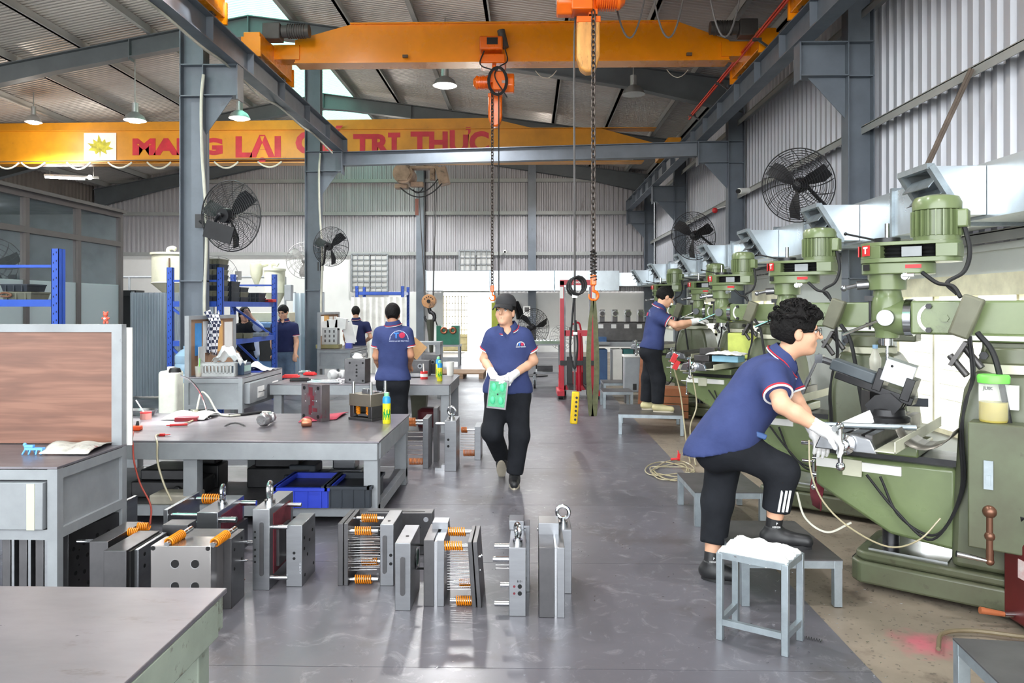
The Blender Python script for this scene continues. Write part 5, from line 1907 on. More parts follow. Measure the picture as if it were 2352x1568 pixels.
m_foil = M('foil_wrap', rgb(178, 178, 180), .28, .8, .1, 20, bump=.3, bscale=30)
mallet('wrapped_mallet', 'silver tape-wrapped mallet lying on the long bench', on1(604, 978), R(10), m_foil, 1.05)
cu_ = thing('copper_hammer', 'small copper hammer head beside the red rag', 'hammer', on1(704, 980))
MB().lathe([(.028, -.04), (.034, -.03), (.034, .03), (.028, .04)], 16, (0, 0, .035), frame_from((1, .3, 0))).build('hammer_head', m_copper, cu_)
MB().cyl((0, 0, .035), (0, 0, .065), .012, n=10).build('hammer_eye', m_copper, cu_)
cloth_patch('red_rag', 'pinkish red rag at the foot of the red-stained mould plate', 'rag', M('rag_pink', rgb(186, 74, 92), .9),
            lambda u, v: (on1(705 + 72 * u, 962).x, on1(700, 972 - 16 * v - 8 * u).y, BH + .006 + .03 * math.sin(PI * v) * (1 - .6 * u) * (.6 + .4 * math.sin(u * 8))), 10, 6, .005)


def spray_can(loc, label, grp=None, s=1.0):
    t = thing('spray_can', label, 'spray can', loc, R(20), grp)
    r = .033 * s
    h = .235 * s
    n = 24
    MB().lathe([(r * .95, 0), (r, .006), (r, h * .40)], n).build('can_lower', M('can_yellow', rgb(232, 224, 40), .35), t)
    MB().lathe([(r, h * .40), (r, h * .72)], n).build('can_middle', MATS['can_yellow'], t)
    MB().lathe([(r * 1.003, h * .70), (r * 1.003, h * .86), (r * .8, h * .93), (r * .45, h * .95)], n).build('can_upper', M('can_blue', rgb(40, 150, 214), .35), t)
    g = MB()
    for i in range(10):
        t0, t1 = R(-150 + 11 * i), R(-150 + 11 * (i + 1))
        hh0 = h * (.14 + .08 * (i % 3)), h * (.42 + .1 * math.sin(i * 1.7))
        vs = [(r * 1.01 * math.cos(a), r * 1.01 * math.sin(a), z) for a, z in ((t0, hh0[0]), (t1, hh0[0]), (t1, hh0[1]), (t0, hh0[1]))]
        g.add(vs, [(0, 1, 2, 3)])
    g.build('green_label', M('can_green', rgb(30, 150, 60), .35), t)
    MB().lathe([(r * .5, h * .93), (r * .62, h * .97), (r * .55, h * 1.06), (r * .3, h * 1.08), (.001, h * 1.085)], 16).build('can_cap', M('cap_mint', rgb(150, 226, 170), .4), t)
    return t


spray_can(on1(888, 972), 'yellow, blue and green spray can on the long bench', 'spray cans')

# ---- things on the second bench
def on2(px, py):
    return PZ(px, py, BH)


spray_can(on2(1010, 875), 'spray can standing at the near edge of the second bench', 'spray cans', 1.05)
sc2 = spray_can(on2(1007, 866), 'yellow and red spray can just behind the other on the second bench', 'spray cans', 1.1)
mg = thing('paper_cup', 'tall white cup on the far corner of the second bench', 'cup', on2(1034, 862))
MB().lathe([(.045, 0), (.055, .19), (.05, .19), (.042, .01)], 20).build('cup_body', m_white, mg)
tn = thing('glue_tin', 'red and white tin with a brush standing in it on the second bench', 'tin', on2(974, 870))
MB().lathe([(.05, 0), (.05, .1), (.045, .1), (.045, .05), (.001, .05)], 20).build('tin_body', m_red, tn)
MB().lathe([(.0505, .03), (.0508, .07)], 20).build('tin_label', m_white, tn)
MB().cyl((0, 0, .05), (-.01, 0, .2), .008, n=8).build('brush', m_white, tn)
mallet('wrapped_mallet', 'pale wrapped mallet on the second bench beside the steel block', on2(770, 874), R(-30), M('cloth_wrap', rgb(206, 206, 206), .7), 1.35)
for i, (px, py, w, d, rz, mm, lb) in enumerate(((668, 868, .22, .12, 8, m_red, 'red toolbox lid lying on the left end of the second bench'), (712, 862, .16, .1, -10, m_red, 'red plastic tray on the second bench'),
                                                (690, 876, .26, .05, 14, m_rubber, 'dark grip of a tool on the second bench'), (745, 880, .4, .16, 4, m_steel_lt, 'shiny flat steel strip on the second bench'),
                                                (700, 858, .14, .14, 0, m_steel_lt, 'bright metal offcut on the left end of the second bench'), (950, 866, .3, .14, 6, m_steel, 'flat ground steel plate beside the red tin'))):
    o = MB().box((0, 0, .02), (w, d, .03)).box((0, 0, .04), (w * .8, d * .7, .02)).build('bench_tool', mm, None, on2(px, py), R(rz), bevel=.006)
    tag(o, lb, 'tool')
# bright work lamp on the second bench
l2 = thing('bench_lamp', 'glaring lit lamp on the second bench next to the man', 'lamp', (on2(845, 862).x, 10.1, BH))
MB().bb(-.06, .06, -.05, .05, 0, .02).cyl((0, 0, .02), (-.03, 0, .25), .012, n=8).build('lamp_stand', m_white, l2)
MB().lathe([(.07, -.02), (.06, .02), (.001, .035)], 16, (-.04, -.02, .29), frame_from((.1, .5, .8))).build('lamp_head', m_white, l2)
MB().lathe([(.062, -.022), (.001, -.03)], 16, (-.04, -.02, .29), frame_from((.1, .5, .8))).build('lamp_lens', M_emit('lamp_lens_2', (1, .98, .94), 60), l2)
ld = bpy.data.lights.new('bench_lamp_light', 'POINT')
ld.energy = 14
ld.shadow_soft_size = .04
lo = bpy.data.objects.new('bench_lamp_light', ld)
COL.objects.link(lo)
lo.parent = l2
lo.location = (-.045, -.06, .24)
ca_ = thing('cardboard_piece', 'tan cardboard sheet held beside the man at the second bench', 'cardboard', P(955, 800, 9.35))
MB().box((0, 0, 0), (.2, .012, .2), Matrix.Rotation(R(40), 3, 'Y')).build('card', M('card_tan', rgb(214, 170, 120), .8), ca_)


# ---- bins and clutter below the benches
def bin_(loc, dx, dy, h, mat, label, rz=0, grp=None, fill=None):
    t = thing('storage_bin', label, 'bin', loc, rz, grp)
    b = MB()
    w = .012
    b.bb(-dx / 2, dx / 2, -dy / 2, dy / 2, 0, w)
    for s in (-1, 1):
        b.bb(s * dx / 2 - w / 2, s * dx / 2 + w / 2, -dy / 2, dy / 2, 0, h).bb(-dx / 2, dx / 2, s * dy / 2 - w / 2, s * dy / 2 + w / 2, 0, h)
    b.build('bin_body', mat, t)
    r_ = MB()
    for s in (-1, 1):
        r_.bb(s * dx / 2 - .018, s * dx / 2 + .018, -dy / 2 - .018, dy / 2 + .018, h - .02, h).bb(-dx / 2, dx / 2, s * dy / 2 - .018, s * dy / 2 + .018, h - .02, h)
    for i in range(4):
        r_.bb(-dx / 2 + dx * (i + .5) / 4 - .006, -dx / 2 + dx * (i + .5) / 4 + .006, -dy / 2 - .014, -dy / 2, 0, h)
    r_.build('bin_rim', mat, t)
    if fill:
        MB().bb(-dx / 2 + w, dx / 2 - w, -dy / 2 + w, dy / 2 - w, w, h * .7).build('contents', fill, t)
    return t


SH = .142
p = PZ(688, 1168, SH)
bin_((p.x, p.y + .28, SH), .38, .5, .14, m_binblue, 'blue plastic bin of tools on the shelf under the long bench', 0, None, m_blkoil)
p = PZ(795, 1168, SH)
bin_((p.x, p.y + .26, SH), .32, .46, .15, m_bindark, 'black plastic bin next to the blue one under the long bench', 0, None, m_blkoil)
tag(MB().box((0, 0, .035), (.32, .2, .07)).build('stone_slab', M('slab_beige', rgb(176, 170, 156), .8), None, PZ(385, 1164, SH) + Vector((0, .15, 0)), bevel=.012), 'beige slab lying on the shelf under the long bench', 'slab')
for i, (px, w, d, h, yo, mm, lb) in enumerate(((330, .5, .4, .2, .5, m_blkoil, 'dark iron plates under the left half of the long bench'), (395, .16, .2, .3, .7, m_black, 'black canister at the back under the long bench'),
                                              (575, .5, .3, .26, .75, m_blkoil, 'black machine casting under the middle of the long bench'), (640, .3, .26, .18, .7, m_bindark, 'small dark crate behind the blue bin'),
                                              (735, .26, .2, .2, .82, m_steel, 'bright steel plate stack behind the bins under the long bench'))):
    p = PZ(px, 1168, SH)
    o = MB().bb(-w / 2, w / 2, -d / 2, d / 2, 0, h * .6).bb(-w * .4, w * .3, -d * .4, d * .4, h * .6, h).cyl((w * .2, -d / 2 - .02, h * .3), (w * .2, -d / 2, h * .3), .03, n=12)
    tag(o.build('bench_clutter', mm, None, (p.x, p.y + yo, SH), bevel=.01), lb, 'iron part')
rg = MB().torus((0, 0, .16), (0, 1, 0), .14, .007, 24, 6)
tag(rg.build('wire_ring', m_cable, None, (P(540, 1050, 6.0).x, 6.0, .33)), 'loop of grey cable hanging under the long bench', 'cable')
bt = thing('waste_bucket', 'olive square bucket under the second bench', 'bucket', PZ(950, 968, 0) * Vector((1, 1, 0)) + Vector((0, .55, 0)))
MB().lathe([(.13, 0), (.16, .3), (.15, .3), (.12, .01)], 4, (0, 0, 0), rotz(R(45))).build('bucket_body', m_bingrey, bt)
for i, (px, mm, lb) in enumerate(((905, m_blkoil, 'black round drum under the second bench'), (985, M('dark_red_part', rgb(90, 34, 40), .5), 'dark red clutter under the second bench'))):
    q = P(px, 950, 9.9)
    tag(MB().lathe([(.14, 0), (.15, .02), (.15, .2), (.1, .24), (.001, .24)], 16).build('bench_clutter', mm, None, (q.x, 9.9, 0)), lb, 'drum')


# ================================================================== stools and platforms
def platform(c, dx, dy, h, label, rz=0):
    t = thing('step_platform', label, 'platform', (c[0], c[1], 0), rz, 'low steel standing platforms')
    MB().bb(-dx / 2, dx / 2, -dy / 2, dy / 2, h - .006, h).build('deck', m_plate_grey, t)
    for sx in (-1, 1):
        for sy in (-1, 1):
            MB().box((sx * (dx / 2 - .022), sy * (dy / 2 - .022), h / 2 - .003), (.042, .042, h - .006)).build('leg', m_galv, t, bevel=.002)
    for s in (-1, 1):
        MB().bb(-dx / 2, dx / 2, s * (dy / 2 - .02) - .018, s * (dy / 2 - .02) + .018, h - .046, h - .006).build('edge_rail', m_galv, t)
        MB().bb(s * (dx / 2 - .02) - .018, s * (dx / 2 - .02) + .018, -dy / 2, dy / 2, h - .046, h - .006).build('edge_rail', m_galv, t)
    return t


platform((1.36, 4.33), .52, .72, .245, 'low steel platform under the young man in glasses')
platform((1.42, 5.72), .5, .64, .245, 'low steel platform behind the young man in glasses')
platform((1.54, 9.72), .78, .95, .25, 'low steel platform the man at the third mill stands on', R(-8))
platform((1.36, 11.9), .46, .5, .26, 'low steel platform left of the standing man at the mill')
platform((1.52, 13.3), .5, .6, .26, 'farthest low steel platform near the back mills')
platform((2.0, 2.42), 1.0, .66, .35, 'steel platform cut off by the lower right corner', R(-6))

st = thing('work_stool', 'galvanised steel stool with a torn white padded seat', 'stool', (0, 0, 0))
q = [PZ(1654, 1467), PZ(1804, 1505), PZ(1838, 1469), PZ(1690, 1428)]
c = sum(q, Vector()) / 4
st.location = c
q = [v - c for v in q]
SHT = .425
for v in q:
    MB().bar(v, v + Vector((0, 0, SHT - .02)), .03, .03, (q[1] - q[0])).build('leg', m_galv, st, bevel=.002)
for i in range(4):
    a, b = q[i], q[(i + 1) % 4]
    MB().bar(a + Vector((0, 0, SHT - .03)), b + Vector((0, 0, SHT - .03)), .028, .03).build('top_rail', m_galv, st)
    if i != 2:
        MB().bar(a + Vector((0, 0, .085)), b + Vector((0, 0, .085)), .022, .028).build('stretcher', m_galv, st)
sd = MB()
vs, fs = [], []
N = 18
for lay in range(2):
    for i in range(N):
        for j in range(N):
            u, v = i / (N - 1), j / (N - 1)
            p = (q[0].lerp(q[1], u)).lerp(q[3].lerp(q[2], u), v) * 1.06
            e = min(u, 1 - u, v, 1 - v)
            hgt = .03 * min(1, e * 9) ** .5 + .006 * math.sin(u * 21 + v * 13) + .005 * math.sin(v * 27 - u * 9)
            z = SHT - .02 + (hgt if lay else -.012 * (1 if e > .02 else 1.6 + math.sin(i * 1.7 + j * 2.1)))
            vs.append((p.x, p.y, z))
for i in range(N - 1):
    for j in range(N - 1):
        a = i * N + j
        fs.append((a, a + N, a + N + 1, a + 1))
        a += N * N
        fs.append((a, a + 1, a + N + 1, a + N))
for i in range(N - 1):
    for a, b in ((i, i + 1), ((i + 1) * N + N - 1, i * N + N - 1)) if False else ():
        pass
    fs.append((i * N, (i + 1) * N, N * N + (i + 1) * N, N * N + i * N))
    fs.append(((i + 1) * N + N - 1, i * N + N - 1, N * N + i * N + N - 1, N * N + (i + 1) * N + N - 1))
    fs.append((i + 1, i, N * N + i, N * N + i + 1))
    b = (N - 1) * N
    fs.append((b + i, b + i + 1, N * N + b + i + 1, N * N + b + i))
sd.add(vs, fs)
sd.build('padded_seat', M('torn_white_pad', rgb(232, 232, 230), .7, 0, .06, 9, stain=rgb(150, 140, 128), sthr=.68, sscale=9, bump=.4, bscale=40), st)

# maroon machine at the right edge
mm_ = thing('bench_machine', 'maroon machine with a brown ball crank cut off by the right edge', 'machine', (2.355, 3.2, 0), 0)
MB().bb(0, .7, -.3, .64, 0.02, .42).build('machine_body', m_maroon, mm_, bevel=.015)
MB().bb(-.003, .002, .2, .52, .25, .34).build('name_plate', M('plate_red_white', rgb(190, 60, 70), .5, col2=rgb(232, 226, 224), scale=9), mm_)
MB().bb(.02, .7, -.2, .6, .42, .47).build('saddle', m_blkoil, mm_)
for i in range(9):
    MB().bar((.0, .56 - .05 * i, .50 + .006 * i), (.4, .52 - .05 * i, .55 + .006 * i), .012, .09, (0, -.5, 1)).build('bellows_fold', m_rubber, mm_)
MB().bb(.1, .8, -.3, .12, .52, .62).build('table', m_cast, mm_, bevel=.004)
MB().cyl((.02, .58, .43), (-.1, .58, .43), .018, n=12).lathe([(.04, 0), (.04, .02), (.02, .03)], 16, (-.02, .58, .43), frame_from((-1, 0, 0))).build('crank_shaft', m_galv, mm_)
m_bronze = M('bronze_ball', rgb(120, 84, 66), .35, .6)
MB().cyl((-.1, .58, .31), (-.1, .58, .54), .017, n=12).ball((-.1, .58, .55), .033, 16).ball((-.1, .58, .43), .026, 12).ball((-.1, .58, .305), .02, 12).build('crank_arm', m_bronze, mm_)
MB().cyl((-.1, .58, .305), (-.24, .62, .33), .009, .016, n=10).build('crank_grip', m_chrome, mm_)
MB().cyl((0, .55, .06), (-.05, .55, .06), .014, n=10).build('lower_shaft', m_chrome, mm_)
MB().cyl((-.05, .55, .06), (-.16, .56, .075), .012, .017, n=10).build('lower_grip', M('wood_grip', rgb(168, 96, 60), .5), mm_)

# ================================================================== injection mould halves on the floor
def holes(parent, face, pts, r, depth=.002, mat=None, name='bore'):
    """round bores shown as recessed dark discs with a bright chamfer; face = (axis, coordinate)"""
    ax, c = face
    for (a, b) in pts:
        k = MB()
        if ax == 'x':
            k.cyl((c - .006, a, b), (c + depth, a, b), r, n=14)
        elif ax == 'y':
            k.cyl((a, c + .006, b), (a, c - depth, b), r, n=14)
        else:
            k.cyl((a, b, c - .006), (a, b, c + depth), r, n=14)
        k.build(name, mat or m_hole, parent)


def eyebolt(parent, p, s=1.0, ax=(1, .35, 0)):
    p = Vector(p)
    MB().cyl(p, p + Vector((0, 0, .014 * s)), .02 * s, n=14).cyl(p + Vector((0, 0, .012 * s)), p + Vector((0, 0, .03 * s)), .012 * s, n=12).torus(p + Vector((0, 0, .052 * s)), ax, .026 * s, .0085 * s, 20, 8).build('eyebolt', m_steel_lt, parent)


def pin(parent, a, b, r, mat=None, name='guide_pin'):
    a, b = Vector(a), Vector(b)
    d = b - a
    k = MB().cyl(a, b, r, n=14)
    for f in (.3, .55, .8):
        k.cyl(a + d * f, a + d * (f + .03), r * 1.06, n=14)
    return k.build(name, mat or m_steel_lt, parent)


def spring(parent, a, b, R_, turns, r=.0036):
    return MB().helix(a, b, R_, r, turns, 12, 6).build('spring', m_spring, parent)


def slot(parent, x, y, z0, z1, w):
    """milled round-ended groove on the near edge face"""
    pr = []
    for k in range(9):
        t = R(180 * k / 8)
        pr.append((x + w * math.cos(t), z1 + w * math.sin(t)))
    for k in range(9):
        t = R(180 + 180 * k / 8)
        pr.append((x + w * math.cos(t), z0 + w * math.sin(t)))
    MB().prism(pr, -.001, .008, Matrix(((1, 0, 0), (0, 0, -1), (0, 1, 0))), (0, y, 0)).build('groove', m_steel_dk, parent)


def plate(px0, px1, pyt, pyb, L, label, mat=None, grp='mould halves standing on the floor', rz=0.0):
    """steel plate standing on edge: px0..px1 near edge face, L how far it runs back. returns thing, w, h"""
    a = PZ(px0, pyb)
    Y = a.y
    x0, x1 = P(px0, pyb, Y).x, P(px1, pyb, Y).x
    h = P(px0, pyt, Y).z
    w = x1 - x0
    t = thing('mould_half', label, 'mould', ((x0 + x1) / 2, Y, 0), rz, grp)
    MB().bb(-w / 2, w / 2, 0, L, 0, h).build('plate', mat or m_steel, t, bevel=.0025)
    return t, w, h


# pair by the aisle
t, w, h = plate(1169, 1208, 1257, 1415, .32, 'bright mould half with guide pins pointing left and an eyebolt, by the aisle')
eyebolt(t, (0, .08, h), 1.25)
MB().bb(-w / 2 + .02, w / 2 + .02, .33, .45, 0, h + .015).build('rear_plate', m_steel, t, bevel=.002)
MB().bb(-.05, .03, .3, .42, h + .0, h + .05).build('slide_block', m_steel, t, bevel=.002)
for z, L_ in ((.97 * h, .1), (.92 * h - .05, .11), (.34 * h + .02, .06), (.12 * h, .1)):
    pin(t, (-w / 2, .06, z), (-w / 2 - L_ * .75, .06, z), .014)
for z in (.85, .8, .6, .55, .5):
    pin(t, (-w / 2, .2, z * h), (-w / 2 - .075, .2, z * h), .0025, m_steel_lt, 'ejector_pin')
holes(t, ('y', 0), [(.012, .15), (.012, .115)], .011)
holes(t, ('y', 0), [(-.016, .15), (-.016, .115)], .006, mat=m_red_stain)
holes(t, ('x', w / 2), [(.06, .3), (.06, .1), (.25, .3), (.25, .1)], .01)
lettering('B101', .014, m_hole, m4((.012, -.0012, .175), (1, 0, 0), (0, 0, 1)), t)
t, w, h = plate(1238, 1274, 1257, 1418, .34, 'stepped mould base with a square recess, by the aisle', m_steel_dk)
MB().bb(w / 2 + .012, w / 2 + .05, 0, .34, 0, h).build('side_plate', m_steel, t, bevel=.002)
MB().bb(w / 2 - .001, w / 2 + .013, .012, .33, 0, h - .01).build('spacer', m_steel_lt, t)
MB().bb(-w / 2, w / 2 + .03, .22, .36, h - .02, h + .06).build('rear_block', m_steel, t, bevel=.002)
t, w, h = plate(1277, 1313, 1216, 1363, .28, 'mould half with a tall eyebolt behind the stepped base')
eyebolt(t, (0, .1, h), 1.3, (.2, 1, 0))
for z in (.95 * h,):
    pin(t, (-w / 2, .08, z), (-w / 2 - .1, .08, z), .013)
holes(t, ('y', 0), [(-.018, .2), (-.018, .165), (-.018, .08)], .012)

# open mould with springs
t, w, h = plate(776, 788, 1202, 1345, .3, 'open mould with orange springs and a bundle of thin ejector pins', m_steel_dk)
MB().bb(w / 2 + .004, w / 2 + .028, 0, .3, 0, h).build('ejector_plate', m_steel_dk, t, bevel=.002)
x0 = w / 2 + .03
for z, y in ((.93 * h, .2), (.86 * h, .03), (.08 * h, .03), (.2 * h, .2)):
    pin(t, (x0, y, z), (x0 + .16, y, z), .011)
    spring(t, (x0 + .03, y, z), (x0 + .125, y, z), .022, 8)
random.seed(3)
ep = MB()
for i in range(14):
    for y in (.06, .12, .2):
        z = h * (.2 + .62 * i / 14) + random.uniform(-.004, .004)
        MB().cyl((x0, y, z), (x0 + random.uniform(.12, .17), y, z + .004), .0022, n=6).build('ejector_pin', m_steel_lt, t)
t, w, h = plate(873, 904, 1204, 1345, .3, 'slotted mould plate facing the ejector pins')
slot(t, -.012, 0, .08, h - .07, .011)
holes(t, ('y', 0), [(.022, h * .5), (.022, h * .36)], .009)
holes(t, ('z', h), [(0, .07)], .008)
t, w, h = plate(907, 943, 1247, 1402, .33, 'slotted mould plate standing frontmost in the middle')
slot(t, 0, 0, .09, h - .08, .012)
holes(t, ('z', h), [(.005, .12)], .009)
holes(t, ('x', w / 2), [(.22, .2)], .05, mat=m_green_pl)
MB().torus((w / 2, .22, .2), (1, 0, 0), .052, .006, 20, 6).build('bore_ring', m_steel_lt, t)
pin(t, (w / 2, .28, .25), (w / 2 + .03, .28, .25), .006, m_hole, 'bolt')
pin(t, (w / 2, .28, .12), (w / 2 + .03, .28, .12), .006, m_hole, 'bolt')
# wide plate behind
a = P(817, 1330, 4.75)
b = P(993, 1178, 4.75)
t = thing('mould_half', 'wide grey mould plate standing behind the slotted plates', 'mould', ((a.x + b.x) / 2, 4.75, 0), 0, 'mould halves standing on the floor')
W = b.x - a.x
MB().bb(-W / 2, W / 2, 0, .11, 0, b.z).build('plate', m_steel_dk, t, bevel=.003)
holes(t, ('y', 0), [(W / 2 - .04, b.z - .04), (-W / 2 + .04, b.z - .04)], .016, mat=m_steel_lt)
holes(t, ('y', 0), [(W / 2 - .08, b.z - .09), (.02, b.z - .07), (-.03, b.z - .075)], .007)
MB().bb(-W / 2 + .07, W / 2 - .05, .03, .036, b.z, b.z + .0015).build('groove', m_hole, t)
# twin assembly with leaning plate
t, w, h = plate(973, 997, 1240, 1392, .3, 'mould half with orange springs and a leaning back plate, right of the middle', m_steel_dk)
MB().bb(w / 2, w / 2 + .016, .006, .3, 0, h - .01).build('spacer', m_steel_lt, t)
MB().bb(w / 2 + .016, w / 2 + .052, 0, .3, 0, h).build('plate', m_steel, t, bevel=.002)
MB().bb(-w / 2 + .02, w / 2 + .05, .2, .3, h, h + .035).build('slide_block', m_steel, t)
x0 = w / 2 + .052
lean = Matrix.Rotation(R(-4), 3, 'Y')
MB().box((x0 + .145, .14, h / 2 - .004), (.022, .3, h * .99), lean).build('leaning_plate', m_steel_dk, t, bevel=.002)
MB().box((x0 + .172, .14, h / 2 - .004), (.022, .3, h * .99), lean).build('leaning_plate', m_steel_dk, t, bevel=.002)
for z, y in ((.9 * h, .02), (.96 * h, .2)):
    pin(t, (x0, y, z), (x0 + .13, y, z), .011)
    spring(t, (x0, y, z), (x0 + .095, y, z), .022, 8)
for z, y in ((.07 * h, .02), (.15 * h, .2)):
    pin(t, (x0 + .03, y, z), (x0 + .15, y, z), .011)
    spring(t, (x0 + .06, y, z), (x0 + .15, y, z), .022, 8)
for i in range(15):
    for y in (.06, .16):
        z = h * (.2 + .62 * i / 15)
        MB().cyl((x0 + .01, y, z - .004), (x0 + .135, y, z), .002, n=6).build('ejector_pin', m_steel_lt, t)
holes(t, ('x', x0 + .184), [(.06, .24), (.06, .17), (.2, .2), (.06, .06)], .008, mat=m_steel_lt)

# tall pair near the bench end
t, w, h = plate(580, 619, 1169, 1355, .42, 'tall slotted mould plate with an eyebolt beside the long bench', m_steel)
eyebolt(t, (.005, .13, h), 1.5, (1, .1, 0))
slot(t, .004, 0, .09, h - .08, .0105)
holes(t, ('y', 0), [(-.033, h * q) for q in (.72, .65, .5, .42, .35)], .006)
MB().bb(w / 2 - .004, w / 2 + .004, .06, .36, .07, h - .04).build('red_cavity', m_red_stain, t)
MB().bb(w / 2, w / 2 + .02, .1, .3, .1, h - .14).build('core_block', m_steel_dk, t)
for y, z in ((.05, .75 * h), (.3, .88 * h), (.05, .12 * h), (.3, .22 * h)):
    pin(t, (w / 2, y, z), (w / 2 + .085, y, z), .012)
t, w, h = plate(657, 694, 1206, 1347, .26, 'plain mould plate joined by pins to the tall slotted one', m_steel)
holes(t, ('y', 0), [(.0, h * .55), (.0, h * .46)], .008)
holes(t, ('x', w / 2), [(.04, .26), (.04, .2), (.1, .15), (.2, .26), (.22, .06), (.05, .05), (.14, .22)], .009)
lettering('17-0193-22', .014, m_steel_lt, m4((.034, -.0012, h * .3), (0, 0, 1), (-1, 0, 0)), t)
# large assembly at the bench leg
a, b = P(452, 1330, 4.45), P(500, 1177, 4.45)
W, h = b.x - a.x, b.z
t = thing('mould_half', 'large mould assembly with eyebolt, one spring and thick pins before the long bench', 'mould', ((a.x + b.x) / 2, 4.45, 0), 0, 'mould halves standing on the floor')
MB().bb(-W / 2, W / 2, 0, .42, 0, h).build('plate', m_steel, t, bevel=.003)
eyebolt(t, (.02, .18, h), 1.5, (1, .2, 0))
MB().bb(W / 2 - .004, W / 2 + .004, .05, .38, .06, h - .03).build('red_cavity', m_red_stain, t)
MB().bb(W / 2, W / 2 + .03, .2, .4, .02, h - .14).build('core_block', m_steel_dk, t)
MB().bb(-W / 2 - .19, -W / 2 - .165, -.02, .42, 0, h + .02).build('back_plate', m_steel, t, bevel=.002)
for y, z, s in ((.02, h - .02, 0), (.36, h - .01, 1)):
    pin(t, (-W / 2 - .16, y, z), (-W / 2, y, z), .012)
    if s:
        spring(t, (-W / 2 - .12, y, z), (-W / 2, y, z), .028, 8, .0045)
for y, z in ((.03, h - .05), (.36, h - .035), (.36, .05)):
    pin(t, (W / 2, y, z), (W / 2 + .1, y, z), .018)
for i in range(6):
    MB().cyl((-W / 2 - .12 - .012 * i, .05 + .02 * i, h - .07 - .022 * i), (-W / 2, .05 + .02 * i, h - .07 - .02 * i), .0028, n=6).build('ejector_pin', m_steel_lt, t)
# front block with bores
a, b = P(346, 1420, 3.72), P(484, 1254, 3.72)
W, h = b.x - a.x, b.z
t = thing('mould_half', 'shiny mould block with round bores and two orange springs on top', 'mould', ((a.x + b.x) / 2, 3.72, 0), 0, 'mould halves standing on the floor')
MB().bb(-W / 2, W / 2, 0, .16, 0, h).build('plate', M('polished_block', rgb(176, 172, 170), .22, .95, .06, 3, stretch=(6, 1, 1)), t, bevel=.002)
MB().bb(-W / 2 + .05, W / 2 + .04, .16, .34, 0, h - .012).build('rear_plate', m_steel_dk, t, bevel=.002)
holes(t, ('y', 0), [(-.03, h - .09), (.07, h - .09), (-.03, h - .2), (.07, h - .2)], .023, .001, mat=m_steel_lt)
holes(t, ('y', 0), [(-.028, h - .088), (.072, h - .088), (-.028, h - .198), (.072, h - .198)], .0205)
holes(t, ('y', 0), [(-W / 2 + .012, h - .012), (W / 2 - .014, h - .012)], .011)
for x in (-.07, W / 2 + .01):
    pin(t, (x, .0, h + .006), (x + .035, .2, h + .03), .013)
    spring(t, (x, .02, h + .01), (x + .02, .13, h + .022), .021, 9, .004)
holes(t, ('x', W / 2 + .04), [(.2, h - .08), (.3, h - .05), (.2, h - .18), (.3, h - .16)], .008)
pin(t, (W / 2 + .04, .3, h - .07), (W / 2 + .07, .3, h - .07), .006)
pin(t, (W / 2 + .04, .3, h - .17), (W / 2 + .07, .3, h - .17), .006)
cloth_patch('red_scrap_rag', 'scrap of reddish rag on the floor behind the shiny block', 'rag', M('rag_dusk', rgb(136, 84, 80), .9),
            lambda u, v: (PZ(525 + 28 * u, 1345).x, PZ(530, 1352 - 16 * v).y, .01 + .03 * math.sin(PI * v) * abs(math.sin(u * 5 + 1))), 8, 6, .006)
# two dark blocks behind
for (p0, p1, yt, yb, L_, mm, lb) in ((238, 290, 1264, 1425, .34, m_steel_dk, 'dark mould plate pair just behind the lower bench corner'), (300, 318, 1262, 1415, .3, m_steel, 'narrow bright mould plate beside the dark pair'),
                                     (205, 248, 1243, 1400, .36, m_steel_dk, 'stepped dark mould base below the walnut desk')):
    t, w, h = plate(p0, p1, yt, yb, L_, lb, mm)
    holes(t, ('x', w / 2), [(.06, h - .04), (.06, h - .1), (.25, h - .06), (.2, h * .4)], .01)
    if p0 == 205:
        pin(t, (-w / 2, .1, h - .03), (-w / 2 - .12, .1, h - .03), .011)
        for y in (.2, .3):
            spring(t, (w / 2, y, h - .01), (w / 2 + .06, y, h - .01), .02, 6)
        holes(t, ('y', 0), [(.02, h * .3), (.02, h * .22)], .009)
    if p0 == 238:
        MB().bb(w / 2, w / 2 + .012, .02, L_, 0, h - .01).build('spacer', m_hole, t)
    if p0 == 300:
        MB().bb(-w / 2, w / 2 + .1, .33, .44, 0, h + .03).build('rear_block', m_steel_dk, t, bevel=.002)
# plate with many bores under the walnut desk
a, b = P(128, 1400, 4.0), P(190, 1172, 4.35)
t = thing('mould_half', 'dark mould plate full of bores standing under the walnut desk', 'mould', (-2.42, 3.95, 0), R(-6), 'mould halves standing on the floor')
MB().bb(-.05, 0, 0, .42, 0, .36).build('plate', m_steel_dk, t, bevel=.002)
random.seed(11)
holes(t, ('x', 0), [(.05 + .09 * (k % 4) + random.uniform(-.02, .02), .05 + .075 * (k // 4) + random.uniform(-.015, .015)) for k in range(16)], .012)
holes(t, ('x', 0), [(.08 + .09 * (k % 4), .09 + .08 * (k // 4)) for k in range(12)], .005)
t, w, h = plate(193, 205, 1185, 1330, .34, 'thin mould plate with orange springs behind the desk leg', m_steel_dk)
for z in (h - .02, .08):
    spring(t, (-w / 2 - .07, .06, z), (-w / 2, .06, z), .02, 6)
MB().bb(w / 2 + .05, w / 2 + .07, .1, .4, 0, h + .02).build('back_plate', m_steel, t)
for i in range(3):
    t, w, h = plate(5 + 38 * i, 24 + 38 * i, 1230, 1400, .4, ['mould plate at the very left edge under the walnut desk', 'second mould plate from the left edge under the walnut desk', 'third mould plate from the left edge under the walnut desk'][i], m_steel_dk)
    MB().bb(w / 2 + .006, w / 2 + .02, .0, .4, 0, h - .02).build('spacer', m_steel, t)

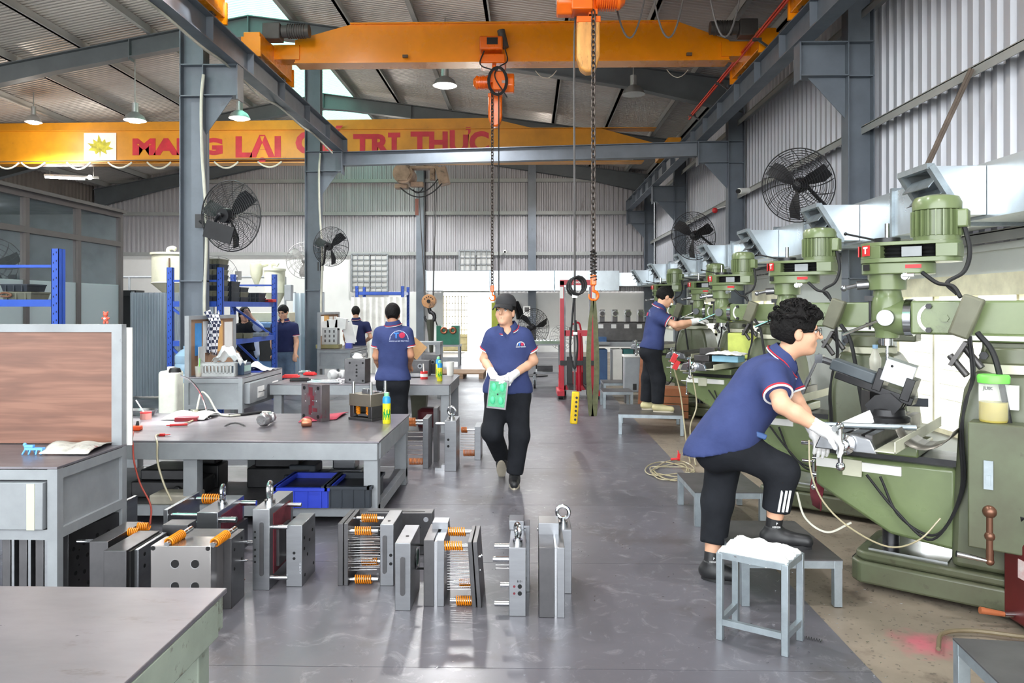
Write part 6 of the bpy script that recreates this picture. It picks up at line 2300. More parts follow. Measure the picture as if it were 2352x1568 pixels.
# moulds between the benches, by the walking man
t, w, h = plate(971, 984, 961, 1076, .3, 'mould with copper springs half hidden behind the long bench end', m_steel, 'mould halves between the benches')
MB().bb(w / 2 + .01, w / 2 + .05, .3, .5, 0, h + .06).build('rear_plate', m_steel_dk, t)
m_cspring = M('copper_spring', rgb(206, 120, 60), .35, .4)
for z in (h * .87, h * .93):
    pin(t, (-w / 2, .1, z), (-w / 2 - .17, .1, z), .012)
    MB().helix((-w / 2 - .17, .1, z), (-w / 2 - .08, .1, z), .026, .0038, 8, 12, 6).build('spring', m_cspring, t)
MB().helix((-w / 2 - .14, .05, .06), (-w / 2, .05, .06), .03, .004, 11, 12, 6).build('spring', m_cspring, t)
for i in range(6):
    MB().cyl((-w / 2 - .17, .08, h * (.25 + .09 * i)), (-w / 2, .08, h * (.25 + .09 * i)), .005, n=8).build('ejector_pin', m_steel_lt, t)
t, w, h = plate(1021, 1048, 967, 1082, .34, 'grey mould half with an eyebolt beside the walking man', m_steel)
t['group'] = 'mould halves between the benches'
eyebolt(t, (.0, .14, h), 1.5, (.3, 1, 0))
holes(t, ('y', 0), [(-.02, h * .63), (-.02, h * .5)], .012)
pin(t, (-w / 2, .06, h * .93), (-w / 2 - .09, .06, h * .93), .013)
MB().bb(-w / 2 - .09, -w / 2, .0, .06, 0, .03).bb(-w / 2 - .03, -w / 2, .0, .06, .03, .06).build('foot_block', m_steel_lt, t)
t, w, h = plate(1090, 1104, 980, 1056, .3, 'mould back plate with copper springs leaning by the walking man', m_steel)
t['group'] = 'mould halves between the benches'
for z in (h * .88,):
    pin(t, (-w / 2, .06, z), (-w / 2 - .14, .06, z), .012)
    MB().helix((-w / 2 - .14, .06, z), (-w / 2 - .08, .06, z), .028, .0036, 7, 12, 6).build('spring', m_cspring, t)
MB().helix((-w / 2 - .12, .06, .06), (-w / 2, .06, .06), .032, .004, 10, 12, 6).build('spring', m_cspring, t)
for i in range(7):
    MB().cyl((-w / 2 - .15, .08, h * (.25 + .08 * i)), (-w / 2, .08, h * (.25 + .08 * i)), .004, n=8).build('ejector_pin', m_steel_lt, t)

# mould parts on the benches
p = PZ(692, 963, BH)
p2 = PZ(775, 950, BH)
t = thing('mould_half', 'red-stained mould plate standing on the long bench', 'mould', (p.x, p.y, BH), R(-36), 'mould parts on the benches')
m4f = M('plate_face', rgb(120, 112, 116), .35, .7, .1, 6, stain=rgb(140, 44, 66), sthr=.53, sscale=3)
MB().bb(0, .26, 0, .09, 0, .305).build('plate', m4f, t, bevel=.003)
MB().bb(-.002, .003, .03, .055, .06, .24).build('groove', m_hole, t)
holes(t, ('y', 0), [(.04, .27), (.22, .275), (.035, .035), (.22, .04)], .016)
holes(t, ('y', 0), [(.06, .16), (.055, .22), (.19, .25), (.2, .17), (.14, .06), (.1, .03)], .007, mat=m_steel_lt)
for x0_, x1_, z0_, z1_ in ((.1, .15, .21, .28), (.12, .17, .13, .21), (.1, .14, .05, .13), (.15, .21, .08, .11)):
    MB().bb(x0_, x1_, -.0015, .004, z0_, z1_).build('red_cavity', m_red_stain, t)
MB().cyl((.15, -.001, .17), (.2, -.001, .17), .005, n=8).build('dowel', m_steel_lt, t)
p = PZ(800, 963, BH)
t = thing('assembled_mould', 'assembled mould with three upright guide pins on the long bench', 'mould', (p.x, p.y, BH), R(-30), 'mould parts on the benches')
m_tan = M('tan_steel', rgb(150, 142, 130), .35, .75, .08, 5)
MB().bb(0, .26, 0, .24, 0, .022).build('clamp_plate', m_steel_dk, t, bevel=.002)
MB().bb(.01, .05, .01, .23, .022, .12).bb(.21, .25, .01, .23, .022, .12).build('riser', m_steel_dk, t, bevel=.002)
MB().bb(.01, .25, .0, .24, .12, .22).build('core_plate', m_tan, t, bevel=.002)
MB().bb(.06, .2, .05, .2, .03, .05).build('ejector_plate', m_steel, t)
for x in (.075, .185):
    MB().helix((x, .04, .05), (x, .04, .12), .016, .005, 6, 12, 6).build('spring', m_spring, t)
for x, y in ((.03, .03), (.225, .03), (.225, .21)):
    pin(t, (x, y, .22), (x, y, .32), .013)
MB().bb(.11, .17, .05, .11, .22, .26).build('slide_block', m_steel, t, bevel=.002)
MB().bb(.06, .2, .1, .2, .22, .232).build('core_block', m_steel_lt, t)
p = PZ(791, 879, BH)
t = thing('mould_block', 'dark steel block with drilled faces on the second bench', 'mould', (p.x, p.y, BH), R(-8), 'mould parts on the benches')
MB().bb(0, .27, 0, .2, 0, .3).build('block', m_steel_dk, t, bevel=.004)
holes(t, ('y', 0), [(.16, .17), (.16, .09), (.16, .22)], .012, mat=m_hole)
holes(t, ('y', 0), [(.07, .25), (.24, .25), (.07, .04), (.24, .03), (.16, .135)], .014)
for k, (px, py, W, H) in enumerate(((930, 862, .34, .21), (968, 858, .26, .27))):
    p = PZ(px, py, BH)
    t = thing('mould_block', ['low dark mould block on the far side of the second bench', 'dark mould block with a bore behind the spray cans'][k], 'mould', (p.x, p.y, BH), R(-4), 'mould parts on the benches')
    MB().bb(0, W, 0, .14, 0, H).build('block', m_steel_dk, t, bevel=.004)
    holes(t, ('y', 0), [(W * .62, H * .62)], .034, mat=m_steel)
    holes(t, ('y', 0), [(W * .62, H * .62)], .018, .004)

# ================================================================== racks, screens and machines behind
def rack(x0, x1, y0, y1, zt, shelves, label):
    t = thing('pallet_rack', label, 'rack', ((x0 + x1) / 2, (y0 + y1) / 2, 0), 0, 'blue steel racks')
    hx, hy = (x1 - x0) / 2, (y1 - y0) / 2
    for sx in (-1, 1):
        for sy in (-1, 1):
            u = MB()
            x, y = sx * hx, sy * hy
            u.bb(x - .04, x + .04, y - .03, y - .024, 0, zt).bb(x - .04, x - .034, y - .03, y + .03, 0, zt).bb(x + .034, x + .04, y - .03, y + .03, 0, zt)
            u.build('upright', m_rack, t)
            hl = MB()
            k = 0
            z = .3
            while z < zt - .03:
                hl.bb(x - .02, x - .012, y - .0315, y - .0295, z, z + .02).bb(x + .012, x + .02, y - .0315, y - .0295, z + .02, z + .04)
                z += .09
            hl.build('slots', m_hole, t)['kind'] = 'stuff'
    for sy in (-1, 1):
        y = sy * hy
        MB().bb(-hx, hx, y - .015, y + .015, zt - .2, zt - .17).build('brace', m_rack, t)
        for a, b in ((.35, 1.0), (1.05, zt - .55)):
            MB().bar((-hx, y, b), (hx, y, a), .02, .035).build('brace', m_rack, t)
    for z in shelves:
        for s in (-1, 1):
            MB().bb(s * hx - .02, s * hx + .02, -hy, hy, z - .075, z).build('beam', m_rack, t)
        for s in (-1, 1):
            MB().bb(-hx, hx, s * hy - .02, s * hy + .02, z - .075, z).build('beam', m_rack, t)
        MB().bb(-hx, hx, -hy, hy, z - .02, z - .005).build('shelf_deck', m_plate_grey, t)
    return t


rack(-4.99, -4.29, 10.5, 12.75, 2.1, (.45, 1.08, 1.63), 'blue rack behind the nearer left column holding stacked bins')
r1x = P(130, 600, 8.0).x
rack(r1x - 1.3, r1x, 8.0, 8.06, 2.17, (.9, 1.63), 'blue rack at the left edge in front of the glass office')


def flat_bin(x, y, z, dx, dy, h, mat, label, grp):
    t = thing('parts_bin', label, 'bin', (x, y, z), 0, grp)
    MB().lathe([(.46, 0), (.5, h - .015), (.52, h - .015), (.52, h), (.48, h), (.44, .01)], 4, (0, 0, 0), Matrix.Diagonal((dx * 1.36, dy * 1.36, 1)) @ rotz(R(45))).build('bin_body', mat, t)
    for i in range(3):
        MB().bb(-dx * .3 + dx * .3 * i - .008, -dx * .3 + dx * .3 * i + .008, -dy * .5, -dy * .47, 0, h).build('bin_rib', mat, t)
    return t


for k, (px, n, w, mats, lb, z, y) in enumerate(((496, 8, .24, (m_bindark, m_bingrey), 'tallest stack of bins, nearest the column', 1.63, 10.75), (527, 4, .2, (m_bindark, m_bindark), 'second stack of bins on the blue rack', 1.63, 11.25),
                                                (548, 3, .2, (m_bindark, m_bingrey), 'short stack of bins on the blue rack', 1.63, 11.7), (584, 2, .28, (m_bindark, m_bindark), 'pair of flat dark bins at the end of the rack shelf', 1.63, 12.3))):
    x = P(px, 690, y).x
    for i in range(n):
        flat_bin(x, y, z + i * .075, w, .34, .075, mats[i % 2], '%s bin in the %s' % (['bottom', 'second', 'third', 'fourth', 'fifth', 'sixth', 'seventh', 'top'][i if n == 8 or i < n - 1 else 7], lb), 'bins stacked on the blue rack')
for k, (px, py, w, h, mm, lb) in enumerate(((55, 660, .3, .08, m_bindark, 'black flat bin on top of the olive one at the left edge'), (60, 682, .34, .085, m_bingrey, 'olive flat bin on the left blue rack'))):
    q = P(px, py, 8.3)
    flat_bin(q.x, 8.3, 1.63 + (.09 if k == 0 else 0), w, .34, h, mm, lb, 'bins on the left rack')
tag(MB().tube(spline([P(-5, 676, 8.1), P(12, 672, 8.1), P(25, 677, 8.1), P(18, 681, 8.1), P(2, 680, 8.1)]), .012, 6).build('coiled_strap', M('strap_brown', rgb(120, 84, 60), .7)), 'brown strap coiled on the left blue rack', 'strap')
rbx2 = thing('red_case', 'flat red case at the end of the rack shelf', 'case', (P(617, 692, 12.55).x, 12.55, 1.63))
MB().bb(-.1, .1, -.1, .1, 0, .05).build('case_body', m_red, rbx2, bevel=.01)
MB().bb(-.03, .03, -.115, -.1, .015, .035).build('case_handle', m_black, rbx2)
for k, (px, lb) in enumerate(((553, 'small metal tin on the middle shelf of the blue rack'), (570, 'second small metal tin on the middle shelf of the blue rack'))):
    q = P(px, 780, 11.4)
    flat_bin(q.x, 11.4, 1.08, .1, .14, .08, m_bingrey, lb, 'tins on the middle shelf')
q = P(598, 780, 12.2)
flat_bin(q.x, 12.2, 1.08, .22, .2, .06, m_galv, 'grey metal tray on the middle shelf of the blue rack', 'tins on the middle shelf')

m_fib = M('fibre_sheet_grey', rgb(156, 164, 174), .6, 0, .06, 3, stretch=(1, 1, .3))
m_fib2 = M('plastic_sheet_pale', rgb(204, 214, 222), .5, 0, .05, 3, stretch=(1, 1, .3))


def wavy_screen(x0, x1, y, z1, label, mat, pitch=.1, amp=.025):
    mb = MB()
    n = int((x1 - x0) / pitch * 10)
    vs, fs = [], []
    for i in range(n + 1):
        x = x0 + (x1 - x0) * i / n
        yy = amp * math.cos(2 * PI * (x - x0) / pitch)
        vs += [(x - x0, yy, 0.02), (x - x0, yy, z1), (x - x0, yy + .008, 0.02), (x - x0, yy + .008, z1)]
        if i:
            a, b = 4 * i - 4, 4 * i
            fs += [(a, b, b + 1, a + 1), (b + 2, a + 2, a + 3, b + 3), (a + 1, b + 1, b + 3, a + 3), (b, a, a + 2, b + 2)]
    mb.add(vs, fs)
    t = thing('corrugated_screen', label, 'partition', (x0, y, 0), 0, 'corrugated partition sheets')
    mb.build('wavy_sheet', mat, t, sharp=60)
    for x in (0.03, x1 - x0 - .03):
        MB().bb(x - .02, x + .02, amp + .01, amp + .05, 0, z1 + .02).build('post', m_bench, t)
    MB().bb(0, x1 - x0, amp + .01, amp + .04, z1 * .6, z1 * .6 + .04).build('rail', m_bench, t)
    return t


wavy_screen(P(283, 800, 12.75).x, P(480, 800, 12.75).x, 12.95, 1.80, 'grey corrugated screen beside the end of the glass office', m_fib)
wavy_screen(P(672, 800, 16.2).x, P(744, 800, 16.2).x, 16.2, 1.85, 'pale corrugated screen below the farther left column', m_fib2, .12, .03)
wavy_screen(P(806, 800, 17.6).x, P(934, 800, 17.6).x, 17.6, 1.78, 'white corrugated screen behind the two men at the second bench', M('plastic_sheet_white', rgb(232, 232, 226), .5), .14, .02)
pf_ = thing('pipe_rail', 'thin grey pipe rail in front of the white back wall', 'railing', (0, 19.5, 0))
a, b = P(265, 636, 19.5), P(655, 636, 19.5)
MB().cyl(a - Vector((0, 19.5, 0)), b - Vector((0, 19.5, 0)), .03, n=8).build('rail', m_bench, pf_)
for px in (265, 297, 655):
    q = P(px, 636, 19.5)
    MB().cyl((q.x, 0, 0), (q.x, 0, q.z), .03, n=8).build('post', m_bench, pf_)
# dark doorway clutter beside the office
tag(MB().bb(-.2, .2, -.05, .05, 0, 1.75).box((0, 0, 1.8), (.5, .3, .1)).build('dark_locker', m_black, None, (P(277, 800, 13.4).x, 13.6, 0)), 'dark locker with stuff on top between office and corrugated screen', 'locker')


def hopper(px, py0, py1, pyc, r, y, label, lid=True):
    c = P(px, py1, y)
    zt, zb, zc = P(px, py0, y).z, c.z, P(px, pyc, y).z
    t = thing('material_hopper', label, 'hopper', (c.x, y, 0), 0, 'cream material hoppers')
    MB().lathe([(.08, zc), (r, zb), (r * 1.04, zb + .02), (r, zb + .04), (r, zt), (r * 1.08, zt), (r * 1.08, zt + .05), (.001, zt + .06)], 28).build('hopper_body', m_cream_mach, t)
    MB().cyl((0, 0, zc - .3), (0, 0, zc + .02), .07, n=12).build('outlet', m_cream_mach, t)
    MB().bb(-.5, .5, -.2, .5, 0, zc - .3).build('machine_body', m_cream_mach, t, bevel=.04)
    MB().tube(spline([(-.1, 0, zt + .04), (-.1, 0, zt + .14), (0, 0, zt + .18), (.08, 0, zt + .14)]), .05, 8).build('elbow_pipe', m_cream_mach, t)
    MB().bb(r * .3, r * .36, -r - .03, -r, zb + .1, zt - .1).build('sight_glass', m_rust, t)
    return t


hopper(396, 586, 652, 684, .46, 18.2, 'large cream hopper behind the nearer left column')
h2_ = hopper(631, 622, 674, 704, .24, 18.0, 'pale hopper with a grey box behind the blue rack')
q = P(660, 670, 18.0)
MB().bb(.26, .42, -.1, .1, 1.7, 2.08).build('control_box', m_bench, h2_, bevel=.01)
cy = P(589, 625, 18.0)
MB().lathe([(.02, cy.z - .35), (.14, cy.z - .05), (.15, cy.z + .2), (.001, cy.z + .22)], 18, (cy.x - h2_.location.x, 0, 0)).build('cyclone', m_cream_mach, h2_)
MB().tube(spline([(cy.x - h2_.location.x + .1, 0, cy.z + .15), (cy.x - h2_.location.x + .3, 0, cy.z + .2), (-.1, 0, 2.5)]), .05, 8).build('duct_pipe', m_cream_mach, h2_)
# machinery behind the blue rack
mc = thing('moulding_machine', 'blue-grey moulding machine behind the blue rack and the woman', 'machine', (P(600, 780, 14.6).x, 14.8, 0))
MB().bb(-.5, .45, 0, .5, 0, 1.25).build('machine_body', M('machine_blue', rgb(92, 130, 178), .45), mc, bevel=.02)
MB().bb(-.1, .35, -.03, 0, .5, 1.15).build('machine_window', m_black, mc)
MB().bb(-.5, .45, .1, .5, 1.25, 1.45).build('machine_head', m_cream_mach, mc, bevel=.02)

# ---- red stacker
sk_ = thing('pallet_stacker', 'red hand pallet stacker with twin masts in the aisle', 'stacker', (P(1326, 900, 13.2).x, 13.2, 0))
for s in (-1, 1):
    MB().bb(s * .265 - .035, s * .265 + .035, -.05, .05, .08, 2.0).build('mast', m_redpaint, sk_)
    MB().bb(s * .215 - .012, s * .215 + .012, -.03, .03, .1, 1.9).build('mast_channel', m_steel_dk, sk_)
    MB().bb(s * .3 - .06, s * .3 + .06, -.42, .3, .06, .14).build('base_leg', m_redpaint, sk_)
    MB().cyl((s * .3 - .04, -.36, .06), (s * .3 + .04, -.36, .06), .06, n=16).build('roller', m_rubber, sk_)
    MB().prism([(0, .08), (.3, .08), (0, .55)], -.02, .02, Matrix(((0, 0, 1), (1, 0, 0), (0, 1, 0))), (s * .3, .0, 0)).build('side_gusset', m_redpaint, sk_)
    MB().bb(s * .14 - .05, s * .14 + .05, -.75, -.1, .2, .24).bb(s * .14 - .05, s * .14 + .05, -.14, -.1, .2, .7).build('fork', m_black, sk_)
    MB().bb(s * .275 - .03, s * .275 + .03, -.056, -.05, 1.7, 1.9).build('mast_label', m_paper, sk_)
    MB().cyl((s * .2 - .02, .3, .09), (s * .2 + .02, .3, .09), .09, n=16).build('wheel', m_rubber, sk_)
MB().bb(-.3, .3, -.05, .05, 1.93, 2.02).build('top_beam', m_redpaint, sk_)
lettering('2000kg', .05, m_white, m4((0, -.052, 1.975), (1, 0, 0), (0, 0, 1)), sk_, bold=.001)
MB().bb(-.3, .3, -.11, -.06, .55, .63).build('carriage', m_black, sk_)
MB().bb(-.22, .22, -.03, .03, 1.05, 1.15).build('cross_beam', m_redpaint, sk_)
MB().cyl((.03, 0, .1), (.03, 0, 1.1), .045, n=14).build('lift_ram', m_redpaint, sk_)
MB().bb(-.14, .14, .1, .3, .1, .42).build('pump_unit', m_redpaint, sk_, bevel=.02)
MB().tube([(-.12, .05, .6), (-.12, .05, 1.2)], .018, 8).build('lift_chain', m_chain, sk_)
MB().tube(spline([(.1, .15, .4), (.1, .3, .9), (.06, .35, 1.25), (-.06, .35, 1.25)]), .018, 8).build('tiller', m_redpaint, sk_)
MB().bb(-.3, .3, -.03, .03, .12, .2).build('base_beam', m_redpaint, sk_)

# ---- trolley
tr_ = thing('tool_trolley', 'grey two-tier trolley on castors with steel strips, left of the stacker', 'trolley', (P(1258, 890, 14.6).x, 14.9, 0))
for z in (.28, .82):
    MB().bb(-.27, .27, -.4, .4, z, z + .03).build('tray', m_bench, tr_)
for sx in (-1, 1):
    for sy in (-1, 1):
        MB().bb(sx * .25 - .02, sx * .25 + .02, sy * .38 - .02, sy * .38 + .02, .16, .85).build('post', m_bench, tr_)
        MB().cyl((sx * .25 - .02, sy * .36, .08), (sx * .25 + .02, sy * .36, .08), .08, n=16).build('castor', m_rubber, tr_)
        MB().bb(sx * .25 - .03, sx * .25 + .03, sy * .36 - .02, sy * .36 + .02, .08, .17).build('castor_fork', m_galv, tr_)
MB().bb(-.2, .1, -.2, .2, .31, .42).build('lower_load', m_blkoil, tr_)
for i in range(6):
    MB().box((-.2 + .07 * i, -.1, .91), (.03, .4, .02), Matrix.Rotation(R(25), 3, 'Y')).build('steel_strip', m_steel_lt, tr_)
MB().bb(-.26, .26, -.36, .1, .85, .9).build('strip_tray', M('tray_sage', rgb(130, 150, 130), .5), tr_)

# ---- pallet, green machine on a stand, black coat, far small items
pl = thing('wooden_pallet', 'weathered wooden pallet on the floor behind the second bench', 'pallet', (P(1060, 868, 16.5).x, 16.9, 0))
for i in range(7):
    MB().bb(-.5, .48, -.48 + .15 * i, -.37 + .15 * i, .1, .125).build('deck_board', m_wood, pl)
for i in range(3):
    MB().bb(-.5 + .44 * i, -.4 + .44 * i, -.5, .55, 0, .1).build('bearer', m_wood, pl)
gm = thing('green_machine', 'green box machine with copper coils on a grey stand near the doorway', 'machine', (P(1030, 838, 20.4).x, 20.4, 0))
for sx in (-1, 1):
    for sy in (-1, 1):
        MB().bb(sx * .3 - .025, sx * .3 + .025, sy * .22 - .025, sy * .22 + .025, 0, .54).build('leg', m_bench, gm)
MB().bb(-.34, .34, -.25, .25, .5, .55).bb(-.32, .32, -.24, -.2, .1, .22).build('stand_top', m_bench, gm)
MB().prism([(-.3, .55), (.3, .55), (.3, 1.05), (.1, 1.05), (.08, .96), (-.16, .96), (-.18, 1.05), (-.3, 1.05)], -.2, .2, Matrix(((1, 0, 0), (0, 0, 1), (0, 1, 0)))).build('machine_body', m_green_pl, gm, bevel=.006)
for x in (-.1, .14):
    MB().torus((x, -.2, .93), (0, 1, 0), .07, .03, 20, 8).build('coil', m_copper, gm)
MB().cyl((-.3, 0, 1.05), (-.38, 0, 1.3), .015, n=8).build('lever', m_black, gm)
sp_ = thing('metal_stack', 'rusty steel blocks piled on a grey bench behind the printed-shirt man', 'steel blocks', (P(968, 840, 13.2).x, 13.2, 0))
MB().bb(-.45, .35, -.2, .25, .9, .95).build('stand_top', m_bench, sp_)
for sx in (-.42, .32):
    MB().bb(sx - .025, sx + .025, -.18, -.13, 0, .9).bb(sx - .025, sx + .025, .18, .23, 0, .9).build('leg', m_bench, sp_)
MB().bb(-.4, -.1, -.15, .15, .55, .9).build('steel_block', m_rust, sp_, bevel=.006)
MB().bb(-.35, .12, -.12, .14, .28, .55).build('steel_block', m_steel_dk, sp_, bevel=.006)
MB().bb(-.3, .1, -.1, .12, 0.0, .28).build('steel_block', m_steel_dk, sp_, bevel=.006)
ct = P(1190, 740, 25.9)
cloth_patch('hanging_coat', 'black garment hanging on the back wall behind the man in the cap', 'coat', m_rubber,
            lambda u, v: (ct.x - .16 + .34 * u * (.5 + .5 * v) + .1 * v, 26.1 - .06 * math.sin(u * 9), 1.75 - .62 * v), 8, 8, .04)
sw = thing('switch_box', 'white switch box with a grey face on the far wall post', 'switch', P(1210, 715, 25.8))
MB().bb(-.12, .12, -.04, .04, -.18, .18).build('box_body', m_white, sw, bevel=.01)
MB().bb(-.08, .08, -.05, -.04, .0, .14).build('box_face', m_cable, sw)
for k, (px, py, y, lb) in enumerate(((1160, 577, 26.0, 'white dome security camera on the back wall'), (1718, 438, 11.5, 'white bullet security camera on the machine wall'))):
    q = P(px, py, y)
    cm = thing('security_camera', lb, 'camera', q)
    MB().cyl((0, 0, 0), (-.18 if k else 0, -.16, -.03), .06 if k == 0 else .045, n=14).bb(-.02, .02, 0, .12, .0, .04).build('camera_body', m_white, cm, bevel=.005)
    MB().cyl((-.18 if k else 0, -.16, -.03), (-.2 if k else 0, -.18, -.034), .035, n=12).build('camera_lens', m_hole, cm)
em = thing('alarm_beacon', 'small red alarm beacon on a bracket at the machine wall', 'beacon', PX(1642, 483, 3.85))
MB().ball((0, 0, 0), .06, 12).build('beacon_dome', m_red, em)
MB().cyl((0, 0, .02), (.35, 0, .12), .012, n=8).build('bracket_arm', m_white, em)
# blue rack piece behind white screen
rack(P(820, 800, 20).x, P(925, 800, 20).x, 20.0, 20.9, 2.1, (1.95, 1.0), 'far blue rack behind the white corrugated screen')

# ---- row of grey machines between stacker and mills
gr = thing('surface_grinder', 'grey grinding machines with four round dials beyond the standing man', 'machine', (P(1430, 830, 15.5).x, 15.5, 0))
MB().bb(-.55, .5, -.1, .5, .75, .85).build('bed', m_bench, gr, bevel=.01)
MB().bb(-.5, .5, .0, .4, .85, 1.25).build('grinder_body', m_cast, gr, bevel=.02)
for i in range(4):
    x = -.42 + .26 * i
    MB().cyl((x, -.12, 1.42), (x, -.06, 1.42), .065, n=20).build('dial_rim', m_chrome, gr)
    MB().cyl((x, -.125, 1.42), (x, -.1, 1.42), .045, n=20).build('dial_face', m_cable, gr)
    MB().bb(x - .05, x + .05, -.06, .2, 1.25, 1.5).build('dial_housing', m_cast, gr)
    MB().bb(x - .07, x + .03, -.012, -.0, 1.12, 1.2).build('paper_label', m_paper, gr)
for i, (x, mm) in enumerate(((-.42, m_rack), (-.12, m_white), (.1, m_green_pl), (.34, m_bench))):
    MB().bb(x - .1, x + .1, -.15, .35, .0, .7).build('cabinet', mm if i in (1, 3) else M('cabinet_%d' % i, rgb(70, 104, 150) if i == 0 else rgb(36, 100, 100), .5), gr, bevel=.015)
MB().bb(-.75, -.3, -.3, .1, .8, .86).build('side_table', m_bench, gr)
MB().bb(-.7, -.35, -.25, 0, .86, .95).build('blue_vice', M('vice_blue', rgb(60, 100, 150), .5), gr)
cbx = thing('floor_cabinet', 'grey floor cabinet on short legs left of the standing man', 'cabinet', (P(1458, 870, 12.2).x, 12.4, 0))
MB().bb(-.15, .15, -.12, .12, .18, .74).build('cabinet_body', m_bench, cbx, bevel=.012)
MB().bb(-.17, .17, -.14, .14, .74, .78).build('cabinet_top', m_white, cbx, bevel=.01)
for sx in (-.12, .12):
    MB().bb(sx - .015, sx + .015, -.1, .1, 0, .18).build('leg', m_cable, cbx)
MB().bb(-.02, .04, -.126, -.12, .22, .32).build('socket', m_black, cbx)
cp_ = thing('copper_sheet', 'copper-coloured sheet standing behind the standing man', 'sheet', (P(1490, 870, 12.0).x, 12.2, 0))
MB().box((0, 0, .42), (.24, .03, .84), Matrix.Rotation(R(3), 3, 'Y')).build('sheet', M('sheet_copper', rgb(190, 130, 100), .4, .4, .2, 6), cp_)
wb2 = thing('wooden_crate', 'brown wooden crate beneath the third mill', 'crate', (P(1545, 960, 10.8).x, 10.8, 0), R(-20))
for i in range(4):
    MB().bb(-.25, .25, -.22, -.2, .02 + .1 * i, .11 + .1 * i).build('side_board', M('crate_brown', rgb(156, 96, 60), .7), wb2)
    MB().bb(-.25, -.23, -.2, .2, .02 + .1 * i, .11 + .1 * i).build('side_board', MATS['crate_brown'], wb2)
MB().bb(-.25, .25, -.2, .2, .4, .42).build('lid', MATS['crate_brown'], wb2)

# ---- air hoses on the floor and hanging
hz = []
for i in range(70):
    a = i * .42
    hz.append(PZ(1540 + (48 + 6 * math.sin(i * .7)) * math.cos(a) + 6 * math.sin(i * .31), 1080 + (16 + 8 * math.sin(i * .53)) * math.sin(a), .012 + .004 * (i % 4)))
tag(MB().tube(spline(hz, 2), .006, 5).build('air_hose', m_hose), 'pale air hose coiled on the floor beside the aisle', 'hose')
gn = thing('air_gun', 'red blow gun lying on the coiled air hose', 'blow gun', PZ(1558, 1060, .02))
MB().bar((0, 0, .02), (.03, .12, .05), .03, .02).bar((0, 0, .03), (-.07, .02, .02), .02, .02).cyl((.03, .12, .05), (.035, .2, .07), .008, n=8).build('gun_body', m_red, gn, bevel=.004)
for k, pts in enumerate(([P(1548, 845, 8.6), P(1562, 900, 8.6), P(1570, 960, 8.4), P(1576, 1010, 8.2), PZ(1585, 1062, .01)], [P(1590, 860, 8.5), P(1600, 930, 8.4), P(1585, 985, 8.2), PZ(1598, 1068, .01)])):
    tag(MB().tube(spline(pts), .008, 6).build('air_hose', m_hose), ['pale air hose hanging from the third mill crank', 'second pale air hose hanging beside the third mill'][k], 'hose')
tag(MB().tube(spline([P(1858, 1010, 4.0), P(1862, 1080, 3.98), P(1890, 1150, 3.95), P(1950, 1210, 3.9), P(2040, 1255, 3.9), P(2110, 1240, 3.95), P(2160, 1190, 3.95)]), .0045, 6).build('air_hose', m_hose), 'pale hose looping in front of the nearest mill knee', 'hose')
tag(MB().tube(spline([P(1830, 1130, 4.2), P(1850, 1190, 4.15), P(1900, 1222, 4.1), P(1955, 1200, 4.1)]), .006, 6).build('air_hose', m_cable_w), 'grey hose behind the foot of the young man in glasses', 'hose')
tag(MB().tube(spline([PZ(2155, 1490, .02), PZ(2165, 1455, .02), PZ(2230, 1448, .02), PZ(2352, 1462, .02), PZ(2420, 1466, .02)]), .01, 6).build('rubber_hose', M('hose_olive', rgb(120, 108, 84), .5)), 'olive hose on the concrete behind the corner platform', 'hose')
tag(MB().lathe([(.03, 0), (.03, .0012), (.015, .0012)], 20, (0, 0, 0)).build('paint_ring', m_orange_pl, None, Vector((1.78, 2.6, .3505))), 'orange paint ring on the corner platform', 'paint mark')

# metal shavings scattered over the floor
random.seed(21)
sh = MB()
for i in range(420):
    if random.random() < .55:
        x, y = random.gauss(1.75, .35), random.uniform(2.6, 4.6)
    else:
        x, y = random.uniform(-.9, 1.9), random.uniform(2.6, 6.5)
    a = random.uniform(0, PI)
    l = random.uniform(.003, .014)
    sh.box((x, y, .003), (l, .0022, .002), rotz(a))
tag(sh.build('metal_shavings', m_steel_lt), 'bright metal shavings scattered on the floor around the stool', 'shavings', kind='stuff')
cu2 = [PZ(1846 + 42 * i / 14, 1462 + 10 * i / 14 + (3 if i % 2 else -3), .006) for i in range(15)]
tag(MB().tube(cu2, .003, 5).build('curled_shaving', m_steel_lt), 'long curled steel shaving on the floor by the stool', 'shaving')

# ================================================================== people: one continuous body each, clothes as parts
def V3(*a):
    return np.array(a, dtype=np.float64)


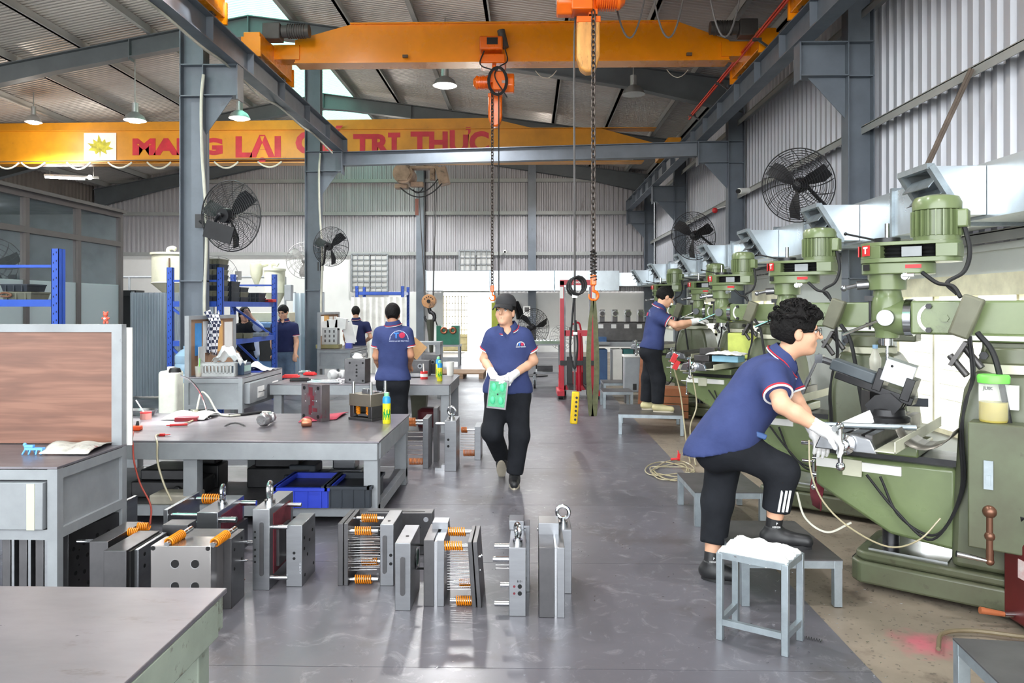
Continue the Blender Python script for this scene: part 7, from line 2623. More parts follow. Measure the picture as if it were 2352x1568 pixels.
class Field:
    """smooth union of tapered limbs and ellipsoids, turned into one skin by surface nets"""

    def __init__(s):
        s.pr = []

    def cap(s, a, b, ra, rb, k=.03, n=None, sc=1.0, flat=0, sub=False):
        s.pr.append(('c', V3(*a), V3(*b), ra, rb, k, None if n is None else V3(*n), sc, flat, sub))
        return s

    def ell(s, c, m, r, k=.02, sub=False):
        s.pr.append(('e', V3(*c), np.array(m, dtype=float), V3(*r), k, sub))
        return s

    def cut(s, p, n):
        s.pr.append(('p', V3(*p), V3(*n)))
        return s

    def bounds(s):
        lo, hi = V3(9e9, 9e9, 9e9), V3(-9e9, -9e9, -9e9)
        for q in s.pr:
            if q[0] == 'c' and not q[9]:
                r = max(q[3], q[4])
                lo = np.minimum(lo, np.minimum(q[1], q[2]) - r)
                hi = np.maximum(hi, np.maximum(q[1], q[2]) + r)
            elif q[0] == 'e' and not q[5]:
                r = q[3].max()
                lo = np.minimum(lo, q[1] - r)
                hi = np.maximum(hi, q[1] + r)
        return lo, hi

    def mesh(s, res, fine=None):
        lo, hi = s.bounds()
        lo -= res * 3
        hi += res * 3
        ax = []
        for d in range(3):
            pts = list(np.arange(lo[d], hi[d] + res, res))
            if fine is not None:
                a, b, fr = fine[0][d], fine[1][d], fine[2]
                pts = [p for p in pts if p < a - fr * .4 or p > b + fr * .4] + list(np.arange(a, b, fr))
                pts.sort()
            ax.append(np.array(pts))
        X, Y, Z = ax
        Fd = np.full((len(X), len(Y), len(Z)), 1.0)
        for q in s.pr:
            if q[0] == 'p':
                d = (X[:, None, None] - q[1][0]) * q[2][0] + (Y[None, :, None] - q[1][1]) * q[2][1] + (Z[None, None, :] - q[1][2]) * q[2][2]
                Fd = np.maximum(Fd, d)
                continue
            if q[0] == 'c':
                r = max(q[3], q[4]) + q[5] + .05
                l, h = np.minimum(q[1], q[2]) - r, np.maximum(q[1], q[2]) + r
            else:
                r = q[3].max() + q[4] + .04
                l, h = q[1] - r, q[1] + r
            sl = []
            for A, a, b in zip(ax, l, h):
                sl.append(slice(np.searchsorted(A, a), np.searchsorted(A, b)))
            x, y, z = X[sl[0]][:, None, None], Y[sl[1]][None, :, None], Z[sl[2]][None, None, :]
            if not (x.size and y.size and z.size):
                continue
            if q[0] == 'c':
                _, a, b, ra, rb, k, n, sc, flat, sub = q
                px, py, pz = x - a[0], y - a[1], z - a[2]
                ba = b - a
                if n is not None:
                    n = n / np.linalg.norm(n)
                    dn = (px * n[0] + py * n[1] + pz * n[2]) * (sc - 1)
                    px, py, pz = px + dn * n[0], py + dn * n[1], pz + dn * n[2]
                    ba = ba + n * np.dot(ba, n) * (sc - 1)
                L2 = max(1e-9, np.dot(ba, ba))
                t = np.clip((px * ba[0] + py * ba[1] + pz * ba[2]) / L2, 0, 1)
                d = np.sqrt((px - ba[0] * t) ** 2 + (py - ba[1] * t) ** 2 + (pz - ba[2] * t) ** 2) - (ra + (rb - ra) * t)
                if flat:
                    u = (b - a) / np.linalg.norm(b - a)
                    d = np.maximum(d, (x - b[0]) * u[0] + (y - b[1]) * u[1] + (z - b[2]) * u[2])
            else:
                _, c, m, rr, k, sub = q
                px, py, pz = x - c[0], y - c[1], z - c[2]
                u = [(px * m[0][i] + py * m[1][i] + pz * m[2][i]) / rr[i] for i in range(3)]
                k0 = np.sqrt(u[0] ** 2 + u[1] ** 2 + u[2] ** 2)
                d = (k0 - 1) * rr.min() * (.5 + .5 * rr.mean() / rr.min())
            f = Fd[sl[0], sl[1], sl[2]]
            if sub:
                Fd[sl[0], sl[1], sl[2]] = np.maximum(f, -d)
            else:
                hh = np.clip(.5 + .5 * (f - d) / k, 0, 1)
                Fd[sl[0], sl[1], sl[2]] = f * (1 - hh) + d * hh - k * hh * (1 - hh)
        ins = Fd < 0
        cnt = np.zeros(tuple(n - 1 for n in Fd.shape), dtype=np.int8)
        for i in (0, 1):
            for j in (0, 1):
                for k in (0, 1):
                    cnt += ins[i:Fd.shape[0] - 1 + i, j:Fd.shape[1] - 1 + j, k:Fd.shape[2] - 1 + k]
        I, J, K = np.nonzero((cnt > 0) & (cnt < 8))
        idx = np.full(cnt.shape, -1, dtype=np.int64)
        idx[I, J, K] = np.arange(len(I))
        acc = np.zeros((len(I), 3))
        num = np.zeros(len(I))
        cor = [(i, j, k) for i in (0, 1) for j in (0, 1) for k in (0, 1)]
        for a in range(8):
            for b in range(a + 1, 8):
                if sum(abs(cor[a][d] - cor[b][d]) for d in range(3)) != 1:
                    continue
                ia, ib = [(I + c[0], J + c[1], K + c[2]) for c in (cor[a], cor[b])]
                fa, fb = Fd[ia], Fd[ib]
                m = (fa < 0) != (fb < 0)
                t = np.where(m, fa / np.where(m, fa - fb, 1), 0)[:, None]
                pa = np.stack([X[ia[0]], Y[ia[1]], Z[ia[2]]], 1)
                pb = np.stack([X[ib[0]], Y[ib[1]], Z[ib[2]]], 1)
                acc += (pa + (pb - pa) * t) * m[:, None]
                num += m
        vs = acc / num[:, None]
        fs = []
        for d in range(3):
            sh = [slice(None)] * 3
            s0, s1 = list(sh), list(sh)
            s0[d], s1[d] = slice(0, -1), slice(1, None)
            A, B = ins[tuple(s0)], ins[tuple(s1)]
            e1, e2 = (d + 1) % 3, (d + 2) % 3
            for dirn in (0, 1):
                g = np.argwhere((A & ~B) if dirn == 0 else (~A & B))
                g = g[(g[:, e1] > 0) & (g[:, e2] > 0) & (g[:, e1] < cnt.shape[e1]) & (g[:, e2] < cnt.shape[e2])]
                qd = []
                for o1, o2 in ((0, 0), (1, 0), (1, 1), (0, 1)):
                    h = g.copy()
                    h[:, e1] -= o1
                    h[:, e2] -= o2
                    qd.append(idx[h[:, 0], h[:, 1], h[:, 2]])
                qd = np.stack(qd, 1)
                fs.append(qd if dirn else qd[:, ::-1])
        fs = np.concatenate(fs)
        fs = fs[:, ::-1]
        return vs, fs[(fs >= 0).all(1)]


def net_obj(name, field, mat, parent, base, res, fine=None, relax=1):
    vs, fs = field.mesh(res, fine)
    for _ in range(relax):
        ac = np.zeros_like(vs)
        nb = np.zeros(len(vs))
        for a in range(4):
            np.add.at(ac, fs[:, a], vs[fs[:, (a + 1) % 4]])
            np.add.at(nb, fs[:, a], 1)
        vs = vs * .5 + .5 * ac / np.maximum(nb, 1)[:, None]
    vs = vs - np.array(base)
    me = bpy.data.meshes.new(name)
    me.from_pydata(vs.tolist(), [], fs.tolist())
    me.materials.append(mat)
    me.polygons.foreach_set('use_smooth', [True] * len(me.polygons))
    me.update()
    o = link(name, me, parent)
    return o


def hand_prims(f, wr, d, nrm, side, curl, s=1.0, spread=.5):
    """palm and five unequal fingers; d along the forearm, nrm out of the palm, side +1 puts the thumb on d x nrm"""
    wr, d, nrm = Vector(wr), Vector(d).normalized(), Vector(nrm)
    nrm = (nrm - d * nrm.dot(d)).normalized()
    sd = d.cross(nrm) * side
    pc = wr + d * .045 * s
    f.cap(wr, wr + d * .03 * s, .026 * s, .03 * s, .02)
    f.cap(pc - sd * .022 * s, pc + sd * .02 * s, .021 * s, .02 * s, .02)
    f.cap(wr + d * .075 * s - sd * .026 * s, wr + d * .078 * s + sd * .026 * s, .015 * s, .015 * s, .015)
    for i, (o, L) in enumerate(((.03, .072), (.01, .082), (-.011, .076), (-.031, .06))):
        r0 = wr + d * .08 * s + sd * o * s
        a = curl * (1 + .06 * i)
        p, dd = r0, d + sd * (o * spread * 3)
        for j, fr in enumerate((.45, .32, .28)):
            ang = a * (.8 if j == 0 else 1.0)
            dd = (dd * math.cos(ang) + nrm * math.sin(ang)).normalized()
            nrm_ = nrm
            q = p + dd * L * fr * s
            f.cap(p, q, .0105 * s - .0008 * j, .0098 * s - .0008 * j, .007)
            p = q
            nr2 = (nrm * math.cos(ang) - d * math.sin(ang))
            dd = dd
    t0 = wr + d * .03 * s + sd * .028 * s
    t1 = t0 + (d * .6 + sd * .7 + nrm * .3).normalized() * .035 * s
    t2 = t1 + (d * .85 + sd * .15 + nrm * .5 * (1 if curl > .3 else .3)).normalized() * .034 * s
    f.cap(t0, t1, .014 * s, .0115 * s, .012)
    f.cap(t1, t2, .0115 * s, .0095 * s, .008)


m_skin = M('skin_tone', rgb(222, 172, 142), .5, 0, .05, 12, spec=.35)
m_skin_d = M('skin_tone_tanned', rgb(196, 142, 112), .5, 0, .05, 12, spec=.35)
m_polo = M('polo_navy', rgb(58, 68, 112), .85, 0, .07, 7, bump=.7, bscale=6, spec=.2)
m_polo_dk = M('polo_dark_navy', rgb(40, 46, 82), .85, 0, .07, 7, bump=.6, bscale=6, spec=.2)
m_pants = M('black_cloth', rgb(32, 34, 39), .85, 0, .15, 6, bump=.7, bscale=6, spec=.2)
m_jeans = M('jeans_blue', rgb(92, 112, 134), .85, 0, .15, 8, bump=.2, bscale=14)
m_hair = M('black_hair', rgb(20, 18, 18), .7, 0, .2, 30, bump=.5, bscale=60, spec=.2)
m_glove = M('white_glove', rgb(240, 240, 240), .9, 0, .04, 20, bump=.2, bscale=60)
m_shoe = M('black_shoe', rgb(38, 38, 40), .45, 0, .1, 10)
m_sole = M('cream_sole', rgb(206, 196, 176), .6)
m_eye = M('eye_dark', rgb(30, 22, 20), .2)
m_eyew = M('eye_white', rgb(226, 222, 216), .3)
m_lip = M('lip_tone', rgb(184, 112, 100), .45)
m_trim_r = M('trim_red', rgb(196, 40, 56), .8)
m_trim_w = M('trim_white', rgb(236, 236, 236), .8)
m_print_w = M('print_white', rgb(176, 184, 214), .8)
m_print_b = M('print_blue', rgb(60, 130, 220), .8)
m_print_r = M('print_red', rgb(196, 50, 84), .8)


def ring(c, n, r, t, name, mat, parent, base, sc=1.0, ax=None):
    m = frame_from(n)
    pts = [Vector(c) + m @ Vector((r * math.cos(a), r * math.sin(a), 0)) - Vector(base) for a in [2 * PI * i / 28 for i in range(28)]]
    return MB().tube(pts, t, 6, closed=True).build(name, mat, parent)


def head_frame(fwd, up=(0, 0, 1)):
    y = Vector(fwd).normalized()
    x = y.cross(Vector(up)).normalized()
    z = x.cross(y)
    return Matrix((x, y, z)).transposed()


def person(label, J, fwd, hfwd, res, hup=(0, 0, 1), build=1.0, tscale=1.45, skin=None, shirt=None, pants=None, hair='short', gloves='', hem=.08, cuff=0.0,
           collar=True, shoe=None, hemn=None, sleeve=.62, curl=.5, fine=None, palms=None, thick=1.0, legs=True, torso_r=1.0, head_s=1.0):
    J = {k: Vector(v) for k, v in J.items()}
    skin, shirt, pants, shoe = skin or m_skin, shirt or m_polo, pants or m_pants, shoe or m_shoe
    base = Vector((J['pelvis'].x, J['pelvis'].y, J.get('ground', Vector((0, 0, 0))).z))
    t = thing('person', label, 'person', base)
    n = Vector(fwd).normalized()
    H = J['head']
    hm = head_frame(hfwd, hup)
    hs = head_s

    def hp(x, y, z):
        return H + hm @ Vector((x * hs, y * hs, z * hs))
    up_t = (J['neck'] - J['pelvis']).normalized()
    B, tr = build, torso_r

    def torso(f, e, k=.05):
        f.cap(J['pelvis'], J['waist'], .158 * tr + e, .148 * tr + e, k, n, tscale)
        f.cap(J['waist'], J['chest'], .148 * tr + e, .165 * tr + e, k, n, tscale)
        f.cap(J['sh_l'].lerp(J['sh_r'], .12) - up_t * .02, J['sh_r'].lerp(J['sh_l'], .12) - up_t * .02, .062 * B + e, .062 * B + e, .07)
        f.cap(J['chest'] + up_t * .04, J['neck'] - up_t * .03, .1 * B + e, .062 * B + e, .06, n, 1.2)
    b = Field()
    torso(b, -.014)
    b.cap(J['neck'] - up_t * .03, hp(0, -.018, -.06), .058 * B, .053 * B, .03)
    im = [list(r) for r in hm]
    b.ell(hp(0, -.014, .028), im, (.076 * hs, .096 * hs, .092 * hs), .02)
    b.ell(hp(0, .018, -.045), im, (.063 * hs, .074 * hs, .078 * hs), .03)
    b.ell(hp(0, .062, -.094), im, (.028 * hs, .026 * hs, .022 * hs), .022)
    b.cap(hp(0, .088, .016), hp(0, .114, -.024), .008 * hs, .0125 * hs, .012)
    b.cap(hp(-.012, .092, -.028), hp(.012, .092, -.028), .009 * hs, .009 * hs, .01)
    b.cap(hp(-.036, .074, .028), hp(.036, .074, .028), .014 * hs, .014 * hs, .02)
    b.cap(hp(-.016, .087, -.056), hp(.016, .087, -.056), .007 * hs, .007 * hs, .008)
    b.cap(hp(-.014, .085, -.069), hp(.014, .085, -.069), .0075 * hs, .0075 * hs, .008)
    for s in (-1, 1):
        b.ell(hp(.075 * s, -.012, -.012), im, (.011 * hs, .022 * hs, .033 * hs), .008)
        b.ell(hp(.04 * s, .05, -.03), im, (.026 * hs, .03 * hs, .03 * hs), .02)
    for q in ('l', 'r'):
        sh, el, wr = J['sh_' + q], J['el_' + q], J['wr_' + q]
        b.cap(sh, el, .05 * B, .042 * B, .04)
        b.cap(el, el.lerp(wr, .35), .042 * B, .041 * B, .02)
        b.cap(el.lerp(wr, .35), wr, .041 * B, .029 * B, .02)
        if q not in gloves:
            hand_prims(b, wr, wr - el, (palms or {}).get(q, (0, 0, -1)), 1 if q == 'l' else -1, curl, 1.0)
        if legs:
            hi, kn, an = J['hip_' + q], J['kn_' + q], J['an_' + q]
            b.cap(hi, kn, .08 * B, .055 * B, .05)
            b.cap(kn, kn.lerp(an, .4), .055 * B, .052 * B, .03)
            b.cap(kn.lerp(an, .4), an, .052 * B, .036 * B, .02)
    fn = None
    if fine:
        fn = (V3(*H) - .135 * hs, V3(*H) + .135 * hs, fine)
    net_obj('body', b, skin, t, base, res, fn)
    # shirt
    f = Field()
    torso(f, .012 * thick)
    hemp = J['pelvis'] - up_t * hem
    f.cap(J['pelvis'], hemp - up_t * .05, .168 * tr + .01, .172 * tr + .014, .04, n, tscale)
    if legs:
        f.cap(J['hip_l'] + up_t * .05 - n * .03, J['hip_r'] + up_t * .05 - n * .03, .118 * tr + .012, .118 * tr + .012, .05)
    for q in ('l', 'r'):
        sh, el = J['sh_' + q], J['el_' + q]
        f.cap(sh, sh.lerp(el, sleeve), .064 * B * thick, .067 * B * thick, .05, None, 1, 1)
    f.cut(hemp, Vector(hemn) if hemn else -up_t)
    nk = J['neck']
    f.cap(nk - up_t * .005 + n * .01, nk + up_t * .12 + n * .03, .06 * B, .075 * B, .01, None, 1, 0, True)
    if collar:
        f.cap(nk + n * .1, nk + n * .13 - up_t * .085, .04 * B, .012, .01, None, 1, 0, True)
    so = net_obj('shirt', f, shirt, t, base, res)
    if collar:
        for q in ('l', 'r'):
            sh, el = J['sh_' + q], J['el_' + q]
            d = (el - sh).normalized()
            c = sh.lerp(el, sleeve)
            ring(c - d * .001, d, .0655 * B * thick, .006, 'sleeve_trim', m_trim_w, t, base)
            ring(c - d * .013, d, .0665 * B * thick, .005, 'sleeve_trim', m_trim_r, t, base)
        nd = (hp(0, -.03, -.08) - nk).normalized()
        cm = frame_from(nd, n)
        c0 = nk + nd * .016 + n * .006
        co = MB()
        vs, fs = [], []
        N = 26
        for i in range(N + 1):
            a = R(90) + R(24) + (2 * PI - R(48)) * i / N
            fr = math.sin(a)
            dirv = cm @ Vector((math.cos(a), math.sin(a), 0))
            if dirv.dot(n) > 0:
                pass
            ff = max(0, dirv.dot(n))
            for rr, hh in ((.1 + .012 * ff, -.014 - .05 * ff), (.093, .016 - .02 * ff), (.077, .05 - .04 * ff), (.07, .036 - .04 * ff)):
                vs.append(c0 + dirv * rr * B + nd * hh - base)
            if i:
                p, q2 = 4 * (i - 1), 4 * i
                for k in range(3):
                    fs.append((p + k, q2 + k, q2 + k + 1, p + k + 1))
        co.add(vs, fs)
        ob = co.build('collar', shirt, t)
        ob.modifiers.new('thick', 'SOLIDIFY').thickness = .004
        for hh, mt in ((-.006, m_trim_w), (.004, m_trim_r)):
            pts = []
            for i in range(N + 1):
                a = R(90) + R(24) + (2 * PI - R(48)) * i / N
                dirv = cm @ Vector((math.cos(a), math.sin(a), 0))
                ff = max(0, dirv.dot(n))
                pts.append(c0 + dirv * (.103 + .012 * ff) * B + nd * (hh - .05 * ff) - base)
            MB().tube(pts, .0035, 5).build('collar_stripe', mt, t)
    if legs:
        g = Field()
        g.cap(J['hip_l'].lerp(J['hip_r'], .1), J['hip_r'].lerp(J['hip_l'], .1), .1 * tr, .1 * tr, .05)
        g.cap(J['pelvis'] - up_t * .05, J['pelvis'] + up_t * .08, .152 * tr, .15 * tr, .05, n, tscale)
        for q in ('l', 'r'):
            hi, kn, an = J['hip_' + q], J['kn_' + q], J['an_' + q]
            g.cap(hi - n * .05 * tr, hi - n * .045 + up_t * .05, .105 * tr, .1 * tr, .05)
            g.cap(hi, kn, .098 * B * thick, .078 * B * thick, .06)
            e = kn.lerp(an, 1 - cuff)
            g.cap(kn, e, .078 * B * thick, .066 * B * thick, .04, None, 1, 1)
        net_obj('trousers', g, pants, t, base, res)
        for q in ('l', 'r'):
            an, toe = J['an_' + q], J['toe_' + q]
            d = (toe - an)
            upv = Vector((0, 0, 1)) if 'foot_up_' + q not in J else J['foot_up_' + q]
            d = (d - upv * d.dot(upv)).normalized()
            heel = an - upv * .05 - d * .035
            sfield = Field()
            tip = an - upv * .06 + d * .17
            sfield.cap(heel, heel.lerp(tip, .45), .04, .043, .02)
            sfield.cap(heel.lerp(tip, .4), tip, .043, .036, .03)
            sfield.cap(an - upv * .05, an + upv * .012, .044, .046, .03, None, 1, 1)
            sfield.cut(an - upv * .088, -upv)
            net_obj('shoe', sfield, shoe, t, base, max(.006, res * .8))
            sm = frame_from(upv, d)
            MB().prism([((.044 - .008 * abs(math.sin(a)) * (1 if math.sin(a) > 0 else 0)) * math.cos(a), .128 * math.sin(a) + .07) for a in [2 * PI * i / 18 for i in range(18)]], 0, .02,
                       Matrix((d.cross(upv), d, upv)).transposed(), an - upv * .1 - base).build('shoe_sole', m_sole if shoe is not m_shoe or hair == 'cap' else m_shoe, t)
    for q in gloves:
        gf = Field()
        wr, el = J['wr_' + q], J['el_' + q]
        d = (wr - el).normalized()
        gf.cap(wr - d * .06, wr, .034 * B, .031 * B, .02)
        hand_prims(gf, wr, d, (palms or {}).get(q, (0, 0, -1)), 1 if q == 'l' else -1, curl, 1.12)
        gf.cut(wr - d * .062, -d)
        net_obj('glove', gf, m_glove, t, base, .0045 if res < .011 else .007)
    # eyes, brows, mouth
    for s in (-1, 1):
        MB().ball(hp(.031 * s, .077, .006) - base, .0125 * hs, 10).build('eye', m_eyew, t)
        MB().ball(hp(.031 * s, .0865, .006) - base, .0052 * hs, 8).build('iris', m_eye, t)
        MB().tube([hp(.016 * s, .091, .026) - base, hp(.034 * s, .088, .031) - base, hp(.05 * s, .074, .026) - base], [.003, .0042, .002], 6).build('eyebrow', m_hair, t)
        MB().tube([hp(.018 * s, .087, .0125) - base, hp(.031 * s, .0895, .0155) - base, hp(.046 * s, .077, .010) - base], .0028, 6).build('eyelid', m_hair, t)
    MB().tube([hp(-.02, .084, -.063) - base, hp(0, .0935, -.0625) - base, hp(.02, .084, -.063) - base], [.003, .0045, .003], 6).build('lips', m_lip, t)
    # hair
    hf = Field()
    if hair in ('short', 'cap', 'long', 'curly'):
        e = .012 if hair == 'short' else (.006 if hair == 'cap' else .018)
        hf.ell(hp(0, -.018, .032), im, ((.078 + e) * hs, (.098 + e) * hs, (.094 + e) * hs), .02)
        hf.cap(hp(0, -.07, -.05), hp(0, -.06, .02), .052 * hs, .07 * hs, .03)
        if hair == 'long':
            hf.cap(hp(0, -.08, .02), hp(0.0, -.07, -.2), .075 * hs, .05 * hs, .03)
            for s in (-1, 1):
                hf.cap(hp(.07 * s, -.02, .02), hp(.075 * s, -.03, -.16), .03, .022, .03)
        if hair == 'curly':
            rs = random.Random(5)
            for i in range(46):
                a, q = rs.uniform(0, 2 * PI), rs.uniform(.1, 1.25)
                r_ = (.078 + .022, .098 + .022, .1 + .022)
                x, y, z = r_[0] * math.sin(q) * math.cos(a), r_[1] * math.sin(q) * math.sin(a) - .012, r_[2] * math.cos(q) + .034
                hf.ell(hp(x, y, z), im, (.02, .022, .016), .012)
            for i in range(7):
                hf.ell(hp(-.05 + .017 * i, .085 + .008 * (i % 2), .082 + .012 * ((i * 5) % 3)), im, (.02, .026, .02), .014)
        # bare face and ears
        hf.ell(hp(0, .118, -.035), im, (.085 * hs, .085 * hs, .098 * hs), .01, True)
        hf.cap(hp(-.12, .045, -.075), hp(.12, .045, -.075), .075 * hs, .075 * hs, .01, None, 1, 0, True)
        if hair != 'long':
            for s in (-1, 1):
                hf.ell(hp(.09 * s, -.008, -.02), im, (.028 * hs, .03 * hs, .04 * hs), .01, True)
            cz = hp(0, 0, -.085)
            hf.cut(cz, -(hm @ Vector((0, .45, 1))).normalized())
        net_obj('hair', hf, m_hair, t, base, max(.005, min(res, .008)))
    if hair == 'curly':
        rs = random.Random(9)
        cu = MB()
        for i in range(230):
            a, q = rs.uniform(0, 2 * PI), rs.uniform(0, 1.45)
            fx = math.sin(a)
            p = Vector(((.1) * math.sin(q) * math.cos(a), .12 * math.sin(q) * math.sin(a) - .012, .122 * math.cos(q) + .034))
            if p.y > .03 and p.z < .075:
                continue
            dr = p.normalized()
            tg = dr.cross(Vector((rs.uniform(-1, 1), rs.uniform(-1, 1), rs.uniform(-1, 1)))).normalized()
            pts = [hp(*(p - dr * .012)) - base, hp(*(p + dr * .010 + tg * .006)) - base, hp(*(p + dr * .017 + tg * .018)) - base, hp(*(p + dr * .012 + tg * .03)) - base, hp(*(p + dr * .002 + tg * .032)) - base]
            cu.tube(spline(pts, 3), .0032, 4)
        cu.build('hair_curls', m_hair, t)['kind'] = 'stuff'
    if hair == 'cap':
        c = MB()
        prof = [(.099, .0), (.1, .03), (.094, .065), (.07, .098), (.035, .112), (.001, .115)]
        c.lathe(prof, 28, hp(0, -.012, .048) - base, hm @ Matrix.Diagonal((.9, 1.08, 1)))
        c.build('cap_crown', M('cap_black', rgb(44, 44, 47), .8), t)
        vs, fs = [], []
        for i in range(13):
            a = R(20) + R(140) * i / 12
            for rr, dz in ((.093, .004), (.175, -.03)):
                q = Vector((rr * math.cos(a) * (.93 if rr < .1 else .55), .085 * math.sin(a) + (0 if rr < .1 else .085 * math.sin(a)) + .01, dz - .02 * abs(math.cos(a)) * (rr > .1)))
                vs.append(hp(q.x, q.y, q.z + .056) - base)
            if i:
                fs.append((2 * i - 2, 2 * i - 1, 2 * i + 1, 2 * i))
        br = MB().add(vs, fs).build('cap_brim', MATS['cap_black'], t)
        br.modifiers.new('thick', 'SOLIDIFY').thickness = .005
    return t, so, base, hp, J


def decal(t, so, base, txt, size, c, x, y, mat, bold=0.0, arcr=None, width=None):
    """print laid on a shirt: letters are pushed onto the cloth along the viewing side"""
    bvh = BVHTree.FromPolygons([v.co for v in so.data.vertices], [p.vertices for p in so.data.polygons])
    me = text_mesh(txt, size, bold, .0)
    mm = m4(Vector(c) - base, x, y)
    zd = mm.to_3x3().col[2]
    if width:
        k = width / (max(v.co.x for v in me.vertices) - min(v.co.x for v in me.vertices))
        for v in me.vertices:
            v.co.x *= k
    for v in me.vertices:
        q = v.co.copy()
        if arcr:
            a = q.x / arcr
            q = Vector(((arcr + q.y) * math.sin(a), (arcr + q.y) * math.cos(a), 0))
        p = mm @ q
        h = bvh.ray_cast(p + zd * .3, -zd)
        v.co = (h[0] + zd * .003) if h[0] is not None else p
    me.materials.clear()
    me.materials.append(mat)
    return link('shirt_print', me, t)


# ---- the young man in glasses at the nearest mill
Y0 = 4.35
J = dict(pelvis=P(1668, 1005, 4.33), waist=P(1702, 950, 4.33), chest=P(1750, 888, 4.32), neck=P(1795, 826, 4.31), head=P(1832, 762, 4.28),
         sh_r=P(1772, 862, 4.15), el_r=P(1796, 930, 3.99), wr_r=P(1888, 985, 3.95), sh_l=P(1800, 856, 4.5), el_l=P(1830, 925, 4.46), wr_l=P(1868, 985, 4.3),
         hip_r=P(1684, 1022, 4.24), kn_r=P(1796, 1082, 4.18), an_r=PZ(1775, 1216, .33), toe_r=PZ(1815, 1225, .33), hip_l=P(1668, 1020, 4.43), kn_l=P(1648, 1150, 4.42), an_l=P(1634, 1288, 4.36), toe_l=P(1690, 1298, 4.28))
J['an_r'] = Vector((J['an_r'].x, 4.2, .345))
J['toe_r'] = Vector((J['an_r'].x + .17, 4.15, .345))
J['an_l'] = Vector((P(1634, 1290, 4.36).x, 4.36, .1))
J['toe_l'] = Vector((J['an_l'].x + .17, 4.28, .1))
ft = (J['neck'] - J['pelvis'])
w1, so, base, hp, _ = person('young man in glasses, navy polo and black joggers, cranking the nearest mill', J, (.78, -.1, -.62), (1, -.12, -.02), .010, build=1.06, tscale=1.18, hair='curly', gloves='rl',
                             hem=.06, hemn=(.25, 0, -1), cuff=.3, fine=.0045, palms={'r': (-.2, .3, -1), 'l': (0, 0, -1)}, curl=.75, sleeve=.66, thick=1.06, torso_r=1.08, head_s=1.08)
m_glassf = M('spectacle_frame', rgb(60, 60, 66), .3, .5)
sg = MB()
for s in (-1, 1):
    sg.tube([hp(.033 * s + .024 * math.cos(a), .105, .004 + .019 * math.sin(a)) - base for a in [2 * PI * i / 18 for i in range(18)]], .0018, 6, closed=True)
    sg.tube([hp(.057 * s, .103, .01) - base, hp(.08 * s, .05, .01) - base, hp(.082 * s, -.005, .006) - base], .0018, 6)
sg.tube([hp(-.009, .107, .008) - base, hp(.009, .107, .008) - base], .0018, 6)
sg.build('spectacles', m_glassf, w1)
for q in ('r', 'l'):
    an, kn = J['an_' + q], J['kn_' + q]
    d = (an - kn).normalized()
    MB().cyl(an - d * .055 - base, an + d * .02 - base, .0445, .043, n=18).build('sock', m_shoe, w1)
    lettering('HEREER', .013, m_trim_w, m4(an - d * .014 + Vector((.0, -.0465, 0)) - base, (1, -.1, 0), (0, 0, 1)), w1)
    lettering('P', .02, m_trim_w, m4(an - d * .032 + Vector((.0, -.0465, 0)) - base, (1, -.1, 0), (0, 0, 1)), w1)
for i in range(3):
    a, b = J['kn_r'].lerp(J['an_r'], .28), J['kn_r'].lerp(J['an_r'], .66)
    o = Vector((-.012 + .022 * i, -.0835 + .004 * abs(i - 1), 0))
    MB().bar(a + o - base, b + o + Vector((0, .006, 0)) - base, .012, .005, (0, 1, 0)).build('side_stripe', m_trim_w, w1)
MB().box(P(1738, 996, 4.16) - base, (.1, .05, .03), Matrix.Rotation(R(20), 3, 'Y')).build('phone', M('phone_blue', rgb(64, 96, 150), .4), w1, bevel=.006)

# ---- the man in the cap carrying a green insert
yy = 6.65
J = dict(pelvis=P(1166, 893, yy), waist=P(1166, 850, yy), chest=P(1168, 795, yy), neck=P(1166, 757, yy), head=P(1160, 716, yy - .02),
         sh_r=P(1132, 772, yy), el_r=P(1113, 824, yy + .05), wr_r=P(1131, 858, yy - .17), sh_l=P(1203, 772, yy), el_l=P(1225, 828, yy + .05), wr_l=P(1178, 862, yy - .2),
         hip_r=P(1144, 908, yy), kn_r=P(1130, 992, yy - .08), an_r=P(1152, 1048, yy + .28), toe_r=P(1150, 1068, yy + .1), hip_l=P(1188, 908, yy), kn_l=P(1193, 1000, yy - .02), an_l=P(1182, 1085, yy), toe_l=P(1180, 1100, yy - .2))
J['an_l'] = Vector((J['an_l'].x, yy, .1))
J['toe_l'] = Vector((J['an_l'].x, yy - .2, .1))
J['foot_up_r'] = Vector((0, .75, .65)).normalized()
J['toe_r'] = J['an_r'] + Vector((0, -.1, -.12))
w2, so2, base2, hp2, J2 = person('man in a black cap and navy polo walking down the aisle with a green part', J, (.0, -1, 0), (-.32, -1, .12), .010, hair='cap', gloves='rl', hem=.035, fine=.006,
                                 palms={'r': (.6, .3, 0), 'l': (-.6, .3, 0)}, curl=.55, tscale=1.5, thick=1.12, torso_r=1.04, skin=m_skin)
cxp = P(1196, 792, 6.5)
decal(w2, so2, base2, 'T', .03, cxp + Vector((-.012, 0, .002)), (1, 0, 0), (0, 0, 1), m_print_b, .002)
decal(w2, so2, base2, '●', .034, cxp + Vector((.014, 0, .002)), (1, 0, 0), (0, 0, 1), m_print_r, .001)
decal(w2, so2, base2, '— — — — —', .026, cxp + Vector((0, 0, -.008)), (1, 0, 0), (0, 0, 1), m_trim_w, .003, .034, .105)
decal(w2, so2, base2, '—', .02, cxp + Vector((0, 0, -.018)), (1, 0, 0), (0, 0, 1), m_trim_w, .002, None, .084)
gp = thing('mould_insert', 'grey-framed mould insert with bright green cavities held by the man in the cap', 'mould part', P(1143, 906, 6.36), 0)
gr_ = Matrix.Rotation(R(6), 3, 'Y') @ Matrix.Rotation(R(-12), 3, 'X')
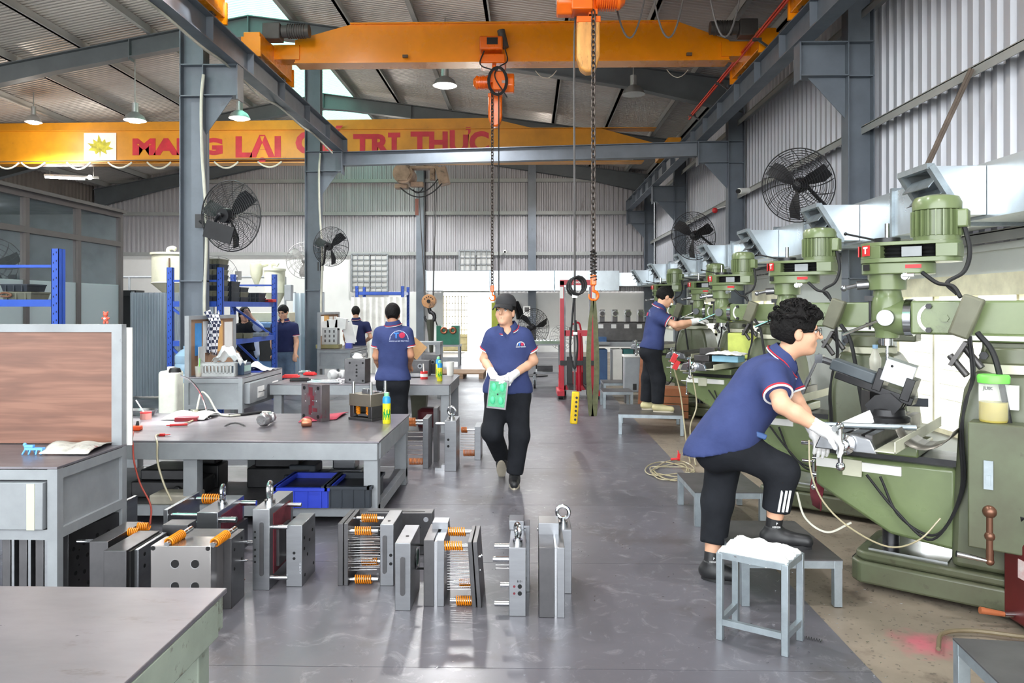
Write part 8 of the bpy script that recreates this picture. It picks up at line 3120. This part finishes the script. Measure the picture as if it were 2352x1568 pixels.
MB().box((0, 0, 0), (.165, .04, .245), gr_).build('frame_plate', m_steel_dk, gp, bevel=.003)
MB().box(gr_ @ Vector((-.003, -.022, 0)), (.14, .006, .21), gr_).build('green_face', M('bright_green', rgb(30, 160, 104), .4, var=.2, scale=30), gp)
for i in range(4):
    c = gr_ @ Vector(((-.035 if i % 2 else .033), -.026, (.055 if i < 2 else -.055)))
    MB().ball(c, .022, 10, (1, .4, 1.7)).build('green_cavity', M('mint_green', rgb(80, 206, 150), .35), gp)
MB().cyl(gr_ @ Vector((0, -.024, 0)), gr_ @ Vector((0, -.028, 0)), .007, n=10).build('bore', m_hole, gp)

# ---- the man with the printed shirt back
yy = 8.85
J = dict(pelvis=P(903, 862, yy), waist=P(903, 825, yy), chest=P(903, 780, yy - .01), neck=P(903, 748, yy), head=P(902, 722, yy + .03), sh_l=P(872, 764, yy), sh_r=P(935, 764, yy), el_l=P(864, 818, yy + .02), wr_l=P(872, 846, yy + .26),
         el_r=P(943, 815, yy + .02), wr_r=P(940, 838, yy + .27), hip_l=P(888, 880, yy), hip_r=P(918, 880, yy), kn_l=P(887, 945, yy), kn_r=P(919, 945, yy))
for q in ('l', 'r'):
    J['an_' + q] = Vector((J['kn_' + q].x, yy, .1))
    J['toe_' + q] = Vector((J['kn_' + q].x, yy + .2, .1))
w3, so3, base3, _, _ = person('man seen from behind at the second bench, white print on his navy shirt', J, (0, 1, 0), (-.1, 1, -.15), .012, hem=.05, gloves='l', tscale=1.45, thick=1.1, palms={'l': (.5, 0, -1), 'r': (-.5, 0, -1)}, skin=m_skin_d)
cc_ = P(915, 771, 8.7)
decal(w3, so3, base3, 'T', .085, cc_ + Vector((-.03, 0, 0)), (1, 0, 0), (0, 0, 1), m_print_b, .003)
decal(w3, so3, base3, '●', .085, cc_ + Vector((.035, 0, 0)), (1, 0, 0), (0, 0, 1), m_print_r, .001)
decal(w3, so3, base3, '— —— — — — ——', .05, cc_ + Vector((0, 0, -.045)), (1, 0, 0), (0, 0, 1), m_print_w, .003, .105, .33)
decal(w3, so3, base3, 'MANG LẠI GIÁ TRỊ THỰC', .016, cc_ + Vector((0, 0, -.062)), (1, 0, 0), (0, 0, 1), m_print_w, .001, None, .22)

# ---- the man by the far desk
yy = 16.05
J = dict(pelvis=P(822, 800, yy), waist=P(821, 782, yy), chest=P(819, 755, yy), neck=P(818, 735, yy), head=P(817, 717, yy + .02), sh_l=P(796, 744, yy), sh_r=P(843, 745, yy), el_l=P(792, 772, yy + .1), wr_l=P(795, 790, yy + .3),
         el_r=P(851, 774, yy + .02), wr_r=P(838, 785, yy + .27), hip_l=P(812, 815, yy), hip_r=P(832, 815, yy), kn_l=P(812, 855, yy), kn_r=P(832, 855, yy))
for q in ('l', 'r'):
    J['an_' + q] = Vector((J['kn_' + q].x, yy, .1))
    J['toe_' + q] = Vector((J['kn_' + q].x, yy + .2, .1))
person('man in a navy polo with his back turned in front of the white screen', J, (-.25, 1, 0), (-.3, 1, -.1), .015, hem=.04, tscale=1.45, shirt=m_polo_dk)

# ---- the man behind the blue rack
yy = 13.5
J = dict(pelvis=P(653, 800, yy), waist=P(653, 782, yy), chest=P(653, 757, yy), neck=P(652, 738, yy), head=P(650, 717, yy - .03), sh_r=P(630, 749, yy), sh_l=P(677, 749, yy), el_r=P(626, 785, yy), wr_r=P(629, 812, yy - .1),
         el_l=P(681, 785, yy), wr_l=P(678, 812, yy - .1), hip_r=P(643, 815, yy), hip_l=P(664, 815, yy), kn_r=P(642, 858, yy), kn_l=P(666, 858, yy))
for q in ('l', 'r'):
    J['an_' + q] = Vector((J['kn_' + q].x, yy, .1))
    J['toe_' + q] = Vector((J['kn_' + q].x, yy - .2, .1))
w5, so5, b5, _, _ = person('man in jeans and dark polo looking down behind the blue rack', J, (0, -1, 0), (-.1, -1, -.35), .013, hem=.06, tscale=1.45, shirt=m_polo_dk, pants=m_jeans, fine=.008)

# ---- the woman behind the blue rack
yy = 13.15
J = dict(pelvis=P(566, 800, yy), waist=P(566, 782, yy), chest=P(565, 760, yy), neck=P(563, 743, yy), head=P(562, 722, yy - .03), sh_r=P(546, 752, yy), sh_l=P(584, 752, yy), el_r=P(542, 785, yy), wr_r=P(548, 812, yy - .1),
         el_l=P(596, 752, yy - .15), wr_l=P(576, 727, yy - .2), hip_r=P(556, 815, yy), hip_l=P(575, 815, yy), kn_r=P(556, 856, yy), kn_l=P(576, 856, yy))
for q in ('l', 'r'):
    J['an_' + q] = Vector((J['kn_' + q].x, yy, .1))
    J['toe_' + q] = Vector((J['kn_' + q].x, yy - .2, .1))
w6, so6, b6, _, J6 = person('dark-haired woman shading her forehead with one hand behind the blue rack', J, (.1, -1, 0), (.55, -1, -.1), .013, hair='long', hem=.05, tscale=1.45, shirt=m_pants, collar=False, fine=.008, palms={'l': (0, 1, 0), 'r': (0, 0, -1)}, curl=.15)
cf = Field()
m_card = M('cardigan_pale_blue', rgb(206, 220, 240), .85, 0, .05, 8, bump=.2, bscale=12)
for q, s in (('l', 1), ('r', -1)):
    sh, el, wr = J6['sh_' + q], J6['el_' + q], J6['wr_' + q]
    cf.cap(sh, el, .072, .064, .04)
    cf.cap(el, el.lerp(wr, .55), .064, .055, .03, None, 1, 1)
    cf.cap(sh + Vector((-.02 * s, .03, -.02)), J6['hip_' + q] + Vector((.07 * s, .02, .02)), .07, .085, .05)
net_obj('cardigan', cf, m_card, w6, b6, .013)

# ---- the man standing at the third mill
yy = 9.62
J = dict(pelvis=P(1500, 790, yy), waist=P(1502, 765, yy), chest=P(1508, 735, yy), neck=P(1513, 707, yy), head=P(1529, 682, yy), sh_r=P(1516, 728, yy - .17), el_r=P(1550, 746, yy - .26), wr_r=P(1596, 737, yy - .2),
         sh_l=P(1516, 722, yy + .18), el_l=P(1556, 752, yy + .2), wr_l=P(1598, 738, yy + .05), hip_r=P(1496, 808, yy - .09), hip_l=P(1500, 808, yy + .09), kn_r=P(1512, 870, yy - .1), kn_l=P(1490, 868, yy + .1))
J['ground'] = Vector((0, 0, .25))
J['an_r'] = Vector((P(1510, 930, yy - .1).x, yy - .12, .35))
J['toe_r'] = J['an_r'] + Vector((.16, -.06, 0))
J['an_l'] = Vector((P(1484, 930, yy + .1).x, yy + .1, .35))
J['toe_l'] = J['an_l'] + Vector((.16, .02, 0))
w7, so7, b7, _, _ = person('man in navy polo and wide black trousers standing on the platform at the third mill', J, (1, .12, 0), (1, .25, -.45), .011, hem=.06, gloves='rl', tscale=1.4, thick=1.14, fine=.006, skin=m_skin,
                           palms={'r': (0, .3, -1), 'l': (0, -.3, -1)}, shoe=M('cream_trainer', rgb(206, 196, 150), .6))
cd_ = P(1490, 722, 9.6)
decal(w7, so7, b7, 'T●', .06, cd_ + Vector((-.1, 0, 0)), (.2, -1, 0), (0, 0, 1), m_print_r, .002)
decal(w7, so7, b7, '— — — — —', .04, cd_ + Vector((-.1, 0, -.04)), (.2, -1, 0), (0, 0, 1), m_print_w, .001, .1, .28)
